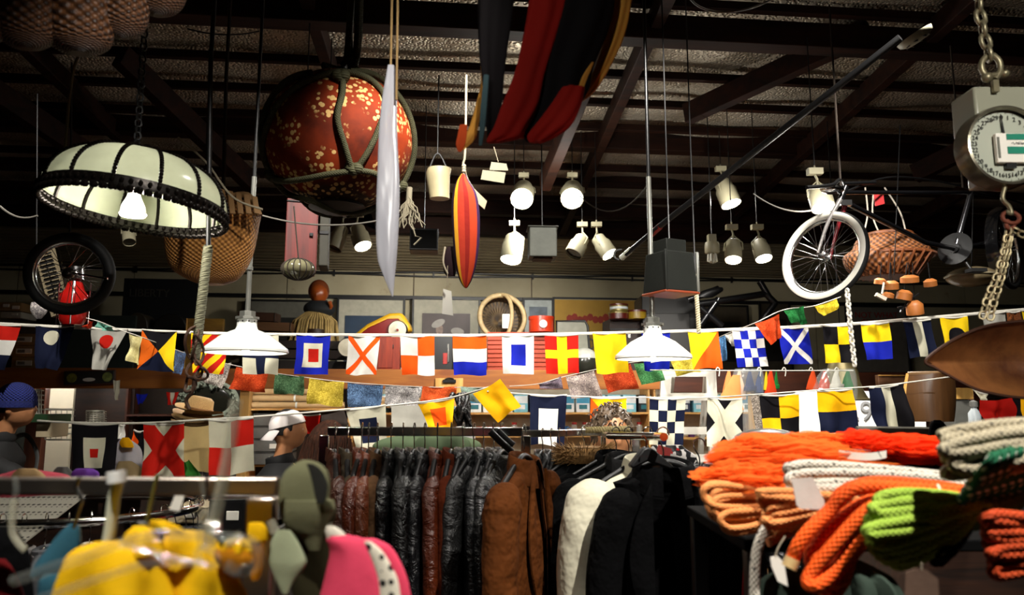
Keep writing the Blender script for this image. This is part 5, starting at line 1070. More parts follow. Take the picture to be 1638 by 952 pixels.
g = MB(); f = lambda u, v: P(1466 + 74 * u + 5 * sin(v * pi) * (-1 if u < .5 else .6) , 597 + 78 * v, Y) + Vector((0, .12 * (u - .5) ** 2 * 4 * .5, 0)); g.grid(f, 12, 14); g.grid(lambda u, v: f(1 - u, v) + Vector((0, .018, 0)), 12, 14)
g.build('panel', wood('ply_brown', '35200e', '5c3c1c', .4, 2, 1.5), t); MB().tube([f(0, i / 14) + Vector((0, .008, 0)) for i in range(15)], .009, 6).build('pale_edge', m_pine, t); MB().tube([f(i / 12, 0) + Vector((0, .008, 0)) for i in range(13)], .009, 6).build('pale_top_edge', M('ply_edge', '7a5a34', .5), t)
MB().box(P(1502, 725, Y), (.04, .04, 100 * px(Y))).build('support_post', m_dkwood, t)
wbox(1408, 1470, 600, 652, 4.8, .04, wood('box_brown', '4a2c1a', '7a5438', .5, 0, 2), 'wooden_board', 'flat brown board behind the K flag left of the curved panel', 'board', None, [('edge', 0, .98, 1, .04, m_pine)])
wbox(1528, 1556, 640, 692, 4.2, .1, M('grey_tank', '6c6c66', .5), 'grey_box', 'grey metal box right of the curved wooden panel', 'box', None, [('cream_top', 0, 1.2, 1, .35, m_pine)])
t = T('spray_bottle', 'small white bottle with a clear cap between the curved panel and the red cloth', 'bottle', P(1561, 690, 4.0)); s = px(4.0); MB().lathe([(0, 0), (8 * s, 0), (9 * s, 3 * s), (9 * s, 28 * s), (5 * s, 34 * s), (4 * s, 38 * s)], P(1561, 690, 4.0), 20).build('bottle_body', M('bottle_pale', 'b0b8bc', .3), t); MB().lathe([(0, 49 * s), (6 * s, 46 * s), (6 * s, 38 * s), (0, 37 * s)], P(1561, 690, 4.0), 16).build('cap', m_gbox, t)

a, b = P(1405, 692, 4.2), P(1650, 692, 4.2); t = T('display_cabinet', 'dark display cabinet behind the stone coloured rope, under the small white bottle', 'cabinet', ((a.x + b.x) / 2, 4.3, 0)); zc_ = P(1561, 691, 4.0).z - .012
MB().box(((a.x + b.x) / 2, 4.3, zc_ / 2 - .02), (b.x - a.x, .75, zc_ - .04)).build('carcass', m_dkwood, t, bevel=.004); MB().box(((a.x + b.x) / 2, 4.3, zc_ - .012), (b.x - a.x + .04, .8, .024)).build('cabinet_top', m_blk, t, bevel=.003)
wb = bpy.data.objects['wooden_board']; MB().box((wb.location.x, wb.location.y, wb.location.z / 2), (.05, .03, wb.location.z)).build('support_leg', m_dkwood, wb)

# ================================================================ flags
FC = dict(white='e4e2da', navy='10162e', blue='1420a0', red='c01c10', orange='e06414', yellow='f2cc14', black='0e0c10', grey='a8a69c', cream='d0ccb4', gold='fab808', deep='ff5a10')
def fm(c, pr=None):
    return cloth('flag_' + c + ('_p' if pr else ''), FC.get(c, c), print_=pr)
def inrect(s, t, a, b, c, d): return a < s < c and b < t < d
PAT = {
 'plain': ([], lambda s, t: 0),
 'quarter': ([(.5, 0, .5, 1), (0, .5, 1, .5)], lambda s, t: 0 if (s < .5) == (t < .5) else 1),
 'checker': ([(i / 4, 0, i / 4, 1) for i in (1, 2, 3)] + [(0, i / 4, 1, i / 4) for i in (1, 2, 3)], lambda s, t: (int(s * 4) + int(t * 4)) % 2),
 'half': ([(0, .5, 1, .5)], lambda s, t: 0 if t < .5 else 1),
 'tricolour': ([(0, 1 / 3, 1, 1 / 3), (0, 2 / 3, 1, 2 / 3)], lambda s, t: int(t * 3)),
 'vertical': ([(1 / 3, 0, 1 / 3, 1), (2 / 3, 0, 2 / 3, 1)], lambda s, t: int(s * 3) % 2),
 'vertical3': ([(1 / 3, 0, 1 / 3, 1), (2 / 3, 0, 2 / 3, 1)], lambda s, t: int(s * 3)),
 'square': ([(.28, 0, .28, 1), (.74, 0, .74, 1), (0, .22, 1, .22), (0, .78, 1, .78)], lambda s, t: 1 if inrect(s, t, .28, .22, .74, .78) else 0),
 'square2': ([(.24, 0, .24, 1), (.78, 0, .78, 1), (0, .2, 1, .2), (0, .82, 1, .82), (.38, 0, .38, 1), (.66, 0, .66, 1), (0, .34, 1, .34), (0, .68, 1, .68)], lambda s, t: 2 if inrect(s, t, .38, .34, .66, .68) else 1 if inrect(s, t, .24, .2, .78, .82) else 0),
 'square3': ([(.26, 0, .26, 1), (.74, 0, .74, 1), (0, .26, 1, .26), (0, .84, 1, .84), (.39, 0, .39, 1), (.58, 0, .58, 1), (0, .47, 1, .47), (0, .64, 1, .64)], lambda s, t: 2 if inrect(s, t, .39, .47, .58, .64) else 1 if inrect(s, t, .26, .26, .74, .84) else 0),
 'squareb': ([(.24, 0, .24, 1), (.78, 0, .78, 1), (0, .26, 1, .26)], lambda s, t: 1 if .24 < s < .78 and t > .26 else 0),
 'saltire': ([(0, .1, .9, 1), (.1, 0, 1, .9), (0, .9, .9, 0), (.1, 1, 1, .1)], lambda s, t: 1 if abs(s - t) < .1 or abs(s + t - 1) < .1 else 0),
 'diamondx': ([(0, .28, .72, 1), (.28, 0, 1, .72), (0, .72, .72, 0), (.28, 1, 1, .28)], lambda s, t: 0 if abs(s - t) < .28 or abs(s + t - 1) < .28 else 1),
 'cross': ([(.36, 0, .36, 1), (.66, 0, .66, 1), (0, .38, 1, .38), (0, .6, 1, .6)], lambda s, t: 1 if .36 < s < .66 or .38 < t < .6 else 0),
 'diag': ([(1, 0, 0, 1)], lambda s, t: 0 if s + t < 1 else 1),
 'diag2': ([(0, 0, 1, 1)], lambda s, t: 0 if s > t else 1),
 'four': ([(0, 0, 1, 1), (1, 0, 0, 1)], lambda s, t: (0 if t < s and t < 1 - s else 1 if s > t else 2) if (t < s) else (3 if t < 1 - s else 2)),
 'stripes': ([(0, k, k, 0) for k in (.2, .4, .6, .8, 1.0)] + [(k - 1, 1, 1, k - 1) for k in (1.2, 1.4, 1.6, 1.8)], lambda s, t: int((s + t) * 5) % 2),
 'corner': ([(.35, 0, .35, 1)], lambda s, t: 0 if s < .35 else 1),
}
def circ(cx, cy, r, asp):
    n = 18; L = []
    for i in range(n):
        a = 2 * pi * i / n; px_, py_ = cx + r * cos(a), cy + r * asp * sin(a); L.append((px_, py_, px_ - sin(a) * r, py_ + cos(a) * r * asp))
    return (L, lambda s, t: 1 if (s - cx) ** 2 + ((t - cy) / asp) ** 2 < (r * .99) ** 2 else 0)
PAT['dot'] = circ(.45, .26, .22, .8); PAT['dot2'] = circ(.5, .3, .2, .85); PAT['bigdot'] = circ(.52, .62, .32, 1.0)
STR = M('hem_tape', 'c8c4b8', .8, 0, .1, 20)
def flag(corners, Y, pat, cols, label, group=None, amp=.006, ph=None, pr=None, name='signal_flag', hem=True, yaw=0, cat='flag'):
    "corners tl,tr,br,bl in pixels at distance Y"
    tl, tr, br, bl = [P(u, v, Y + (yaw if i in (1, 2) else -yaw)) for i, (u, v) in enumerate(corners)]; ph = random.uniform(0, 6) if ph is None else ph
    bm = bmesh.new(); n = 14; vs = [[bm.verts.new((i / n, 0, j / n)) for i in range(n + 1)] for j in range(n + 1)]
    for j in range(n):
        for i in range(n): bm.faces.new((vs[j][i], vs[j][i + 1], vs[j + 1][i + 1], vs[j + 1][i]))
    L, fn = PAT[pat]
    for a, b, c, d in L:
        nr = Vector((-(d - b), 0, (c - a))); 
        bmesh.ops.bisect_plane(bm, geom=bm.verts[:] + bm.edges[:] + bm.faces[:], plane_co=(a, 0, b), plane_no=nr.normalized(), dist=1e-5)
    if pat in ('dot', 'dot2', 'bigdot'): pass
    for f in bm.faces:
        c = f.calc_center_median(); f.material_index = fn(c.x, c.z); f.smooth = True
    Wd = (tr - tl).length
    for v in bm.verts:
        s, t = v.co.x, v.co.z; p = tl.lerp(tr, s).lerp(bl.lerp(br, s), t)
        w = amp * (sin(s * 9 + ph + t * 1.5) * (.25 + t) + .8 * sin(s * 4 - t * 5 + ph * 2) * t) + .5 * amp * noise.noise(Vector((s * 3 + ph, t * 3, 1)))
        p = p + Vector((w * .25 * t, w * 2.0, 0)) + Vector((0, 0, -.006 * sin(pi * s) * (1 - t) + .01 * noise.noise(Vector((s * 2 + ph, 7, 0))) * t)); v.co = p
    c0 = (tl + tr) / 2
    bmesh.ops.translate(bm, vec=-c0, verts=bm.verts); me = bpy.data.meshes.new('cloth'); bm.to_mesh(me); bm.free()
    for c in cols: me.materials.append(fm(c, pr))
    t = T(name, label, cat, c0, group); o = bpy.data.objects.new('cloth', me); COL.objects.link(o); o.parent = t
    if hem:
        g = MB(); g.tube([tl.lerp(tr, i / 8) + Vector((0, -.001, -.006 * sin(pi * i / 8))) for i in range(9)], .0045, 6, 0, False, .6); g.build('header_tape', STR, t)
    return t
YT = 4.3
F = flag
F([(-32, 517), (33, 521), (8, 592), (-32, 592)], YT, 'tricolour', ['red', 'white', 'navy'], 'red, white and navy pennant cut by the left edge of the upper flag line')
F([(57, 521), (120, 523), (90, 591), (58, 589)], YT, 'dot', ['navy', 'cream'], 'navy tapered pennant with a pale round dot on the upper flag line')
F([(144, 525), (205, 527), (170, 592), (149, 591)], YT, 'dot2', ['grey', 'red'], 'grey-white tapered pennant with a red round dot')
F([(227, 527), (283, 530), (278, 596), (221, 591)], YT, 'four', ['black', 'yellow', 'navy', 'orange'], 'flag of four triangles in black, yellow, navy and orange')
F([(306, 531), (363, 534), (360, 598), (305, 596)], YT, 'stripes', ['yellow', 'red'], 'yellow flag with red diagonal stripes left of the enamel lamp')
F([(388, 533), (446, 535), (444, 600), (389, 598)], YT, 'cross', ['cream', 'navy'], 'white flag with navy cross half hidden by the left enamel lamp')
F([(474, 535), (529, 536), (525, 599), (471, 599)], YT, 'square2', ['blue', 'cream', 'red'], 'blue bordered flag with white square and small red centre')
F([(558, 537), (608, 537), (601, 600), (554, 599)], YT, 'saltire', ['white', 'deep'], 'white flag with a thin orange diagonal cross', yaw=.01)
F([(640, 537), (695, 537), (694, 600), (644, 600)], YT, 'quarter', ['white', 'deep'], 'flag quartered white and orange')
F([(724, 537), (778, 536), (779, 600), (725, 600)], YT, 'tricolour', ['deep', 'white', 'blue'], 'flag of orange, white and blue horizontal bands')
F([(803, 537), (854, 536), (854, 599), (804, 598)], YT, 'square', ['white', 'blue'], 'white flag with upright blue rectangle before the red crate')
F([(871, 536), (925, 535), (926, 598), (874, 598)], YT, 'cross', ['red', 'yellow'], 'red flag with a yellow upright cross')
F([(948, 533), (1001, 532), (1006, 596), (955, 598)], YT, 'plain', ['yellow'], 'plain yellow square flag left of the right enamel lamp')
F([(1026, 532), (1072, 531), (1071, 591), (1031, 593)], YT, 'square', ['blue', 'white'], 'blue flag with white centre behind the right enamel lamp')
F([(1100, 530), (1149, 529), (1156, 589), (1109, 590)], YT, 'diag', ['yellow', 'deep'], 'flag split diagonally yellow and orange right of the enamel lamp')
F([(1171, 528), (1220, 526), (1228, 586), (1181, 588)], YT, 'checker', ['white', 'blue'], 'bright blue and white chequered flag')
F([(1245, 525), (1292, 523), (1300, 582), (1254, 583)], YT, 'saltire', ['blue', 'white'], 'blue flag with a white diagonal cross')
F([(1316, 521), (1361, 520), (1367, 580), (1322, 581)], YT, 'quarter', ['black', 'yellow'], 'small yellow and black quartered flag on the upper line', yaw=.01)
F([(1377, 519), (1422, 516), (1428, 574), (1387, 576)], YT, 'half', ['yellow', 'blue'], 'flag yellow above and blue below')
F([(1444, 514), (1489, 511), (1500, 569), (1458, 573)], YT, 'vertical', ['navy', 'cream'], 'blue flag with one white vertical band on the upper line, slanted')
F([(1503, 508), (1547, 506), (1556, 560), (1512, 563)], YT, 'bigdot', ['yellow', 'black'], 'yellow flag with a black disc beside the leaf-shaped pan')
F([(1570, 502), (1608, 499), (1616, 550), (1580, 552)], YT, 'plain', ['grey'], 'plain grey-white flag above the leaf-shaped pan')
F([(1610, 499), (1632, 498), (1638, 545), (1616, 548)], YT, 'plain', ['8a4c24'], 'brown printed flag behind the chain of the leaf-shaped pan', pr='201008')
F([(1634, 497), (1668, 494), (1676, 550), (1642, 552)], YT, 'quarter', ['yellow', 'black'], 'yellow flag cut by the right edge above the leaf-shaped pan')
def cord(pts, Y, label, r=.003, flat=1, mat=STR, col=None, name='flag_line'):
    Ys = Y if isinstance(Y, list) else [Y] * len(pts)
    return solo(MB().tube(crom([P(u, v, y) for (u, v), y in zip(pts, Ys)], 8), r, 8, 0, False, flat), name, mat, label, 'cord')
cord([(-80, 515), (0, 518), (160, 526), (380, 534), (640, 536), (800, 536), (1040, 531), (1200, 526), (1350, 519), (1500, 507), (1720, 488)], YT + .008, 'long white tape carrying the bright upper row of signal flags', .0085, .3)
# lower rows
Y = 2.7
F([(115, 676), (190, 677), (184, 762), (116, 762)], Y, 'square3', ['black', 'cream', 'red'], 'large navy-black flag with cream panel and small red square above the front rail', amp=.004)
F([(229, 677), (295, 676), (297, 763), (228, 764)], Y, 'diamondx', ['red', 'cream'], 'large red diagonal-cross flag with cream triangles', amp=.004)
F([(334, 672), (405, 668), (405, 755), (336, 762)], Y, 'quarter', ['cream', 'red'], 'large cream and red quartered flag behind the clear hanger stem', amp=.004)
F([(292, 681), (336, 680), (337, 754), (295, 756)], 2.9, 'plain', ['c8b078'], 'tan cardboard sheet between the two large red flags', name='card_sheet', amp=.001, hem=False, cat='card')
F([(293, 738), (302, 735), (325, 762), (293, 764)], 2.8, 'plain', ['2c6c24'], 'green cloth corner below the tan cardboard sheet', hem=False)
F([(214, 688), (230, 690), (228, 728), (209, 727)], 3.3, 'four', ['black', 'black', 'navy', 'deep'], 'small orange and black triangle flag beside the large red cross flag')
F([(190, 678), (200, 680), (196, 700), (190, 702)], 3.4, 'plain', ['white'], 'small white pennant between the navy and red large flags')
F([(470, 665), (513, 663), (511, 692), (474, 696)], 5.1, 'plain', ['red'], 'small red flag just right of the white cap')
F([(514, 664), (550, 655), (562, 690), (512, 696)], 5.2, 'plain', ['3c3430'], 'dark brown cloth flag behind the long brown hair', hem=False)
Y = 3.6
F([(553, 656), (617, 648), (620, 722), (572, 726)], Y, 'square', ['cream', 'navy'], 'cream flag with navy square in front of the jacket rail')
F([(626, 647), (695, 647), (697, 688), (626, 688)], Y + .3, 'plain', ['grey'], 'plain pale grey board-like flag above the jacket rail', hem=False, amp=.001, name='grey_sheet')
F([(668, 645), (727, 636), (724, 690), (690, 694)], Y + .05, 'square', ['gold', 'deep'], 'yellow flag with an orange-red square beside the grey sheet')
F([(756, 630), (800, 606), (833, 648), (797, 676)], Y - .4, 'plain', ['gold'], 'bright yellow cloth hung by its corner like a diamond', hem=False)
F([(848, 632), (907, 632), (902, 712), (848, 712)], Y, 'squareb', ['navy', 'white'], 'navy flag with large white centre left of the curly haired head')
F([(945, 636), (1002, 636), (1001, 690), (944, 704)], Y, 'diag2', ['gold', 'deep'], 'flag split diagonally yellow and red-orange behind the curly haired head')
F([(1039, 637), (1097, 637), (1092, 712), (1039, 712)], Y, 'checker', ['navy', 'cream'], 'dark navy and cream chequered flag of the lower row')
F([(1132, 637), (1187, 638), (1188, 714), (1130, 714)], Y, 'diamondx', ['cream', 'black'], 'cream flag with four black edge triangles')
F([(1214, 632), (1278, 630), (1281, 702), (1221, 708)], 3.3, 'quarter', ['black', 'gold'], 'larger black and golden quartered flag of the lower row')
F([(1307, 625), (1363, 622), (1374, 690), (1313, 694)], 3.2, 'half', ['gold', 'navy'], 'golden over navy flag hanging before the white price board')
F([(1390, 620), (1442, 614), (1462, 690), (1408, 706)], 3.1, 'vertical3', ['navy', 'cream', 'black'], 'wavy flag of navy, cream and black vertical bands before the price board', amp=.016)
F([(1568, 640), (1618, 636), (1622, 672), (1578, 684)], 2.9, 'plain', ['a8140c'], 'crumpled bright red cloth under the leaf-shaped pan', amp=.012, hem=False)
F([(1618, 634), (1660, 634), (1660, 664), (1622, 663)], 2.95, 'corner', ['black', 'gold'], 'golden flag with a black edge under the leaf-shaped pan at the right', amp=.004)
F([(1556, 622), (1580, 630), (1578, 642), (1568, 642)], 3.0, 'plain', ['cream'], 'cream flag corner tucked under the leaf-shaped pan')
cord([(60, 673), (115, 676), (229, 677), (334, 671), (405, 667), (553, 655), (660, 645), (727, 635), (800, 614)], [2.7, 2.7, 2.7, 2.7, 2.8, 3.58, 3.6, 3.5, 3.2], 'white line of the left lower flag row rising to the yellow diamond cloth', .004)
cord([(780, 626), (848, 631), (945, 635), (1040, 636), (1132, 636), (1214, 631), (1310, 624), (1400, 618), (1452, 612), (1520, 603)], [3.2, 3.6, 3.6, 3.6, 3.6, 3.3, 3.2, 3.1, 3.1, 3.0], 'thin white line of the right lower flag row behind the racks', .003)
# prayer flags
PG = 'small printed prayer flags'
def PF(c, Y, col, lb, ink='40302c', **k): F(c, Y, 'plain', [col], lb, None, name='prayer_flag', pr=ink, hem=False, amp=k.pop('amp', .01), **k)
Y = 4.9
PF([(326, 586), (370, 580), (358, 622), (318, 608)], Y, 'd8d0c4', 'white printed prayer flag tilted beside the iron shackle')
PF([(279, 560), (299, 562), (292, 600), (277, 596)], Y, '5c7ca8', 'blue printed prayer flag slip behind the grey twisted rope')
PF([(378, 587), (430, 594), (424, 629), (368, 622)], Y, 'd05020', 'orange printed prayer flag under the left enamel lamp', '8a1c08')
PF([(440, 597), (487, 602), (484, 632), (439, 630)], Y, '6c9468', 'green printed prayer flag left of the yellow one', '24442c')
PF([(495, 605), (551, 611), (545, 650), (492, 646)], Y, 'e0c850', 'yellow printed prayer flag in the centre left', '8a7410')
PF([(556, 612), (613, 616), (610, 650), (554, 652)], Y, '6c8cb4', 'blue printed prayer flag before the cream S flag', '1c2840')
PF([(616, 616), (676, 618), (668, 650), (615, 650)], Y, 'd8d4d0', 'white printed prayer flag right of the blue one', '504c50')
PF([(676, 618), (731, 618), (728, 640), (674, 646)], Y, 'd86430', 'orange printed prayer flag hanging under the clipboard', 'a83410')
PF([(736, 618), (790, 620), (776, 646), (740, 640)], Y, 'a8bcac', 'faint green prayer flag partly behind the yellow diamond', '6c8478')
PF([(862, 614), (897, 602), (901, 622), (864, 622)], Y, '8c7c88', 'purple-grey prayer flag corner above the navy flag', '4c4450')
PF([(905, 603), (950, 593), (964, 634), (914, 638)], Y, 'd0c0b4', 'white printed prayer flag tilted above the diagonal yellow flag', '5c5058')
PF([(962, 594), (1008, 580), (1022, 620), (973, 628)], Y, 'd8582c', 'orange printed prayer flag tilted right of the white one', '902008')
PF([(1014, 582), (1052, 576), (1064, 608), (1026, 616)], Y, '5c9c60', 'green printed prayer flag under the right enamel lamp', '1c5028')
PF([(1072, 576), (1108, 568), (1122, 594), (1082, 602)], Y, 'd8c850', 'yellow printed prayer flag right of the right enamel lamp', '8c7818')
PF([(1148, 540), (1160, 536), (1163, 576), (1153, 578)], Y, '5c8cb8', 'blue printed prayer flag slip between two upper flags', '1c3858')
PF([(1158, 536), (1175, 530), (1178, 556), (1168, 550)], Y, 'd8d4c8', 'white prayer flag corner beside the chequered flag', '8c8880')
PF([(1207, 518), (1247, 502), (1250, 540), (1233, 551)], 4.15, 'c84c20', 'orange prayer flag hung by a corner before the blue upper flags', 'a02c0c')
PF([(1253, 497), (1286, 489), (1289, 518), (1268, 516)], 4.15, '2c7c40', 'green prayer flag below the bicycle front wheel', '0c4c20')
PF([(1303, 490), (1338, 478), (1341, 494), (1316, 506)], 4.2, 'd8c034', 'yellow prayer flag just below the white tyre', '9c8414')
PF([(206, 534), (228, 539), (223, 584), (204, 576)], 4.15, 'ece4a8', 'pale yellow prayer flag left of the four triangle flag', 'c8bc80')
PF([(156, 514), (180, 522), (176, 530), (158, 526)], 4.2, '7cb4a0', 'turquoise prayer flag corner at the start of the thin line', '4c8474')
PF([(141, 511), (150, 514), (142, 526), (138, 524)], 4.2, 'c83c1c', 'small red prayer flag corner left of the turquoise one', '801c0c')
cord([(138, 509), (160, 515), (190, 527), (228, 540), (300, 566), (372, 584), (440, 597), (550, 611), (676, 619), (790, 620)], [4.2, 4.2, 4.2, 4.2, 4.6, 4.9, 4.9, 4.9, 4.9, 4.9], 'thin line carrying the small printed prayer flags on the left', .0025, name='prayer_flag_line')
cord([(815, 618), (862, 614), (905, 602), (1008, 580), (1108, 567), (1150, 540), (1207, 517), (1253, 496), (1300, 490), (1345, 475)], [4.9, 4.9, 4.9, 4.9, 4.9, 4.6, 4.15, 4.15, 4.2, 4.2], 'thin line carrying the small printed prayer flags on the right', .0025, name='prayer_flag_line')
# pennants deep inside on the left
for (c, col, lb) in (([(181, 608), (192, 608), (190, 640), (183, 640)], 'cream', 'tiny cream pennant in the dark recess left'), ([(218, 630), (236, 630), (228, 646), (220, 646)], 'blue', 'tiny blue pennant in the dark recess behind the hats'), ):
    F(c, 6.6, 'plain', [col], lb, hem=False)
F([(266, 627), (286, 627), (280, 648), (269, 648)], 6.6, 'vertical', ['red', 'cream'], 'tiny red and white striped pennant beside the straw hats', hem=False)
# hook line with small pennants in bags
Yh = 4.0
cord([(1040, 592), (1160, 593), (1365, 593)], Yh, 'thin white wire with hooks above the lower right flags', .003, name='hook_wire')
for u in (1148, 1214, 1254, 1297, 1338):
    t = T('wire_hook', 'small white hook on the thin wire above the lower right flags', 'hook', P(u, 593, Yh), 'small hooks on the wire'); MB().tube(crom([P(u - 3, 592, Yh), P(u, 588, Yh), P(u + 3, 592, Yh), P(u + 2, 602, Yh)]), .003, 6).build('hook_wire', STR, t)
def bundle(cols, u0, u1, v0, v1, Y, label):
    t = T('bunting_bundle', label, 'bunting', P((u0 + u1) / 2, v0, Y)); n = len(cols)
    for i, c in enumerate(cols):
        a = u0 + (u1 - u0) * (i + .5) / n; w = (u1 - u0) / n * .75; q = .75 + .25 * sin(i * 2.1)
        loft_mb([(v0, a - w * .15, a + w * .1), (v0 + (v1 - v0) * .3, a - w * .5, a + w * .3), (v0 + (v1 - v0) * .7, a - w * .8, a + w * .7), (v0 + (v1 - v0) * q, a - w * .7, a + w * .8), (v0 + (v1 - v0) * (q + .03), a - w * .3, a + w * .2)], Y + .02 * (i % 2), .35, 18, .25, 5, i).build('folded_pennant', cloth('bp_' + c, c), t)
    return t
bundle(['c8b420', '2c8c34', '1c6c2c'], 1222, 1246, 594, 634, Yh, 'small green and yellow folded pennants on the hook wire')
t = bundle(['d04c20', 'c83c18', 'e0dcd0', '1c6c30'], 1292, 1366, 592, 634, Yh, 'orange, red, white and green folded pennants in a clear bag on the hook wire')
cb = clear('bag_plastic', 'd8e0e0', .12, .16)
def bag(t, rows, Y): loft_mb(rows, Y, .35, 28, .1, 4, 3, cap=False).build('clear_bag', cb, t)
bag(t, [(590, 1318, 1366), (605, 1306, 1370), (630, 1294, 1372), (660, 1292, 1366), (690, 1296, 1360)], Yh)
t = bundle(['e88c50', 'd8b49c', '1c2450', '2c3c6c', 'c83c14'], 1158, 1242, 592, 640, Yh, 'clear bag of orange, cream and navy folded pennants right of the white stepladder')
bag(t, [(590, 1176, 1218), (605, 1172, 1222), (640, 1180, 1222), (680, 1186, 1224), (712, 1190, 1222)], Yh)
loft_mb([(600, 1172, 1184), (640, 1150, 1186), (656, 1158, 1190)], Yh - .02, .3).build('folded_pennant', cloth('bp_e88c50', ''), t)
loft_mb([(630, 1200, 1222), (670, 1206, 1222), (716, 1214, 1222)], Yh - .02, .3).build('folded_pennant', cloth('bag_print', 'b0a498', print_='3c342c'), t)
# clipboard on the fascia
a = onW(716, 640, DF - .06); t = T('clipboard', 'tan clipboard with black clip hanging on the timber fascia', 'clipboard', a); a, b = W(696, 650, DF - .06), W(741, 605, DF - .06)
MB(RB).box(((a.x + b.x) / 2, DF - .05, (a.z + b.z) / 2), (b.x - a.x, .012, b.z - a.z)).build('board', m_pine, t); cc = Vector(((a.x + b.x) / 2, DF - .07, b.z - .03))
MB(RB).box(cc, (.13, .02, .03)).build('clip', m_blkm, t); MB(RB).tube([cc + Vector((.05 * cos(q), 0, .03 * sin(q))) for q in [pi * i / 8 for i in range(9)]], .006, 6).build('hanging_loop', m_blkm, t)
# white stepladder
Y = 5.2; t = T('stepladder', 'white metal stepladder standing before the glassware shelves', 'ladder', P(1110, 900, Y)); z0 = 0
for (ua, va, ub, vb) in ((1066, 590, 1040, 1060), (1136, 592, 1160, 1060)):
    a = P(ua, va, Y); b = P(ub, vb, Y); b = a + (b - a) * (a.z / (a.z - b.z)); MB().bar(a, b, .035, .07).build('rail', M('ladder_white', 'd8d4c8', .4, .1, .15, 6), t)
for v, w in ((597, 72), (635, 76), (689, 84), (733, 90), (790, 98)):
    MB().bar(P(1101 - w / 2, v, Y), P(1101 + w / 2, v, Y), .03, .05).build('rung', M('ladder_white', ''), t); 
MB().bar(P(1130, 740, Y - .02), P(1160, 775, Y - .02), .02, .03).build('brace', M('ladder_white', ''), t)
for ua, ub in ((1075, 1060), (1130, 1145)):
    a = P(ua, 600, Y + .1); b = Vector((P(ub, 900, Y).x, Y + .9, 0)); MB().bar(a, b, .03, .05).build('rear_rail', M('ladder_white', ''), t)
# straw hats
def hat(u, v, Y, w, h, label, crown=True, rot=0):
    c = P(u, v, Y); s = px(Y); t = T('straw_hat', label, 'hat', c); m = weave('straw_hat', 'f0cc88', 'b8844a', 120, 30, .6); R = Matrix.Rotation(rot, 3, 'Y')
    pr = [(0, h * s), (w * .2 * s, h * s * .98), (w * .27 * s, h * .8 * s), (w * .3 * s, 0), (w * .36 * s, -1 * s)]
    rr = MB()
    def f(a, b):
        th = a * 2 * pi; r = w * s * (.28 + .32 * b); return c + R @ Vector((r * cos(th), r * .9 * sin(th), (2.2 * s * sin(2 * th + u) + 7 * s * cos(th) ** 2 * (1 if cos(th) > 0 else .9)) * b * b))
    rr.grid(f, 48, 8, 0, True); rr.grid(lambda a, b: f(1 - a, b) + Vector((0, 0, -.004)), 48, 8, 0, True); rr.build('brim', m, t)
    if crown:
        MB().lathe(pr, c, 36, 0, R @ Matrix.Diagonal((1.15, 1, 1))).build('crown', m, t); MB().lathe([(w * .29 * s, 5 * s), (w * .315 * s, 4 * s), (w * .315 * s, 1 * s), (w * .3 * s, 0)], c, 36, 0, R @ Matrix.Diagonal((1.15, 1, 1))).build('hat_band', M('hat_band', '7c5428', .7), t)
    return t
hat(318, 657, 3.3, 62, 22, 'straw hat with crown and dark band topping the stack of hats', rot=rad(12))
for i in range(6): hat(316 - (i % 3), 667 + i * 5.5, 3.32, 64, 14, 'straw hat brim, %s in the stack under the banded hat' % ['highest', 'second', 'third', 'fourth', 'fifth', 'lowest'][i], True, rad([8, 4, 2, 0, 3, -2][i]))
t = T('display_pillar', 'dark round display stand under the stack of straw hats', 'stand', Vector((P(316, 700, 3.35).x, 3.35, 0))); a = P(316, 703, 3.35)
MB(Matrix.Translation((a.x, a.y, 0))).lathe([(0, 0), (.14, 0), (.14, .02), (.03, .04), (.03, a.z - .03), (.09, a.z - .02), (.09, a.z), (0, a.z)], n=24).build('pillar', m_blkm, t)
t = T('round_fur_mirror', 'dark oval mirror with a shaggy grey rim behind the straw hats', 'mirror', P(340, 690, 5.5)); Y = 5.5; s = px(Y)
c = P(335, 642, Y); MB().ell(c, (40 * s, .03, 26 * s), 30, 12).build('dark_glass', M('mirror_dark', '1c1c16', .15), t); g = MB()
for i in range(90):
    a = 2 * pi * i / 90; p = c + Vector((42 * s * cos(a), -.02, 28 * s * sin(a))); g.tube([p, p + Vector((random.uniform(-.02, .05), -.04, random.uniform(-.05, .03)))], .008, 4)
g.tube([c + Vector((41 * s * cos(a), 0, 27 * s * sin(a))) for a in [2 * pi * i / 40 for i in range(40)]], .03, 8, 0, True); MB().tube([c + Vector((0, .03, -27 * s)), Vector((c.x, c.y + .03, 0))], .02, 8).build('stand_pole', m_blkm, t); g.build('shaggy_rim', M('rim_grey', '7c8474', .9, 0, .4, 40), t)
# wire baskets and clutter behind on the left
def wirebasket(u0, u1, v0, v1, Y, label):
    t = T('wire_basket', label, 'basket', P((u0 + u1) / 2, v1, Y)); g = MB()
    for i in range(6):
        u = u0 + (u1 - u0) * i / 5; g.tube([P(u, v0, Y), P(u, v1, Y)], .004, 5)
    for j in range(6):
        v = v0 + (v1 - v0) * j / 5; g.tube([P(u0, v, Y), P(u1, v, Y)], .004, 5); g.tube([P(u0, v, Y), P(u0 + 6, v + 1, Y + .3), P(u1 + 4, v + 1, Y + .3), P(u1, v, Y)], .004, 5)
    g.build('wire_grid', M('white_wire', 'b8b4a4', .4, .3), t); MB().tube([P(u0, v0, Y), P(u1, v0, Y)], .007, 6).build('rim_wire', M('white_wire', ''), t)
wirebasket(72, 116, 655, 703, 5.6, 'white wire basket left of the large navy flag'); wirebasket(138, 166, 658, 676, 4.6, 'small low wire basket in the dark recess'); wirebasket(48, 66, 624, 662, 5.0, 'chrome wire rack of glasses behind the blue knitted hat')
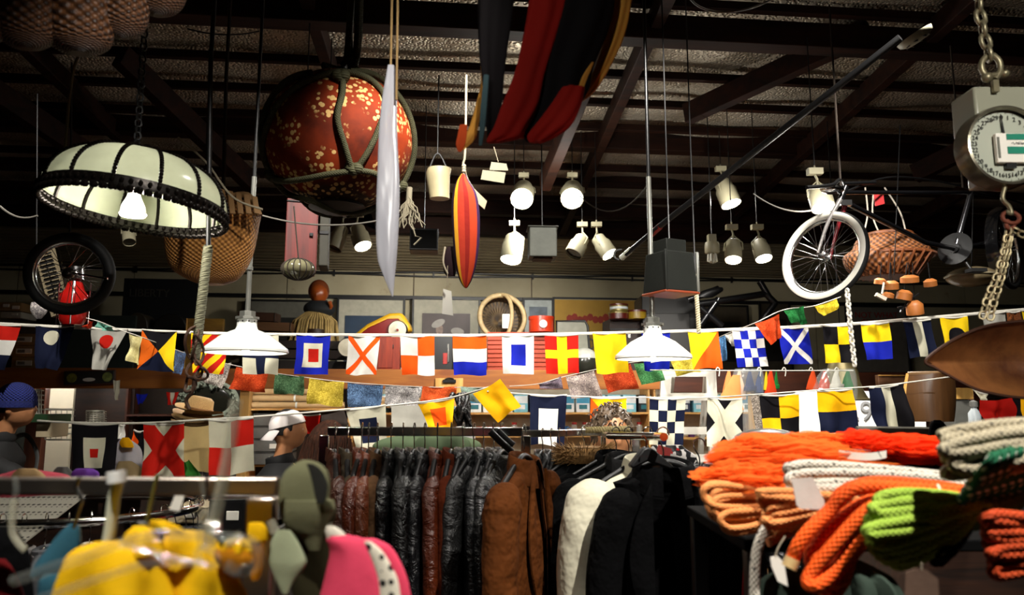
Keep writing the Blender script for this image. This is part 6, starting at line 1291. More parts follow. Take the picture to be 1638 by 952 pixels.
t = T('cardboard_carton', 'beige carton behind the black coat at the left', 'box', P(73, 700, 4.9)); a, b = P(56, 700, 4.9), P(82, 674, 4.9); MB().box(((a.x + b.x) / 2, 5.0, (a.z + b.z) / 2), (b.x - a.x, .2, b.z - a.z)).build('carton', m_cardt, t, bevel=.005); MB().box(((a.x + b.x) / 2, 4.98, b.z + .02), ((b.x - a.x) * 1.1, .26, .05)).build('green_rim', M('green_rim', '1c3c1c', .6), t)
# cloth heaps on the left counter behind the rail
def heap(rows, Y, name, mat, label, cat, dep=.5, fold=.18, ff=5, seed=1, extra=None):
    g = loft_mb(rows, Y, dep, 36, fold, ff, seed); t = T(name, label, cat, P((rows[0][1] + rows[0][2]) / 2, rows[-1][0], Y)); g.build('folds', mat, t)
    for nm, rr, mt in (extra or []): loft_mb(rr, Y - .05, dep, 28, fold, ff, seed + 2).build(nm, mt, t)
    return t
heap([(752, 25, 60), (758, 5, 95), (764, -20, 110), (775, -40, 120), (790, -40, 120)], 1.6, 'folded_garment', cloth('pink_garment', 'c04858'), 'pink and tan folded garment on the counter behind the chrome rail', 'garment', extra=[('tan_lining', [(750, 30, 58), (756, 24, 66), (764, 20, 72)], cloth('tan_lin', 'b09064'))])
heap([(747, 92, 108), (754, 86, 114), (764, 84, 124), (775, 84, 126)], 1.7, 'folded_garment', cloth('grey_garment', '5c5c58'), 'grey folded garment between the pink and purple ones', 'garment')
heap([(750, 122, 148), (756, 116, 156), (765, 116, 158), (775, 116, 158)], 1.7, 'folded_garment', cloth('purple_garment', '6a3c98'), 'purple folded garment behind the chrome rail', 'garment')
heap([(702, 192, 206), (715, 186, 222), (735, 184, 228), (762, 184, 230)], 3.0, 'folded_garment', cloth('white_heap', 'c8c4cc'), 'pale lilac crumpled cloth heap between the navy and red large flags', 'garment', extra=[('yellow_cloth', [(700, 196, 206), (708, 192, 212), (716, 196, 214)], cloth('flag_gold', 'fab808'))])
heap([(738, 190, 210), (750, 186, 226), (766, 186, 232)], 2.8, 'folded_garment', cloth('tan_heap', '94805c'), 'tan folded cloth lying under the lilac heap', 'garment')

# ================================================================ people
def gz(p, d, s): return math.exp(-((p.x - d[0]) ** 2 + (p.y - d[1]) ** 2 + (p.z - d[2]) ** 2) / (s * s))
m_skin = M('skin', 'b07850', .5, 0, .12, 20, .1)
def person(head, yaw, label, coat, hairmat, hairfn=None, lean=0, armr=None, extras=None):
    "standing figure; head = centre of the head; local +x is where the person looks"
    hz = head.z; t = T('person', label, 'person', (head.x, head.y, 0)); k = hz / 1.60
    TT = Matrix.Translation((head.x, head.y, 0)) @ Matrix.Rotation(yaw, 4, 'Z')
    def hf(p): return 1 + .16 * gz(p, (1, 0, -.12), .17) + .09 * gz(p, (.8, 0, -.75), .35) + .04 * gz(p, (.97, 0, .3), .3) - .05 * gz(p, (.93, .32, .02), .18) - .05 * gz(p, (.93, -.32, .02), .18) + .035 * gz(p, (.93, 0, -.46), .14) - .03 * gz(p, (.95, 0, -.34), .08) + .05 * gz(p, (-.8, 0, .2), .6)
    lx = lean; sh = hz - .235; W2 = lambda x, y, z: (x - lx * max(0, (hz - z)) * .6, y, z)
    g = MB(TT); g.ell((0, 0, hz), (.098, .078, .118), 40, 28, fn=hf)
    for s in (-1, 1):
        g.ell((-.01, s * .079, hz - .01), (.022, .012, .032), 12, 8)
    g.tube([W2(-.01, 0, hz - .05), W2(-.02, 0, hz - .16), W2(-.03, 0, sh - .02)], [.052, .052, .07], 14)
    def ring(z, w, d): return (z, w, d)
    rr = [(sh + .0, .09, .07), (sh - .03, .17, .09), (sh - .1, .19, .115), (sh - .3, .165, .115), (sh - .48, .15, .105), (sh - .62, .175, .12), (sh - .72, .165, .11)]
    def tf(u, v):
        i = min(int(v * 6), 5); q = v * 6 - i; a, b = rr[i], rr[i + 1]; z, w, d = [a[j] * (1 - q) + b[j] * q for j in range(3)]; c = W2(-.03, 0, z); return (c[0] + d * cos(u * 2 * pi), w * sin(u * 2 * pi), z)
    g.grid(tf, 28, 24, 0, True); g.ell(W2(-.03, 0, sh - .70), (.11, .165, .1), 20, 12)
    arms = []
    for s in (-1, 1):
        S_ = Vector(W2(-.03, s * .19, sh - .06)); hd = armr if (armr and s == armr[0]) else None
        E = S_ + Vector((.02, s * .05, -.29)) if not hd else S_ + Vector(hd[1]); Hn = E + Vector((.10, -s * .01, -.22)) if not hd else E + Vector(hd[2])
        arms.append((S_, E, Hn)); g.tube(crom([S_, S_.lerp(E, .5), E, E.lerp(Hn, .5), Hn], 4), [.052 - .0016 * i for i in range(17)], 12)
        d = (Hn - E).normalized(); sd = d.cross(Vector((0, 1, 0))); sd = sd.normalized(); pl = Hn + d * .045; up = d.cross(sd)
        g.ell(pl, (.04, .018, .05), 14, 10, 0, d.to_track_quat('Z', 'Y').to_matrix())
        for i in range(4):
            b = Hn + d * .08 + sd * (i - 1.5) * .02; L = [.06, .07, .066, .052][i]; g.tube([b - d * .02, b + d * L * .5 + up * .006 * s, b + d * L + up * .024 * s], [.0098, .009, .0078], 8)
        g.tube([Hn + d * .02 + sd * -.028, Hn + d * .05 + sd * -.05, Hn + d * .08 + sd * -.055], [.012, .0105, .009], 8)
        K = Vector((-.02 - lx * .5 + .02, s * .1, .5 * k)); A = Vector((-.04 - lx * .5, s * .11, .08)); Hp = Vector(W2(-.03, s * .09, sh - .72))
        g.tube(crom([Hp, Hp.lerp(K, .5), K, K.lerp(A, .5), A], 4), [.092 - .0034 * i for i in range(17)], 14); g.tube([A + Vector((-.06, 0, -.04)), A + Vector((.16, 0, -.05))], [.04, .032], 10)
    b = g.build('body', m_skin, t); rm = b.modifiers.new('r', 'REMESH'); rm.mode = 'VOXEL'; rm.voxel_size = .0085; rm.use_smooth_shade = True
    # coat
    g = MB(TT)
    def cf_(u, v):
        z = sh + .045 - v * .80; i = 0; q = min(max((sh - z) / .8, 0), 1); w = .075 + (.235 - .075) * min(1, ((v * .8) / .1) ** .7) + .02 * sin(v * 3); d = .07 + .085 * min(1, (v * .8) / .12); f = 1 + .04 * sin(5 * u * 2 * pi + v * 6) * v; c = W2(-.03, 0, z)
        return (c[0] + d * f * cos(u * 2 * pi), w * f * sin(u * 2 * pi), z)
    g.grid(cf_, 40, 30, 0, True)
    for S_, E, Hn in arms: g.tube(crom([S_ + Vector((0, 0, -.005)), S_.lerp(E, .5), E, E.lerp(Hn, .5), E.lerp(Hn, .93)], 5), [.076 - .0013 * i + .003 * sin(i * 1.9) for i in range(21)], 16)
    g.build('coat', coat, t)
    g = MB(TT); g.lathe([(.075, -.02), (.088, .0), (.082, .04), (.07, .045), (.068, 0)], W2(-.03, 0, sh + .04), 28, 0, Matrix.Rotation(-.25, 3, 'Y')); g.build('coat_collar', coat, t)
    g = MB(TT)
    for s in (-1, 1):
        K = Vector((-.02 - lx * .5 + .02, s * .1, .5 * k)); A = Vector((-.04 - lx * .5, s * .11, .1)); Hp = Vector(W2(-.03, s * .09, sh - .66)); g.tube(crom([Hp, K, A], 6), [.11 - .0035 * i for i in range(13)], 16)
    g.build('trousers', M('trousers', '15161a', .8), t)
    g = MB(TT)
    for s in (-1, 1): g.ell((.02 - lx * .5, s * .11, .04), (.15, .052, .045), 18, 10)
    g.build('shoes', m_blk, t)
    g = MB(TT)
    for s in (-1, 1): g.ell((.076, s * .031, hz + .006), (.011, .012, .008), 12, 8)
    g.build('eyes', M('eye', 'd8d0c4', .2), t)
    hairfn(TT, hz, t, hairmat); 
    if extras: extras(TT, hz, t)
    return t
def hair_short(TT, hz, t, mt):
    MB(TT).ell((-.014, 0, hz + .016), (.1, .086, .116), 36, 24, fn=lambda p: (1.0 if (p.x < .42 + .5 * p.z and (p.z > -.45)) else .86) + .03 * noise.noise(Vector(p) * 7)).build('hair', mt, t)
def cap_back(TT, hz, t):
    mc = M('cap_white', 'd8d0cc', .75, 0, .08, 20)
    C_ = Matrix.Translation((-.018, 0, hz + .045)) @ Matrix.Rotation(rad(-14), 4, 'Y')
    g = MB(TT @ C_); g.grid(lambda u, v: (.112 * cos(v * pi / 2) ** .8 * cos(u * 2 * pi), .093 * cos(v * pi / 2) ** .8 * sin(u * 2 * pi), -.02 + .098 * sin(v * pi / 2)), 36, 14, 0, True); g.grid(lambda u, v: (.106 * cos(v * pi / 2) ** .8 * cos(-u * 2 * pi), .088 * cos(v * pi / 2) ** .8 * sin(-u * 2 * pi), -.02 + .094 * sin(v * pi / 2)), 36, 14, 0, True); g.build('cap_crown', mc, t)
    g = MB(TT @ C_); f = lambda u, v: (-.1 * cos((u - .5) * 2.2) - (.075 * v) * cos((u - .5) * 1.6), .1 * sin((u - .5) * 2.2) * (1 - .1 * v), -.02 - .045 * v - .02 * (u - .5) ** 2 * 4); g.grid(f, 16, 6); g.grid(lambda u, v: Vector(f(1 - u, v)) + Vector((0, 0, .004)), 16, 6); g.build('cap_bill', mc, t)
    MB(TT @ C_).tube([(.111 * cos(a), .092 * sin(a), -.018) for a in [2 * pi * i / 36 for i in range(36)]], .003, 6, 0, True).build('cap_seam', M('cap_seam', 'b0a8a4'), t)
    g = MB(TT); g.tube(crom([(-.1, .1, hz - .27), (-.05, .15, hz - .19), (.05, .14, hz - .22), (.1, .12, hz - .4)]), .014, 6, 0, False, .3); g.build('bag_strap', M('strap_black', '0a0a0a'), t)
m_coatb = M('coat_dark', '0e0f10', .75, 0, .3, 12, .3)
person(P(463, 688, 4.75), rad(12), 'man in a white cap worn backwards and dark coat, looking right', m_coatb, M('hair_dark', '15100c', .6, 0, .4, 60, .5), hair_short, .15, None, cap_back)
def hair_long(TT, hz, t, mt):
    g = MB(TT); g.grid(lambda u, v: ((-.03 - .03 * v + (.105 + .03 * v) * (max(.05, sin(min(1, v * 2.4) * pi / 2)) if v < .42 else 1) * cos(u * 2 * pi) * (1 if cos(u * 2 * pi) < 0 else .62) ), (.098 + .05 * v) * (max(.05, sin(min(1, v * 2.4) * pi / 2)) if v < .42 else 1) * sin(u * 2 * pi) + .006 * sin(u * 60), hz + .135 - (.16 * (1 - cos(min(1, v * 2.4) * pi / 2)) + max(0, v - .3) * .62)), 96, 40, 0, True); g.build('hair', mt, t)
    g = MB(TT)
    for i in range(90):
        a = random.uniform(.9, 5.4); r = random.uniform(.95, 1.1); b = (-.04 + .115 * r * cos(a), .115 * r * sin(a)); x0 = random.uniform(0, .05); g.tube(crom([(b[0], b[1], hz + x0), (b[0] * 1.15 - .02, b[1] * 1.2 + .01 * sin(i), hz - .15), (b[0] * 1.25 - .02, b[1] * 1.3 + .02 * sin(i * 3), hz - .3 - random.uniform(0, .08))], 4), .004, 4)
    g.build('hair_strands', mt, t)
mh = NT('brown_hair'); mh.col(mh.mix(mh.ramp(mh.noise(3, 5, mh.mapv((30, 30, 2))), .3, .7), '100804', '34190b')); mh.set(.8); mh.b.inputs['Specular IOR Level'].default_value = .12; mh.bump(mh.noise(3, 4, mh.mapv((60, 60, 3))), .7, .006)
person(P(531, 712, 4.1), rad(75), 'woman with long loose brown hair seen from behind, beside the capped man', M('coat_brown', '241c18', .8), mh.m, hair_long)
def hair_curly(TT, hz, t, mt):
    g = MB(TT); g.ell((-.01, 0, hz + .02), (.108, .096, .118), 40, 26, fn=lambda p: (1.0 if (p.x < .5 + .5 * p.z and p.z > -.5) else .84) + .09 * noise.noise(Vector(p) * 5) + .05 * noise.noise(Vector(p) * 14)); g.build('hair', mt, t)
    g = MB(TT)
    for i in range(150):
        a = random.uniform(0, 2 * pi); b = random.uniform(.0, 1.4); p = Vector((cos(a) * cos(b) * .108 - .01, sin(a) * cos(b) * .097, sin(b) * .12 + hz + .02)); q = Vector((random.uniform(-1, 1), random.uniform(-1, 1), random.uniform(-.6, .6))) * .03; g.tube(crom([p, p + q * .5 + Vector((0, 0, .012)), p + q], 3), .0035, 4)
    g.build('curls', mt, t)
mh2 = M('hair_ash', '5c4a38', .5, 0, .6, 40, .6)
person(P(979, 699, 3.42), rad(-80), 'person with curly ash-brown hair whose head shows above the right rail', M('coat_navy', '14182a', .8), mh2, hair_curly)
def beanie(TT, hz, t):
    MB(TT).ell((-.012, 0, hz + .045), (.112, .098, .105), 30, 18, fn=lambda p: 1.0 if p.z > -.35 else .85).build('knitted_cap', weave('blue_knit', '1c2c8c', '0a1238', 60, 40, .9), t)
    MB(TT).lathe([(.1, -.012), (.113, -.01), (.116, .02), (.108, .03)], (-.012, 0, hz + .01), 36, 0, Matrix.Diagonal((1, .9, 1))).build('cap_cuff', weave('blue_knit', ''), t)
    MB(TT).tube(crom([(-.1, .16, hz - .2), (-.02, .18, hz - .17), (.08, .12, hz - .3), (.1, 0, hz - .5)]), .014, 6, 0, False, .3).build('bag_strap', M('strap_grey', '3a3a38', .6), t)
person(P(28, 652, 4.5), rad(8), 'person in a blue knitted cap and black coat reaching right at the left edge', M('coat_black', '0c0c0d', .8, 0, .3, 10), M('hair_dark', ''), hair_short, .45, (-1, (.26, -.03, -.10), (.22, -.02, -.06)), beanie)

# ================================================================ garments on the rails
m_ch = chrome('rail_chrome', 'd0d0cc', .14)
def jacket(hook, rz, mat, label, w=.215, L=.8, sq=.62, open_=0, collar=None, name='leather_jacket', cat='jacket', group=None, seed=0, sleeve=.6, fur=None, hanger=True, cm=None, sr=.06):
    t = T(name, label, cat, hook, group); TT = Matrix.Translation(hook) @ Matrix.Rotation(rz, 4, 'Z') @ Matrix.Diagonal((1, sq, 1, 1)); Z0 = -.085
    R = [(0, .055, .05), (-.012, .075, .06), (-.035, .14, .065), (-.06, w * .92, .07), (-.09, w * 1.0, .08), (-.2, w * .98, .10), (-.4, w * .92, .105), (-.6, w * .95, .11), (-L, w * 1.04, .12)]
    def ring(v):
        x = v * 8; i = min(int(x), 7); q = x - i; return [R[i][j] * (1 - q) + R[i + 1][j] * q for j in range(3)]
    def f(u, v):
        z, a, b = ring(v); gap = open_ * (.9 - .55 * v); th = -pi / 2 + gap + (2 * pi - 2 * gap) * u; fo = 1 + (.07 * sin(6 * th + seed + v * 2) + .10 * noise.noise(Vector((cos(th) * 2 + seed, sin(th) * 2, v * 5)))) * min(1, v * 2)
        return (a * cos(th) * (1 + (fo - 1) * .5), b * sin(th) * fo, Z0 + z)
    g = MB(TT); g.grid(f, 44, 36, 0, not open_)
    if open_: g.grid(lambda u, v: Vector(f(1 - u, v)) * Vector((.985, .93, 1)).x if 0 else Vector((f(1 - u, v)[0] * .98, f(1 - u, v)[1] * .92, f(1 - u, v)[2])), 44, 36)
    g.build('jacket_body', mat, t)
    for s in (-1, 1):
        g = MB(TT); pts = crom([(s * (w - .035), 0, Z0 - .075), (s * (w + .01), -.02, Z0 - .13), (s * (w + .045), -.035, Z0 - .3), (s * (w + .04), -.05, Z0 - .3 - sleeve * .35), (s * (w + .02), -.06, Z0 - .15 - sleeve * .85)], 8)
        n = len(pts); g.tube(pts, [sr * (1.0 - .32 * i / n) * (1 + .02 * sin(i * 1.3 + seed) + .05 * noise.noise(Vector((i * .35, seed, s)))) * (.72 + .28 * min(1, i / 5)) for i in range(n)], 20, 0, False, 1.35); sl = g.build('sleeve', mat, t)
        g = MB(TT); e = Vector(pts[-1]); d = (Vector(pts[-1]) - Vector(pts[-2])).normalized(); g.tube([e - d * .045, e + d * .002], [sr * .71, sr * .71], 20, 0, False, 1.35); g.build('cuff', mat, sl)
    mc = cm or mat; g = MB(TT)
    def cfn(u, v):
        th = -pi / 2 + .3 + (2 * pi - .6) * u; r = 1 + .55 * v; return (.062 * r * cos(th), .055 * r * sin(th) - .012 * v, Z0 + .0 + .035 * sin(v * pi) - .035 * v * (1 - .9 * sin(th)))
    g.grid(cfn, 32, 8); g.grid(lambda u, v: Vector(cfn(1 - u, v)) + Vector((0, 0, -.006)), 32, 8); g.build('collar', mc, t)
    if open_:
        for s in (-1, 1):
            g = MB(TT); lf = lambda u, v: (s * (.055 + .065 * sin(pi * min(1, v * 1.05)) * u + .01 * v), -.07 - .045 * v - .012 * u * (1 - u) * 4 - .01, Z0 - .02 - .42 * v); g.grid(lf, 6, 16); g.grid(lambda u, v: Vector(lf(1 - u, v)) + Vector((0, .006, 0)), 6, 16); g.build('lapel', mat, t)
    else:
        MB(TT).box((0, -.115, Z0 - .42), (.012, .01, .62)).build('zip_placket', m_blkm, t)
    if fur:
        g = MB(TT)
        for i in range(620):
            th = random.uniform(0, 2 * pi); p = Vector((.11 * cos(th), .10 * sin(th) / sq * .7, Z0 + .0 + random.uniform(-.02, .035))); g.tube([p, p + Vector((cos(th) * .03 + random.uniform(-.015, .015), sin(th) * .03, random.uniform(-.015, .03)))], [.0026, .0008], 4)
        g.lathe([(.05, -.02), (.11, -.02), (.12, .01), (.10, .035), (.05, .03)], (0, 0, Z0), 24); g.build('fur_trim', fur, t)
    if hanger:
        h = T('coat_hanger', 'hook hanger of the ' + ' '.join(label.replace(',', '').split()[:11]), 'hanger', hook); g = MB(Matrix.Translation(hook) @ Matrix.Rotation(rz, 4, 'Z'))
        g.tube(crom([(.018, 0, .006), (.014, 0, .022), (0, 0, .028), (-.016, 0, .016), (-.012, 0, -.006), (0, 0, -.03), (0, 0, -.07)], 5), .0021, 6); g.build('hook', m_ch, h)
        g = MB(Matrix.Translation(hook) @ Matrix.Rotation(rz, 4, 'Z')); g.tube(crom([(-w * .9, 0, Z0 - .055), (-.07, 0, Z0 - .0), (0, 0, Z0 + .02), (.07, 0, Z0 - .0), (w * .9, 0, Z0 - .055)], 5), .0085, 8); g.build('shoulder_bar', cm if False else m_blk, h)
    return t
YR = 2.55
L_brown = leather('leather_brown', '4a2210'); L_rust = leather('leather_rust', '5c240c'); L_tan = M('suede_tan', '5c4028', .9, 0, .3, 10, .7, 12, spec=.15, bd=.03); L_olive = M('suede_olive', '3c3224', .9, 0, .3, 10, .7, 12, spec=.15, bd=.03); L_blk = leather('leather_black', '070708', .26, .7); L_blk2 = leather('leather_black_matt', '090a0a', .42); L_rs = M('suede_rust', '54200b', .9, 0, .35, 9, .7, 12, spec=.1, bd=.03); L_cog = leather('leather_cognac', '74381a', .35); L_grey = leather('leather_charcoal', '131417', .33)
RK = [(536, L_brown, 'brown leather jacket, leftmost on the jacket rail'), (556, L_olive, 'olive brown suede jacket, second on the jacket rail'), (579, L_rust, 'rust leather jacket with a shiny shoulder, third on the jacket rail'), (590, L_cog, 'cognac leather jacket between the rust one and the tan one'), (604, L_tan, 'tan suede jacket left of the first black jackets'), (626, L_blk, 'glossy black leather jacket right of the tan suede jacket'), (645, L_blk2, 'matt black leather jacket hanging wide on the left half of the rail'), (663, L_blk, 'black leather jacket behind the matt black one'), (680, L_grey, 'charcoal leather jacket left of the slim brown one'), (700, L_rust, 'slim reddish brown leather jacket among the black ones'), (722, L_rs, 'long rust suede jacket reaching low among the black jackets'), (741, L_blk, 'black leather jacket just right of the long rust suede'), (758, L_blk2, 'dull black leather jacket in the middle of the dark group'), (774, L_grey, 'charcoal jacket with pale highlights left of the last black ones'), (790, L_blk, 'black leather jacket with grey lined collar near the strap end'), (803, L_blk2, 'last black leather jacket before the big brown suede coat')]
for i, (u, mt, lb) in enumerate(RK):
    jacket(P(u, 690, YR), rad(90 - (u - 660) * .10 + random.uniform(-5, 5)), mt, lb, w=.2 + random.uniform(-.015, .02), L=.85, sq=.42, seed=i * 1.7, sr=.058)
jacket(P(838, 694, 2.3), rad(70), M('suede_brown', '5c300f', .9, 0, .4, 8, .8, 11, spec=.1, bd=.04), 'big brown suede coat with an open lapel, right of the black jackets', w=.21, L=1.0, sq=.6, open_=.25, name='suede_coat', cat='coat', seed=4, sr=.065)
for i, (u, mt, lb) in enumerate(((868, L_blk, 'black leather jacket on a black hanger right behind the brown suede coat'), (882, L_grey, 'charcoal leather jacket second behind the brown suede coat'), (895, L_blk, 'black leather jacket third behind the brown suede coat'), (908, L_blk2, 'matt black jacket left of the fur trimmed coat'))):
    jacket(P(u, 697, 3.0), rad(72), mt, lb, w=.2, L=.85, sq=.42, seed=i * 2.3, sr=.055)
m_wool = M('black_wool', '060607', .95, 0, .3, 14, .6, 14, spec=.08, bd=.03); m_wool2 = M('charcoal_wool', '08090a', .9, 0, .3, 14, .6, 13, spec=.1, bd=.03)
jacket(P(935, 694, 2.9), rad(40), m_wool2, 'dark coat with a tan fur trimmed hood hanging left of the black wool coats', w=.21, L=.9, sq=.8, name='fur_trimmed_coat', cat='coat', fur=M('fur_tan', '9c7440', .85, 0, .6, 40), seed=2)
jacket(P(985, 696, 2.75), rad(28), m_wool, 'black wool coat behind the cream coat', w=.215, L=.95, sq=.8, name='wool_coat', cat='coat', seed=5)
jacket(P(1005, 697, 2.5), rad(24), m_wool2, 'charcoal wool coat directly behind the cream coat', w=.22, L=.95, sq=.8, name='wool_coat', cat='coat', seed=6, cm=M('black_pile', '08080a', .95, 0, .3, 60, .8))
jacket(P(1036, 698, 2.3), rad(24), M('cream_padded', 'dcd6bc', .8, 0, .12, 5, .6, 10, bd=.03), 'cream padded coat whose arm shows left of the black blazer', w=.205, L=1.0, sq=.8, name='padded_coat', cat='coat', seed=7, sr=.078)
tb = jacket(P(1060, 700, 2.1), rad(6), m_wool, 'black blazer hanging open towards the viewer, front of the right rail', w=.135, L=1.0, sq=.95, open_=.85, name='blazer', cat='jacket', seed=3, sr=.054)
c = P(1042, 748, 2.12); MB(Matrix.Translation(c) @ Matrix.Rotation(.2, 4, 'Y')).box((0, .0, 0), (.045, .004, .03)).build('neck_label', M('label_beige', 'c8b4a0', .7), tb); MB(Matrix.Translation(c + Vector((-.022, .0, -.006))) @ Matrix.Rotation(-.3, 4, 'Y')).box((0, 0, 0), (.028, .004, .028)).build('neck_label', M('label_beige', ''), tb)
jacket(P(1118, 716, 2.35), rad(-20), L_blk, 'black leather jacket with stitched shoulder right of the blazer', w=.2, L=.95, sq=.8, seed=9)
t = T('shoulder_hanger', 'broad black plastic hanger inside the black blazer', 'hanger', P(1032, 700, 2.0)); c = P(1034, 735, 2.05); s = px(2.0)
MB().prism([(-30 * s, -9 * s), (-8 * s, 17 * s), (0, 21 * s), (12 * s, 15 * s), (44 * s, -12 * s), (38 * s, -16 * s), (0, -2 * s), (-26 * s, -14 * s)], Matrix.Translation(c) @ Matrix.Rotation(rad(10), 4, 'Z'), .03).build('shoulder_form', m_blk, t, bevel=.005)
MB().tube(crom([P(1034, 716, 2.0), P(1034, 704, 2.0), P(1030, 697, 2.0), P(1026, 700, 2.0)], 5), .0025, 6).build('hook', m_ch, t)
# the rails
def rail(pts, r, label, posts, name='clothes_rail', flat=None, mat=m_ch, foot=True):
    t = T(name, label, 'clothes rail', Vector((pts[0].x, pts[0].y, 0)))
    g = MB(); 
    for a, b in zip(pts, pts[1:]):
        (g.bar(a, b, flat[0], flat[1]) if flat else g.tube([a, b], r, 14))
    g.build('top_rail', mat, t, bevel=.003 if flat else 0)
    for p in posts:
        g = MB(); (g.box((p.x, p.y, p.z / 2), (flat[1] * 1.1, flat[0] * 1.3, p.z)) if flat else g.tube([p, Vector((p.x, p.y, 0))], r * .9, 12)); g.build('post', mat, t, bevel=.003 if flat else 0)
        if foot: MB().box((p.x, p.y, .02), (.05, .5, .03)).build('foot', mat, t, bevel=.004)
    return t
a, b = P(524, 690, YR), P(836, 691, YR)
rail([a, b], .012, 'long chrome rail carrying the leather jackets', [a + Vector((-.01, 0, -.012)), b + Vector((.01, 0, -.012))], flat=(.012, .030))
a, b = P(834, 694, 3.0), P(1012, 691, 3.0); rail([a, b], .012, 'chrome rail carrying the black jackets behind the brown suede coat', [b + Vector((.01, 0, -.01))], flat=(.012, .028))
a, b, c = P(965, 695, 3.0), P(975, 697, 2.35), P(1046, 698, 1.9); rail([a, b, P(1050, 698, 2.1), P(1062, 699, 1.98)], .011, 'chrome arm slanting towards the viewer carrying the wool coats and blazer', [a], foot=False)
g = MB(); g.tube(helix(P(938, 688, 2.9), P(1006, 686, 2.9), .007, 8, 0), .006, 6); g.tube(helix(P(938, 688, 2.9), P(1006, 686, 2.9), .007, 8, pi), .006, 6); solo(g, 'rope_wrap', rope('rope_beige', 'b0a070'), 'beige rope lying along the top of the right rail under the curly head', 'rope')
t = T('black_umbrella', 'pair of black folded straps poking up at the right end of the jacket rail', 'strap', P(820, 740, 2.45)); MB().tube([P(784, 690, 2.4), P(800, 706, 2.4), P(818, 722, 2.45)], .011, 8).build('strap', m_blk, t); MB().tube([P(796, 688, 2.45), P(812, 704, 2.45), P(822, 712, 2.45)], .009, 8).build('strap', m_blk, t)
t = T('green_jacket', 'green-grey jacket lying flat behind the hooks of the jacket rail', 'jacket', P(680, 716, 2.85)); mg = cloth('sage_cloth', '5c6c50', .7, .02)
loft_mb([(696, 640, 730), (702, 612, 755), (710, 600, 768), (722, 600, 770), (735, 600, 770)], 2.9, .5, 36, .12, 5, 2).build('body', mg, t); loft_mb([(694, 684, 700), (700, 670, 742), (712, 664, 752), (720, 664, 750)], 2.8, .3, 28, .15, 4, 1).build('collar', mg, t)
t = T('white_knit_hat', 'white rounded hat top showing just above the jacket rail', 'hat', P(735, 700, 3.1)); MB().ell(P(736, 700, 3.1), (.055, .06, .045), 24, 14).build('crown', M('hat_white', 'dcd8d4', .8), t); MB().lathe([(.056, 0), (.062, .004), (.062, .018), (.055, .02)], P(736, 703, 3.1), 24).build('cuff', M('hat_white', ''), t)
t = T('glove_bunch', 'bunch of black shiny gloves hanging left of the yellow diamond cloth', 'gloves', P(742, 655, 3.9)); 
for i in range(12): a = P(736 + 12 * sin(i * 2.4), 632 + 3 * cos(i), 3.9 + .02 * (i % 3)); MB().tube(crom([a, a + Vector((.02 * sin(i * 1.7), -.02, -.05)), a + Vector((.05 * sin(i * 2.9), 0, -.12 - .02 * (i % 4)))], 4), [.014, .014, .013, .012, .012, .011, .010, .009, .006], 8).build('finger', L_blk, t)
MB().tube([P(742, 650, 3.95), P(742, 700, 3.95)], .035, 10).build('cuff', m_blk, t)
t = T('patterned_scarf', 'black, white and red patterned scarf draped behind the blazer', 'scarf', P(1072, 720, 2.6)); ms = NT('scarf_pattern'); v = ms.N('ShaderNodeTexVoronoi', {'Scale': 60.0, 'Vector': ms.obj()}); cr = ms.N('ShaderNodeValToRGB'); cr.color_ramp.interpolation = 'CONSTANT'; e = cr.color_ramp.elements; e.new(.5); e.new(.7)
for i, (p, cc_) in enumerate(((0, '0c0c10'), (.45, 'd8d4d0'), (.7, '101014'), (.85, 'b01818'))): e[i].position = p; e[i].color = lin(cc_)
ms.L(v.outputs['Color'], cr.inputs[0]); ms.col(cr.outputs[0]); loft_mb([(712, 1046, 1090), (718, 1042, 1096), (728, 1048, 1112), (744, 1070, 1118), (752, 1090, 1120)], 2.6, .4, 30, .2, 6, 3).build('scarf_folds', ms.m, t); MB().box(P(1062, 722, 2.5), (.045, .01, .03), (0, .3, 0)).build('red_patch', M('lab_red', ''), t)
# ---- round rack of hangers far left, below the front rail
cR = P(60, 830, 2.3); t = T('round_clothes_rack', 'round chrome rack crowded with wire hangers under the front rail', 'clothes rack', (cR.x, cR.y, 0)); zr_ = P(60, 832, 2.3).z; rx_ = .42; cc = Vector((cR.x - .06, 2.55, 0))
MB().tube([cc + Vector((rx_ * cos(a), rx_ * .8 * sin(a), zr_)) for a in [2 * pi * i / 48 for i in range(48)]], .014, 12, 0, True).build('ring_rail', m_ch, t)
for a in (.4, 2.5, 4.6): MB().tube([cc + Vector((rx_ * cos(a), rx_ * .8 * sin(a), zr_)), cc + Vector((rx_ * .8 * cos(a), rx_ * .7 * sin(a), 0))], .012, 10).build('post', m_ch, t)
tp = T('perforated_shelf', 'grey perforated metal shelf with round holes behind the front rail', 'shelf', P(60, 820, 2.2)); pm = NT('perforated_metal'); vv = pm.N('ShaderNodeTexVoronoi', {'Scale': 62.0, 'Vector': pm.obj(), 'Randomness': 0.0}); hh = pm.math('LESS_THAN', vv.outputs['Distance'], .30); pm.col(pm.mix(hh, 'a09c90', '0c0b0a')); pm.set(.4, .4)
g = MB(); a, b = P(-60, 804, 2.3), P(98, 804, 2.3); g.box(((a.x + b.x) / 2, 2.32, a.z - .03), (b.x - a.x, .42, .005), (rad(18), 0, 0)); g.build('perforated_sheet', pm.m, tp); MB().box(((a.x + b.x) / 2, 2.1, a.z - .1), (b.x - a.x, .012, .02)).build('front_lip', m_steel, tp)
cl3 = [('white', cloth('g_white', 'b8b4b0')), ('grey', cloth('g_grey', '5c5c60')), ('plum', cloth('g_plum', '4c1c34')), ('navy', cloth('g_navy', '14183c')), ('black', cloth('g_black', '0c0c0e')), ('red', cloth('g_red', '8c1418'))]
hp = None
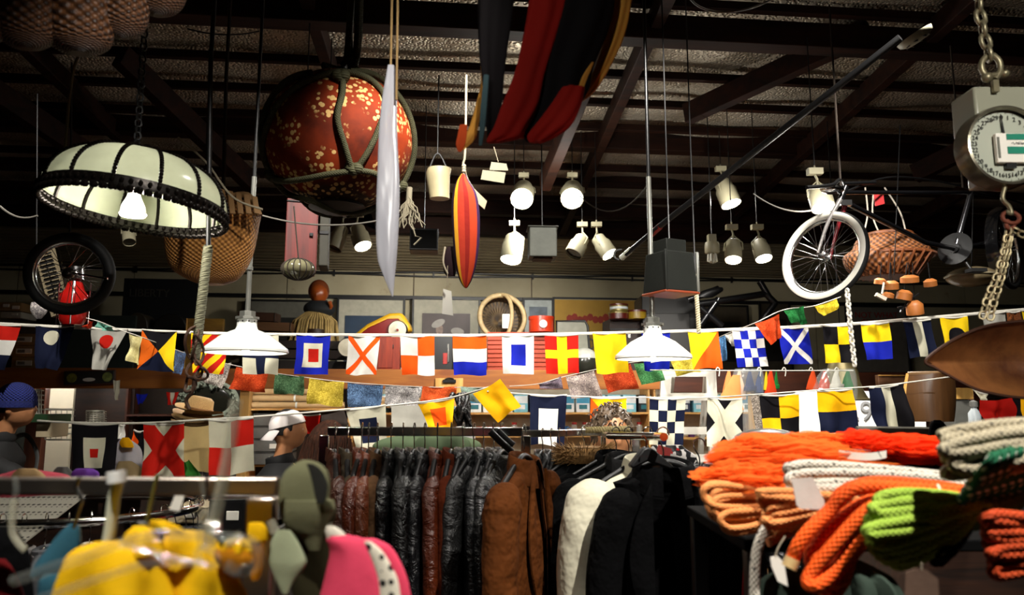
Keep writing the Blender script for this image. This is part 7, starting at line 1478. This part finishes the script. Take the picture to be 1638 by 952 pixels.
for i in range(26):
    a = pi * 1.02 + i * (pi * 1.16) / 26; p = cc + Vector((rx_ * cos(a), rx_ * .8 * sin(a), zr_ + .016))
    nm, mt = cl3[(0, 1, 0, 0, 2, 1, 4, 4, 5, 3, 3, 1)[i % 12]]; lb = '%s shirt hanging on the round chrome rack under the front rail' % nm; gp = nm + ' shirts on the round rack'
    if gp in PROTO:
        dup(PROTO[gp], p, lb, gp, a); 
    else:
        q = T('shirt', lb, 'shirt', (0, 0, 0), gp); g = MB()
        g.grid(lambda u, v: ((.05 + .15 * min(1, v * 3) ** .7) * cos(u * 2 * pi), .012 * (1 + v) * sin(u * 2 * pi) * (1 + .3 * sin(u * 31)), -.09 - .07 * min(1, v * 3) - .45 * max(0, v - .25)), 24, 16, 0, True); g.build('shirt_body', mt, q); g = MB(); g.tube([(.05 * cos(x), .02 * sin(x), -.09) for x in [2 * pi * k / 12 for k in range(12)]], .01, 6, 0, True); g.build('collar', mt, q); q.location = p; q.rotation_euler.z = a; PROTO[gp] = q
    if hp is None:
        hp = T('wire_hanger', 'chrome wire hanger on the round rack under the front rail', 'hanger', (0, 0, 0), 'wire hangers on the round rack'); g = MB(); g.tube(crom([(.016, 0, -.002), (.012, 0, .01), (0, 0, .014), (-.014, 0, .004), (-.01, 0, -.02), (0, 0, -.05), (0, 0, -.08)], 4), .0018, 5); g.build('hook', m_ch, hp)
        g = MB(); g.tube([(-.19, 0, -.15), (-.02, 0, -.085), (0, 0, -.08), (.02, 0, -.085), (.19, 0, -.15)], .002, 5); g.tube([(-.19, 0, -.15), (.19, 0, -.15)], .002, 5); g.build('shoulder_wire', m_ch, hp); hp.location = p; hp.rotation_euler.z = a
    else: dup(hp, p, None, None, a)
# storage behind: dark counter and boxes at lower left
t = T('counter', 'dark counter standing behind the front rail on the left', 'counter', P(330, 950, 2.9)); a = P(-260, 790, 3.1); b = P(236, 790, 3.1); MB().box(((a.x + b.x) / 2, 3.3, a.z / 2), (b.x - a.x, .5, a.z)).build('carcass', m_dkwood, t, bevel=.004); MB().box(((a.x + b.x) / 2, 3.28, a.z + .012), (b.x - a.x + .04, .56, .024)).build('worktop', m_blk, t, bevel=.003)
def fbox(u0, u1, v0, v1, Y, dep, mat, name, label, cat): return hbox(u0, u1, v0, v1, Y, dep, mat, name, label, cat, .03, [('lid', 0, 0, 1, 1.03, 1.03, .06, mat), ('label', .1, -.51, .5, .3, .02, .3, m_lab)], top=False)
fbox(266, 330, 812, 838, 2.6, .2, m_cardt, 'cardboard_box', 'tan cardboard box seen below the front rail beside the paper tag', 'box'); fbox(330, 398, 800, 850, 2.5, .2, m_blk, 'black_box', 'black box seen below the front rail left of the chrome post', 'box')
t = T('lower_stand', 'low dark stand holding the tan and black boxes below the front rail', 'stand', P(320, 950, 2.6)); a, b = P(225, 851, 2.5), P(430, 851, 2.5); MB().box(((a.x + b.x) / 2, 2.62, a.z / 2), (b.x - a.x, .3, a.z)).build('stand_body', m_dkwood, t, bevel=.004); MB().box(((a.x + b.x) / 2, 2.6, a.z - .01), (b.x - a.x + .03, .34, .02)).build('stand_top', m_blk, t)
# ---- front rail, very near the camera
YF = .92
a, b = P(-140, 778, YF), P(447, 778, YF); t = rail([a, b], .01, 'flat chrome display rail crossing the left foreground', [], flat=(.012, .021), mat=chrome('front_chrome', 'b8aca0', .32)); t['label'] = 'flat chrome display rail crossing the left foreground'
p = P(420, 795, YF + .03); MB().box((p.x, p.y, p.z / 2), (.036, .02, p.z)).build('post', chrome('front_chrome', ''), t, bevel=.003)
tag([(281, 791), (295, 794), (287, 818), (271, 815)], .95, 'blank cream paper tag hanging from the front chrome rail', m_lab, string=[(286, 786), (288, 793)])
m_clr = clear('hanger_plastic', 'e4e8e0', .06, .10); m_clr2 = clear('hanger_plastic_milky', 'd8d4bc', .12, .5)
def cl(pts, Y, r, label, mat=None, name='plastic_hanger', parts=None):
    t = T(name, label, 'hanger', P(*pts[0], Y)); g = MB(); g.tube(crom([P(u, v, Y) for u, v in pts], 8), r, 12); g.build('arm', mat or m_clr, t)
    for nm, pp, rr, mm in (parts or []): g = MB(); g.tube(crom([P(u, v, Y - .01) for u, v in pp], 8), rr, 10); g.build(nm, mm, t)
    return t
cl([(20, 930), (130, 893), (220, 862), (300, 856), (370, 860), (402, 868), (414, 888), (404, 908), (380, 914), (362, 903)], .62, .0042, 'clear plastic hanger with a curled end lying over the yellow garment', parts=[('lower_arm', [(190, 870), (250, 885), (330, 905), (348, 898), (340, 882), (322, 878), (314, 888), (322, 896)], .0026, m_clr), ('long_arm', [(60, 960), (160, 925), (240, 902), (330, 900)], .003, m_clr), ('clip', [(370, 858), (376, 868)], .007, m_clr2)])
cl([(378, 640), (366, 720), (352, 790), (338, 850), (334, 872)], .66, .0052, 'upright frosted clear hanger stem crossing the red and cream flag', m_clr2, parts=[('joint', [(330, 842), (350, 846)], .006, m_clr2), ('side_arm', [(328, 818), (322, 850), (324, 880)], .004, m_clr)])
cl([(188, 756), (188, 775), (182, 800), (176, 850), (170, 880)], .8, .006, 'white plastic hanger strap clipped over the front rail', M('hanger_white', 'c4c8b4', .4), parts=[('rail_clip', [(186, 754), (187, 772)], .0095, M('clip_white', 'f0f0ec', .35))])
cl([(24, 762), (26, 785), (22, 800), (12, 830)], .88, .0035, 'clear hanger hook at the far left of the front rail', parts=[('neck', [(22, 800), (20, 852), (40, 880)], .004, m_clr2)])
cl([(128, 764), (122, 780), (131, 800), (124, 824), (118, 845)], .86, .0022, 'metal hanger hook over the front rail above the teal sleeve', m_steel)
cl([(252, 760), (246, 785), (240, 812), (233, 840)], .84, .0024, 'slim metal hanger hook over the front rail above the yellow collar', M('brass_wire', '8c8848', .3, .7), parts=[('black_neck', [(233, 836), (230, 852)], .009, m_blk)])
cl([(322, 760), (325, 790), (330, 812), (322, 850), (326, 875)], .8, .0026, 'pair of clear hanger hooks on the front rail beside the frosted stem', parts=[('second_hook', [(331, 760), (332, 785), (330, 800)], .002, m_steel)])
# garments in front
yel = cloth('bright_yellow', 'fac40a', .8, .12); yel2 = cloth('yellow_inside_shaded', 'b87408', .85)
t = T('yellow_garment', 'bright yellow garment heaped on clear hangers in the left foreground', 'garment', P(240, 952, .78)); Y = .78
for rows, d, fo, mt, nm in (([(868, 150, 215), (880, 120, 235), (900, 98, 250), (930, 88, 262), (960, 86, 270), (1000, 80, 280)], .5, .12, yel, 'front_panel'), ([(842, 214, 232), (850, 204, 246), (866, 196, 256), (885, 192, 262)], .7, .1, yel, 'collar'), ([(832, 242, 262), (838, 240, 278), (846, 246, 292), (856, 262, 300)], .25, .1, yel, 'collar_flap'),
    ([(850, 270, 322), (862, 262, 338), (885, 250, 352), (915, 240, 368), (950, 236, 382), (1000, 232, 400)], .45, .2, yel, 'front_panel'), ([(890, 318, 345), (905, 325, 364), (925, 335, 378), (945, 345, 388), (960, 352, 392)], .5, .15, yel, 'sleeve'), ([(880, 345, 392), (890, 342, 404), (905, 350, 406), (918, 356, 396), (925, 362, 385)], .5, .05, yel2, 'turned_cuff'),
    ([(895, 215, 245), (920, 205, 250), (950, 200, 256), (990, 200, 256)], .5, .1, yel2, 'shaded_fold'), ([(862, 365, 392), (870, 358, 398), (882, 356, 400)], .5, .2, yel, 'ruffle')):  # darker yellow carries the fold's shade in its colour
    loft_mb(rows, Y + random.uniform(-.02, .03), d, 44, fo * 2.2, 5, rows[0][1]).build(nm, mt, t)
loft_mb([(836, 398, 420), (845, 396, 426), (862, 396, 427), (868, 398, 424)], .9, .4, 20, .1).build('cuff_edge', yel, t)
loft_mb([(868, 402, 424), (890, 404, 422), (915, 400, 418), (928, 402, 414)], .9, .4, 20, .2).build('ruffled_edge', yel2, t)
t = T('teal_denim_sleeve', 'blue-teal denim shoulder and sleeve hanging below the front rail', 'garment', P(90, 920, .88)); td = cloth('teal_denim', '2c5868', .85, .02)
loft_mb([(838, 112, 124), (846, 102, 127), (860, 90, 128), (880, 74, 127), (900, 58, 124), (915, 50, 114), (922, 48, 104)], .88, .5, 28, .06, 4, 1).build('sleeve', td, t); loft_mb([(842, 122, 128), (870, 124, 130), (900, 118, 130), (918, 106, 126)], .89, .5, 20, .05).build('seam_edge', M('seam_cream', 'a09c80', .8), t); loft_mb([(918, 72, 100), (930, 62, 108), (952, 60, 110), (980, 60, 112)], .87, .4, 24, .1).build('lower_cloth', td, t)
t = T('black_garment', 'black garment with white strap hanging at the far left under the front rail', 'garment', P(20, 950, 1.0)); loft_mb([(842, -10, 20), (852, -30, 30), (880, -40, 46), (920, -50, 52), (1000, -60, 60)], 1.02, .4, 28, .1, 5, 2).build('body', m_wool, t); loft_mb([(895, -40, 8), (915, -50, 22), (960, -50, 40), (1000, -60, 44)], .98, .3, 24, .1, 4, 1).build('dark_red_lining', cloth('lining_red', '6a0c10'), t)
# argyle cap-like garment
t = T('argyle_garment', 'olive grey hooded garment with a pale green diamond patch on the rail end', 'garment', P(480, 952, .95)); Y = .95; ol = cloth('olive_felt', '6c6c50', .9, .03); olp = cloth('pale_sage', 'a0a888', .9, .03); old = cloth('olive_dark', '34301c', .9)
loft_mb([(736, 484, 496), (742, 470, 512), (755, 456, 524), (775, 448, 528), (800, 446, 527), (815, 450, 528), (830, 456, 530)], Y, .55, 40, .05, 3, 1).build('hood', ol, t)
loft_mb([(742, 490, 500), (752, 494, 514), (775, 500, 524), (796, 504, 522), (806, 508, 516)], Y - .045, .12, 20, .02).build('hood_opening_shade', M('olive_shadow', '14140c', .95), t)  # dark patch paints the shade inside the hood
loft_mb([(808, 462, 534), (822, 462, 538), (845, 456, 530), (880, 452, 528), (920, 458, 532), (960, 470, 538), (1000, 476, 540)], Y + .02, .45, 36, .10, 4, 2).build('body', old, t)
loft_mb([(800, 452, 534), (815, 450, 536), (832, 452, 528), (848, 462, 520), (860, 480, 516), (880, 494, 512)], Y - .012, .4, 32, .06, 3, 3).build('upper_diamond', ol, t)
loft_mb([(848, 444, 464), (865, 434, 476), (890, 430, 488), (905, 432, 490), (930, 442, 470), (950, 452, 460)], Y - .04, .2, 28, .03, 3, 3).build('pale_diamond', olp, t)
loft_mb([(800, 514, 524), (812, 512, 536), (822, 514, 530)], Y - .03, .3, 16).build('pointed_flap', ol, t)
# pink garment with dotted band
t = T('pink_garment', 'coral pink garment with a black dotted white band in the centre foreground', 'garment', P(600, 952, .9)); Y = .9; pk = cloth('coral_pink', 'd0405c', .85, .08); dm = NT('dotted_band'); v = dm.N('ShaderNodeTexVoronoi', {'Scale': 80.0, 'Vector': dm.obj(), 'Randomness': .5}); dm.col(dm.mix(dm.math('LESS_THAN', v.outputs['Distance'], .30), 'dcd4c0', '14100c')); dm.set(.85)
loft_mb([(842, 522, 536), (850, 520, 548), (860, 522, 556), (870, 526, 560)], Y, .5, 24, .05).build('cream_collar', M('collar_cream', 'c8c0b0', .8), t)
loft_mb([(856, 524, 560), (865, 522, 590), (885, 528, 612), (920, 520, 632), (960, 508, 640), (1000, 500, 644)], Y, .5, 40, .12, 4, 2).build('front_panel', pk, t)
loft_mb([(862, 566, 600), (872, 580, 622), (890, 592, 636), (915, 602, 648), (945, 610, 656), (1000, 612, 662)], Y + .03, .45, 36, .05, 3, 1).build('back_panel', pk, t)
loft_mb([(866, 582, 592), (880, 588, 610), (905, 598, 626), (935, 606, 638), (1000, 610, 644)], Y - .055, .3, 28, .03).build('dotted_band', dm.m, t)
t = T('hanger_joint', 'clear plastic hanger clip between the olive and pink garments', 'hanger', P(528, 850, .93)); MB().tube([P(526, 838, .93), P(534, 858, .93)], .004, 8).build('clip_bar', m_clr2, t); MB().tube([P(432, 832, .93), P(440, 852, .93)], .006, 8).build('clip_block', m_clr2, t)

# ================================================================ rope hanks on the right
YB = 1.25
def spline_tube(g, pts, r, n=10, k=10): g.tube(crom(pts, k), r, n)
def fan(label, Y, pinch, ends, r, mat, w=None, name='rope_hank', jy=.05, far=None, ctl=0, seed=0, tagm=None):
    """hank of rope: hairpin loops from a pinch point out to the pixel ends; each end = (u, v, half width px, bend)"""
    rnd = random.Random(seed); t = T(name, label, 'rope', P(pinch[0], pinch[1], Y)); g = MB(); s = px(Y)
    A = P(pinch[0], pinch[1], Y)
    for i, e in enumerate(ends):
        u, v, hw = e[:3]; bend = e[3] if len(e) > 3 else 0; y = Y + (rnd.uniform(-jy, jy) if len(e) < 5 else e[4]); B = P(u, v, y); d = (B - A); L = d.length; d.normalize(); nrm = Vector((-d.z, 0, d.x)); nrm = nrm if nrm.z > 0 else -nrm
        wd = hw * s; q = r * .75 * (1 if i % 2 else -1); bv = Vector((0, 0, bend * s))
        f = lambda x, o: A + d * L * x + nrm * o + bv * 4 * x * (1 - x)
        pts = [f(0, wd * .15) + Vector((0, q, 0)), f(.3, wd * .6) + Vector((0, q * .5, 0)), f(.65, wd), f(.88, wd * 1.0), f(.975, wd * .62), f(1.0, 0), f(.975, -wd * .62), f(.88, -wd), f(.65, -wd * .95) , f(.3, -wd * .6) + Vector((0, -q, 0)), f(0, -wd * .15) + Vector((0, -q, 0))]
        pts = [p + Vector((rnd.uniform(-1, 1) * r * .2, rnd.uniform(-1, 1) * r * .4, rnd.uniform(-1, 1) * r * .2)) for p in pts]
        g.tube(crom(pts, 8), r, 12)
    g.build('rope_strands', mat, t); 
    MB().tube([A + Vector((r * 1.6 * cos(a), r * 2.2 * sin(a), 0)) + Vector((0, 0, 0)) for a in [2 * pi * i / 16 for i in range(16)]], r * .5, 6, 0, True).build('binding_turn', mat, t)
    return t
R_white = rope('rope_white', 'dcd4c4', '14141c', fl=.86); R_peach = rope('rope_peach', 'f8ac68', None, 'f08840'); R_or = rope('rope_orange', 'ff6408', None, 'f04c04'); R_lime = rope('rope_lime', 'b4d050', None, '98c038'); R_beige = rope('rope_stone', 'b8ac90', '2c2c2c', fl=.88); R_grn = rope('rope_green', '08603c', 'e4e8d8', fl=.62); R_red = rope('rope_red_orange', 'd85418', None, 'c83c0c'); R_blkw = rope('rope_black', '0a100e', 'a8b8a8', fl=.84)
import itertools
def ends(u0, v0, u1, v1, n, hw, b0=0, b1=0, jit=6, y0=-.04, y1=.04, sd=0):
    r_ = random.Random(sd); return [(u0 + (u1 - u0) * i / (n - 1) + r_.uniform(-jit, jit), v0 + (v1 - v0) * i / (n - 1) + r_.uniform(-1.5, 1.5), hw * r_.uniform(.8, 1.2), b0 + (b1 - b0) * i / (n - 1) + r_.uniform(-2, 2), r_.uniform(y0, y1)) for i in range(n)]
fan('white rope hank with black flecks lying under the orange tulle', 1.22, (1640, 780), ends(1262, 750, 1258, 818, 5, 9, 4, 2, sd=1), .0076, R_white, seed=1)
fan('white fleck rope hank ends bunched below the orange tulle', 1.3, (1330, 808), ends(1186, 812, 1198, 846, 5, 4, sd=2), .0055, R_white, seed=2)
fan('peach orange rope hank forming round loops at the left of the pile', 1.27, (1290, 800), ends(1128, 786, 1150, 838, 9, 14, 0, -8, sd=3), .0052, R_peach, seed=3)
fan('peach orange rope hank with doubled loops in front of the round one', 1.18, (1360, 796), ends(1216, 790, 1232, 850, 8, 5, 0, -6, sd=4), .0058, R_peach, seed=4)
t = T('rope_hank', 'thick orange rope hank drooping over the shelf edge', 'rope', P(1400, 790, 1.08)); g = MB()
for y_, pp in ((1.05, [(1560, 790), (1494, 785), (1386, 779), (1350, 793), (1326, 818), (1297, 846), (1277, 872), (1267, 896)]), (1.07, [(1560, 794), (1480, 792), (1395, 801), (1350, 826), (1314, 857), (1298, 884), (1300, 905), (1320, 900), (1345, 870)]),
    (1.03, [(1560, 796), (1470, 797), (1396, 812), (1335, 872), (1296, 920), (1296, 936), (1312, 934), (1340, 905), (1386, 848), (1430, 815), (1540, 800)]), (1.09, [(1540, 800), (1400, 822), (1362, 850), (1330, 905), (1317, 940), (1328, 950), (1344, 938), (1356, 905), (1368, 864), (1390, 830), (1540, 802)]),
    (1.11, [(1560, 788), (1490, 778), (1400, 772), (1350, 786), (1332, 812), (1322, 838), (1330, 860), (1350, 840)]), (1.06, [(1560, 800), (1440, 812), (1380, 832), (1346, 880), (1330, 920), (1340, 930), (1362, 890), (1400, 840)])):
    g.tube(crom([P(u, v, y_ + .004 * sin(i * 2)) for i, (u, v) in enumerate(pp)], 8), .0094, 14)
g.build('rope_strands', R_or, t); MB().tube([P(1500, 776, 1.05), P(1506, 790, 1.03), P(1510, 800, 1.05)], .002, 6).build('tie_cord', M('tie_cream', 'd8ccb0', .7), t)
t = T('rope_end', 'cut whipped pale end of the thick orange rope', 'rope end', P(1264, 905, 1.05)); MB().tube([P(1268, 893, 1.05), P(1262, 908, 1.05)], .0099, 14).build('whipping', M('whip_cream', 'c8a870', .7), t)
fan('lime green rope hank opening to the left beside the orange one', 1.03, (1566, 806), [(1402, 802, 7, 8, -.02), (1394, 816, 7, 3, -.03), (1410, 822, 6, 2, 0), (1390, 834, 6, -2, -.03), (1386, 850, 7, -6, -.04), (1390, 866, 6, -12, -.01), (1396, 878, 5, -14, 0), (1408, 888, 5, -18, .01), (1418, 896, 4, -20, .02), (1430, 902, 4, -20, .03)], .0072, R_lime, seed=6)
fan('stone coloured thick rope hank with grey flecks at the top right', .98, (1860, 690), ends(1512, 700, 1520, 756, 6, 8, 14, -2, 8, -.03, .03, 7), .0078, R_beige, seed=7)
t = T('rope_hank', 'green rope hank with white flecks coiled at the right edge', 'rope', P(1600, 780, 1.0)); g = MB(); s = px(1.0)
for i in range(10):
    c = P(1562 + i * 13, 768 - i * 3, .98 + .01 * i); g.tube([c + Vector(((22 + i) * s * cos(a) * .75, .05 * cos(a + .9), (38 + i) * s * sin(a) - 8 * s * cos(a))) for a in [2 * pi * k / 28 for k in range(28)]], .0072, 12, 0, True)
g.build('rope_strands', R_grn, t); MB().tube([P(1600, 745, 1.0), P(1640, 740, 1.02)], .010, 10).build('binding_turn', R_grn, t)
fan('dark rope with pale flecks running down between the lime and green hanks', 1.06, (1560, 800), [(1495, 900, 5, -14), (1505, 890, 4, -16)], .006, R_blkw, seed=9)
t = T('rope_hank', 'dark green rope coil in shadow under the flecked green hank', 'rope', P(1570, 850, 1.05)); g = MB()
for i in range(7): c = P(1554 + i * 11, 828 - i * 3, 1.06 + .01 * i); g.tube([c + Vector((16 * s * cos(a), .04 * cos(a + .9), 26 * s * sin(a))) for a in [2 * pi * k / 28 for k in range(28)]], .0068, 10, 0, True)
g.build('rope_strands', rope('rope_moss', '60783c'), t); MB().tube([P(1560, 805, 1.05), P(1600, 800, 1.06)], .008, 10).build('binding_turn', rope('rope_moss'), t)
fan('red-orange rope hank stacked in loops at the lower right edge', .98, (1800, 860), ends(1576, 828, 1590, 915, 7, 6, 4, -8, 5, -.03, .02, 8), .0072, R_red, seed=10)
t = T('hanging_rope_end', 'loose end of white flecked rope dangling left of the orange hank', 'rope', P(1208, 952, 1.2)); MB().tube(crom([P(1226, 844, 1.2), P(1214, 870, 1.2), P(1208, 905, 1.2), P(1207, 990, 1.2), P(1208, 1060, 1.2)], 8), .0082, 12).build('rope_end', R_white, t)
t = T('hanging_rope_end', 'short peach rope end poking out below the doubled loops', 'rope', P(1235, 868, 1.2)); MB().tube(crom([P(1285, 842, 1.22), P(1255, 856, 1.2), P(1230, 868, 1.18)], 6), .0068, 12).build('rope_end', rope('rope_peach_dull', 'b86c40'), t)
tag([(1266, 766), (1300, 764), (1318, 800), (1319, 812), (1312, 815), (1280, 814), (1274, 808)], 1.12, 'large blank white tag lying on the white flecked rope', M('tag_white', 'dedad0', .6))
tag([(1232, 892), (1243, 889), (1254, 900), (1260, 938), (1244, 930), (1234, 906)], 1.1, 'beige paper tag with faint writing hanging under the peach rope', m_lab, string=[(1256, 858), (1244, 878), (1240, 892)])
tag([(1448, 916), (1462, 910), (1482, 912), (1500, 926), (1504, 990), (1446, 990)], .95, 'large brown paper tag at the bottom below the lime rope', M('tag_brown', '6a5040', .8), string=[(1474, 900), (1474, 912)])
# shelf that carries the ropes
t = T('rope_shelf', 'black steel shelf unit carrying the rope hanks', 'shelf', Vector((P(1400, 900, 1.5).x, 1.5, 0))); x0, x1 = P(1182, 850, 1.32).x, 1.35; zt_ = P(1300, 852, 1.3).z
MB().box(((x0 + x1) / 2, 1.5, zt_ - .02), (x1 - x0, .42, .02)).build('top_board', M('shelf_black', '070707', .9, spec=.08), t, bevel=.003)
for x in (x0 + .02, x1): 
    for y in (1.31, 1.69): MB().box((x, y, zt_ / 2 - .02), (.03, .03, zt_ - .02)).build('post', m_blkm, t, bevel=.003)
MB().box(((x0 + x1) / 2, 1.5, zt_ - .45), (x1 - x0, .42, .02)).build('lower_board', m_blk, t)
heap([(862, 1192, 1198), (880, 1190, 1204), (920, 1188, 1212), (970, 1186, 1216)], 1.8, 'red_garment', cloth('deep_red', '8c0c14'), 'strip of red garment seen between the dark posts under the ropes', 'garment')
heap([(905, 1250, 1266), (915, 1238, 1286), (930, 1222, 1300), (960, 1215, 1310)], 1.25, 'green_garment', cloth('sage_dark', '3c4a40'), 'crumpled grey-green garment below the paper tag', 'garment', fold=.35, ff=7)
heap([(896, 1355, 1375), (910, 1340, 1400), (930, 1335, 1430), (970, 1330, 1450)], 1.25, 'green_garment', cloth('sage_dark', ''), 'crumpled grey-green garment below the lime rope', 'garment', fold=.35, ff=7)
# orange tulle
def tulle(name, col, al=.62):
    t = NT(name); t.col(t.mix(t.noise(9, 4), dark(col, .8), lin(col))); t.set(.8); t.b.inputs['Specular IOR Level'].default_value = .1
    a = t.N('ShaderNodeBsdfTranslucent', {'Color': lin(col)}); m1 = t.N('ShaderNodeMixShader', {0: .4}); t.L(t.b.outputs[0], m1.inputs[1]); t.L(a.outputs[0], m1.inputs[2])
    tp = t.N('ShaderNodeBsdfTransparent'); m2 = t.N('ShaderNodeMixShader', {0: al}); t.L(tp.outputs[0], m2.inputs[1]); t.L(m1.outputs[0], m2.inputs[2]); t.L(m2.outputs[0], t.out.inputs[0]); t.bump(t.noise(30, 4), .5, .006); return t.m
def ruffle(t, cu, cv, ru, rv, Y, mat, seed, n=5, nm='tulle_layer', th=1.0):
    s = px(Y); c = P(cu, cv, Y)
    for k in range(n):
        g = MB(); sd = seed + k * 7.3
        def f(u, v):
            a = u * 2 * pi; b = v * pi; q = 1 + .25 * noise.noise(Vector((cos(a) * 2.2 + sd, sin(a) * 2.2, v * 4))) + .09 * sin(a * 17 + sd + v * 9 + 3 * noise.noise(Vector((a, v * 5, sd)))) + .16 * noise.noise(Vector((cos(a) * 6 + sd, sin(a) * 6, v * 16))) + .05 * noise.noise(Vector((cos(a) * 16 + sd, sin(a) * 16, v * 30)))
            q *= (.82 + .07 * k); return c + Vector((ru * s * cos(b) * q, .10 * th * cos(a) * sin(b) * q, rv * s * sin(a) * sin(b) * q + 6 * s * noise.noise(Vector((cos(b) * 2.5, sd, 0)))))
        g.grid(f, 180, 100, 0, True); g.build(nm, mat, t)
t = T('orange_tulle', 'big fluffy bundle of bright orange tulle on the left of the rope pile', 'tulle', P(1250, 830, 1.4)); mt1 = tulle('tulle_orange', 'ff8434', .5)
ruffle(t, 1280, 738, 122, 30, 1.42, mt1, 1, 4); ruffle(t, 1195, 770, 66, 28, 1.36, mt1, 5, 4); ruffle(t, 1240, 766, 90, 28, 1.38, mt1, 8, 3); ruffle(t, 1225, 722, 66, 26, 1.48, mt1, 12, 3); ruffle(t, 1300, 714, 60, 22, 1.5, mt1, 14, 3)
t = T('red_orange_tulle', 'smaller red-orange tulle bundle right behind the white rope', 'tulle', P(1450, 740, 1.45)); mt2 = tulle('tulle_red', 'ff4a18', .5)
ruffle(t, 1440, 716, 84, 20, 1.45, mt2, 21, 4); ruffle(t, 1380, 712, 40, 22, 1.44, mt2, 25, 3); ruffle(t, 1490, 724, 40, 18, 1.46, mt2, 29, 3)
t = T('paper_label', 'white printed label lying across the two tulle bundles', 'label', P(1382, 730, 1.3)); g = MB(); g.grid(lambda u, v: P(1342 + 76 * u, 720 + 4 * sin(u * 3) + 12 * v, 1.33) + Vector((0, -.01 * sin(u * pi), 0)), 12, 3); g.build('label_sheet', m_lab, t)
MB().tube(crom([P(1352, 722, 1.315), P(1370, 720, 1.31), P(1392, 721, 1.31)], 5), .0007, 4).build('ink_line', m_blk, t); MB().tube([P(1404, 722, 1.31), P(1410, 732, 1.31)], .0007, 4).build('ink_line', m_blk, t)
t = T('steel_basin', 'grey rolled steel rim of a large basin behind the orange tulle', 'basin', P(1275, 740, 1.6)); c = P(1285, 730, 1.62); s = px(1.62)
pr = lambda a: c + Vector((80 * s * cos(a), .12 + .12 * sin(a), 36 * s * sin(a) - 6 * s))
MB().tube([pr(pi * i / 30) for i in range(31)], .010, 10).build('rolled_rim', M('basin_steel', '8c8c88', .35, .8), t); g = MB(); g.grid(lambda u, v: pr(pi * u).lerp(c + Vector((60 * s * cos(pi * u), .1, -30 * s)), v * .95), 30, 8); g.build('basin_side', M('basin_side', '5c5c58', .4, .7), t)
g = MB()
for i in range(110):
    u = 1385 + 120 * random.random(); v = 684 + random.uniform(0, 6); a = P(u, v, 2.3); g.tube([a, a + Vector((random.uniform(-.01, .01), 0, -.05))], .0016, 4)
g.tube([P(1370, 687, 2.3), P(1520, 689, 2.3)], .01, 6); t2 = solo(g, 'fringed_shawl', M('fringe_grey', '8c887c', .8), 'dark shawl with pale fringe behind the red-orange tulle', 'shawl')
heap([(688, 1372, 1520), (696, 1366, 1530), (715, 1366, 1530), (760, 1366, 1530)], 2.35, 'black_shawl', m_wool, 'black cloth heap under the fringed shawl', 'shawl', dep=.15)
heap([(672, 1494, 1504), (680, 1488, 1512), (695, 1486, 1520), (712, 1484, 1524)], 2.2, 'black_glove', m_wool, 'small black pointed cloth in front of the curved wooden panel', 'cloth')
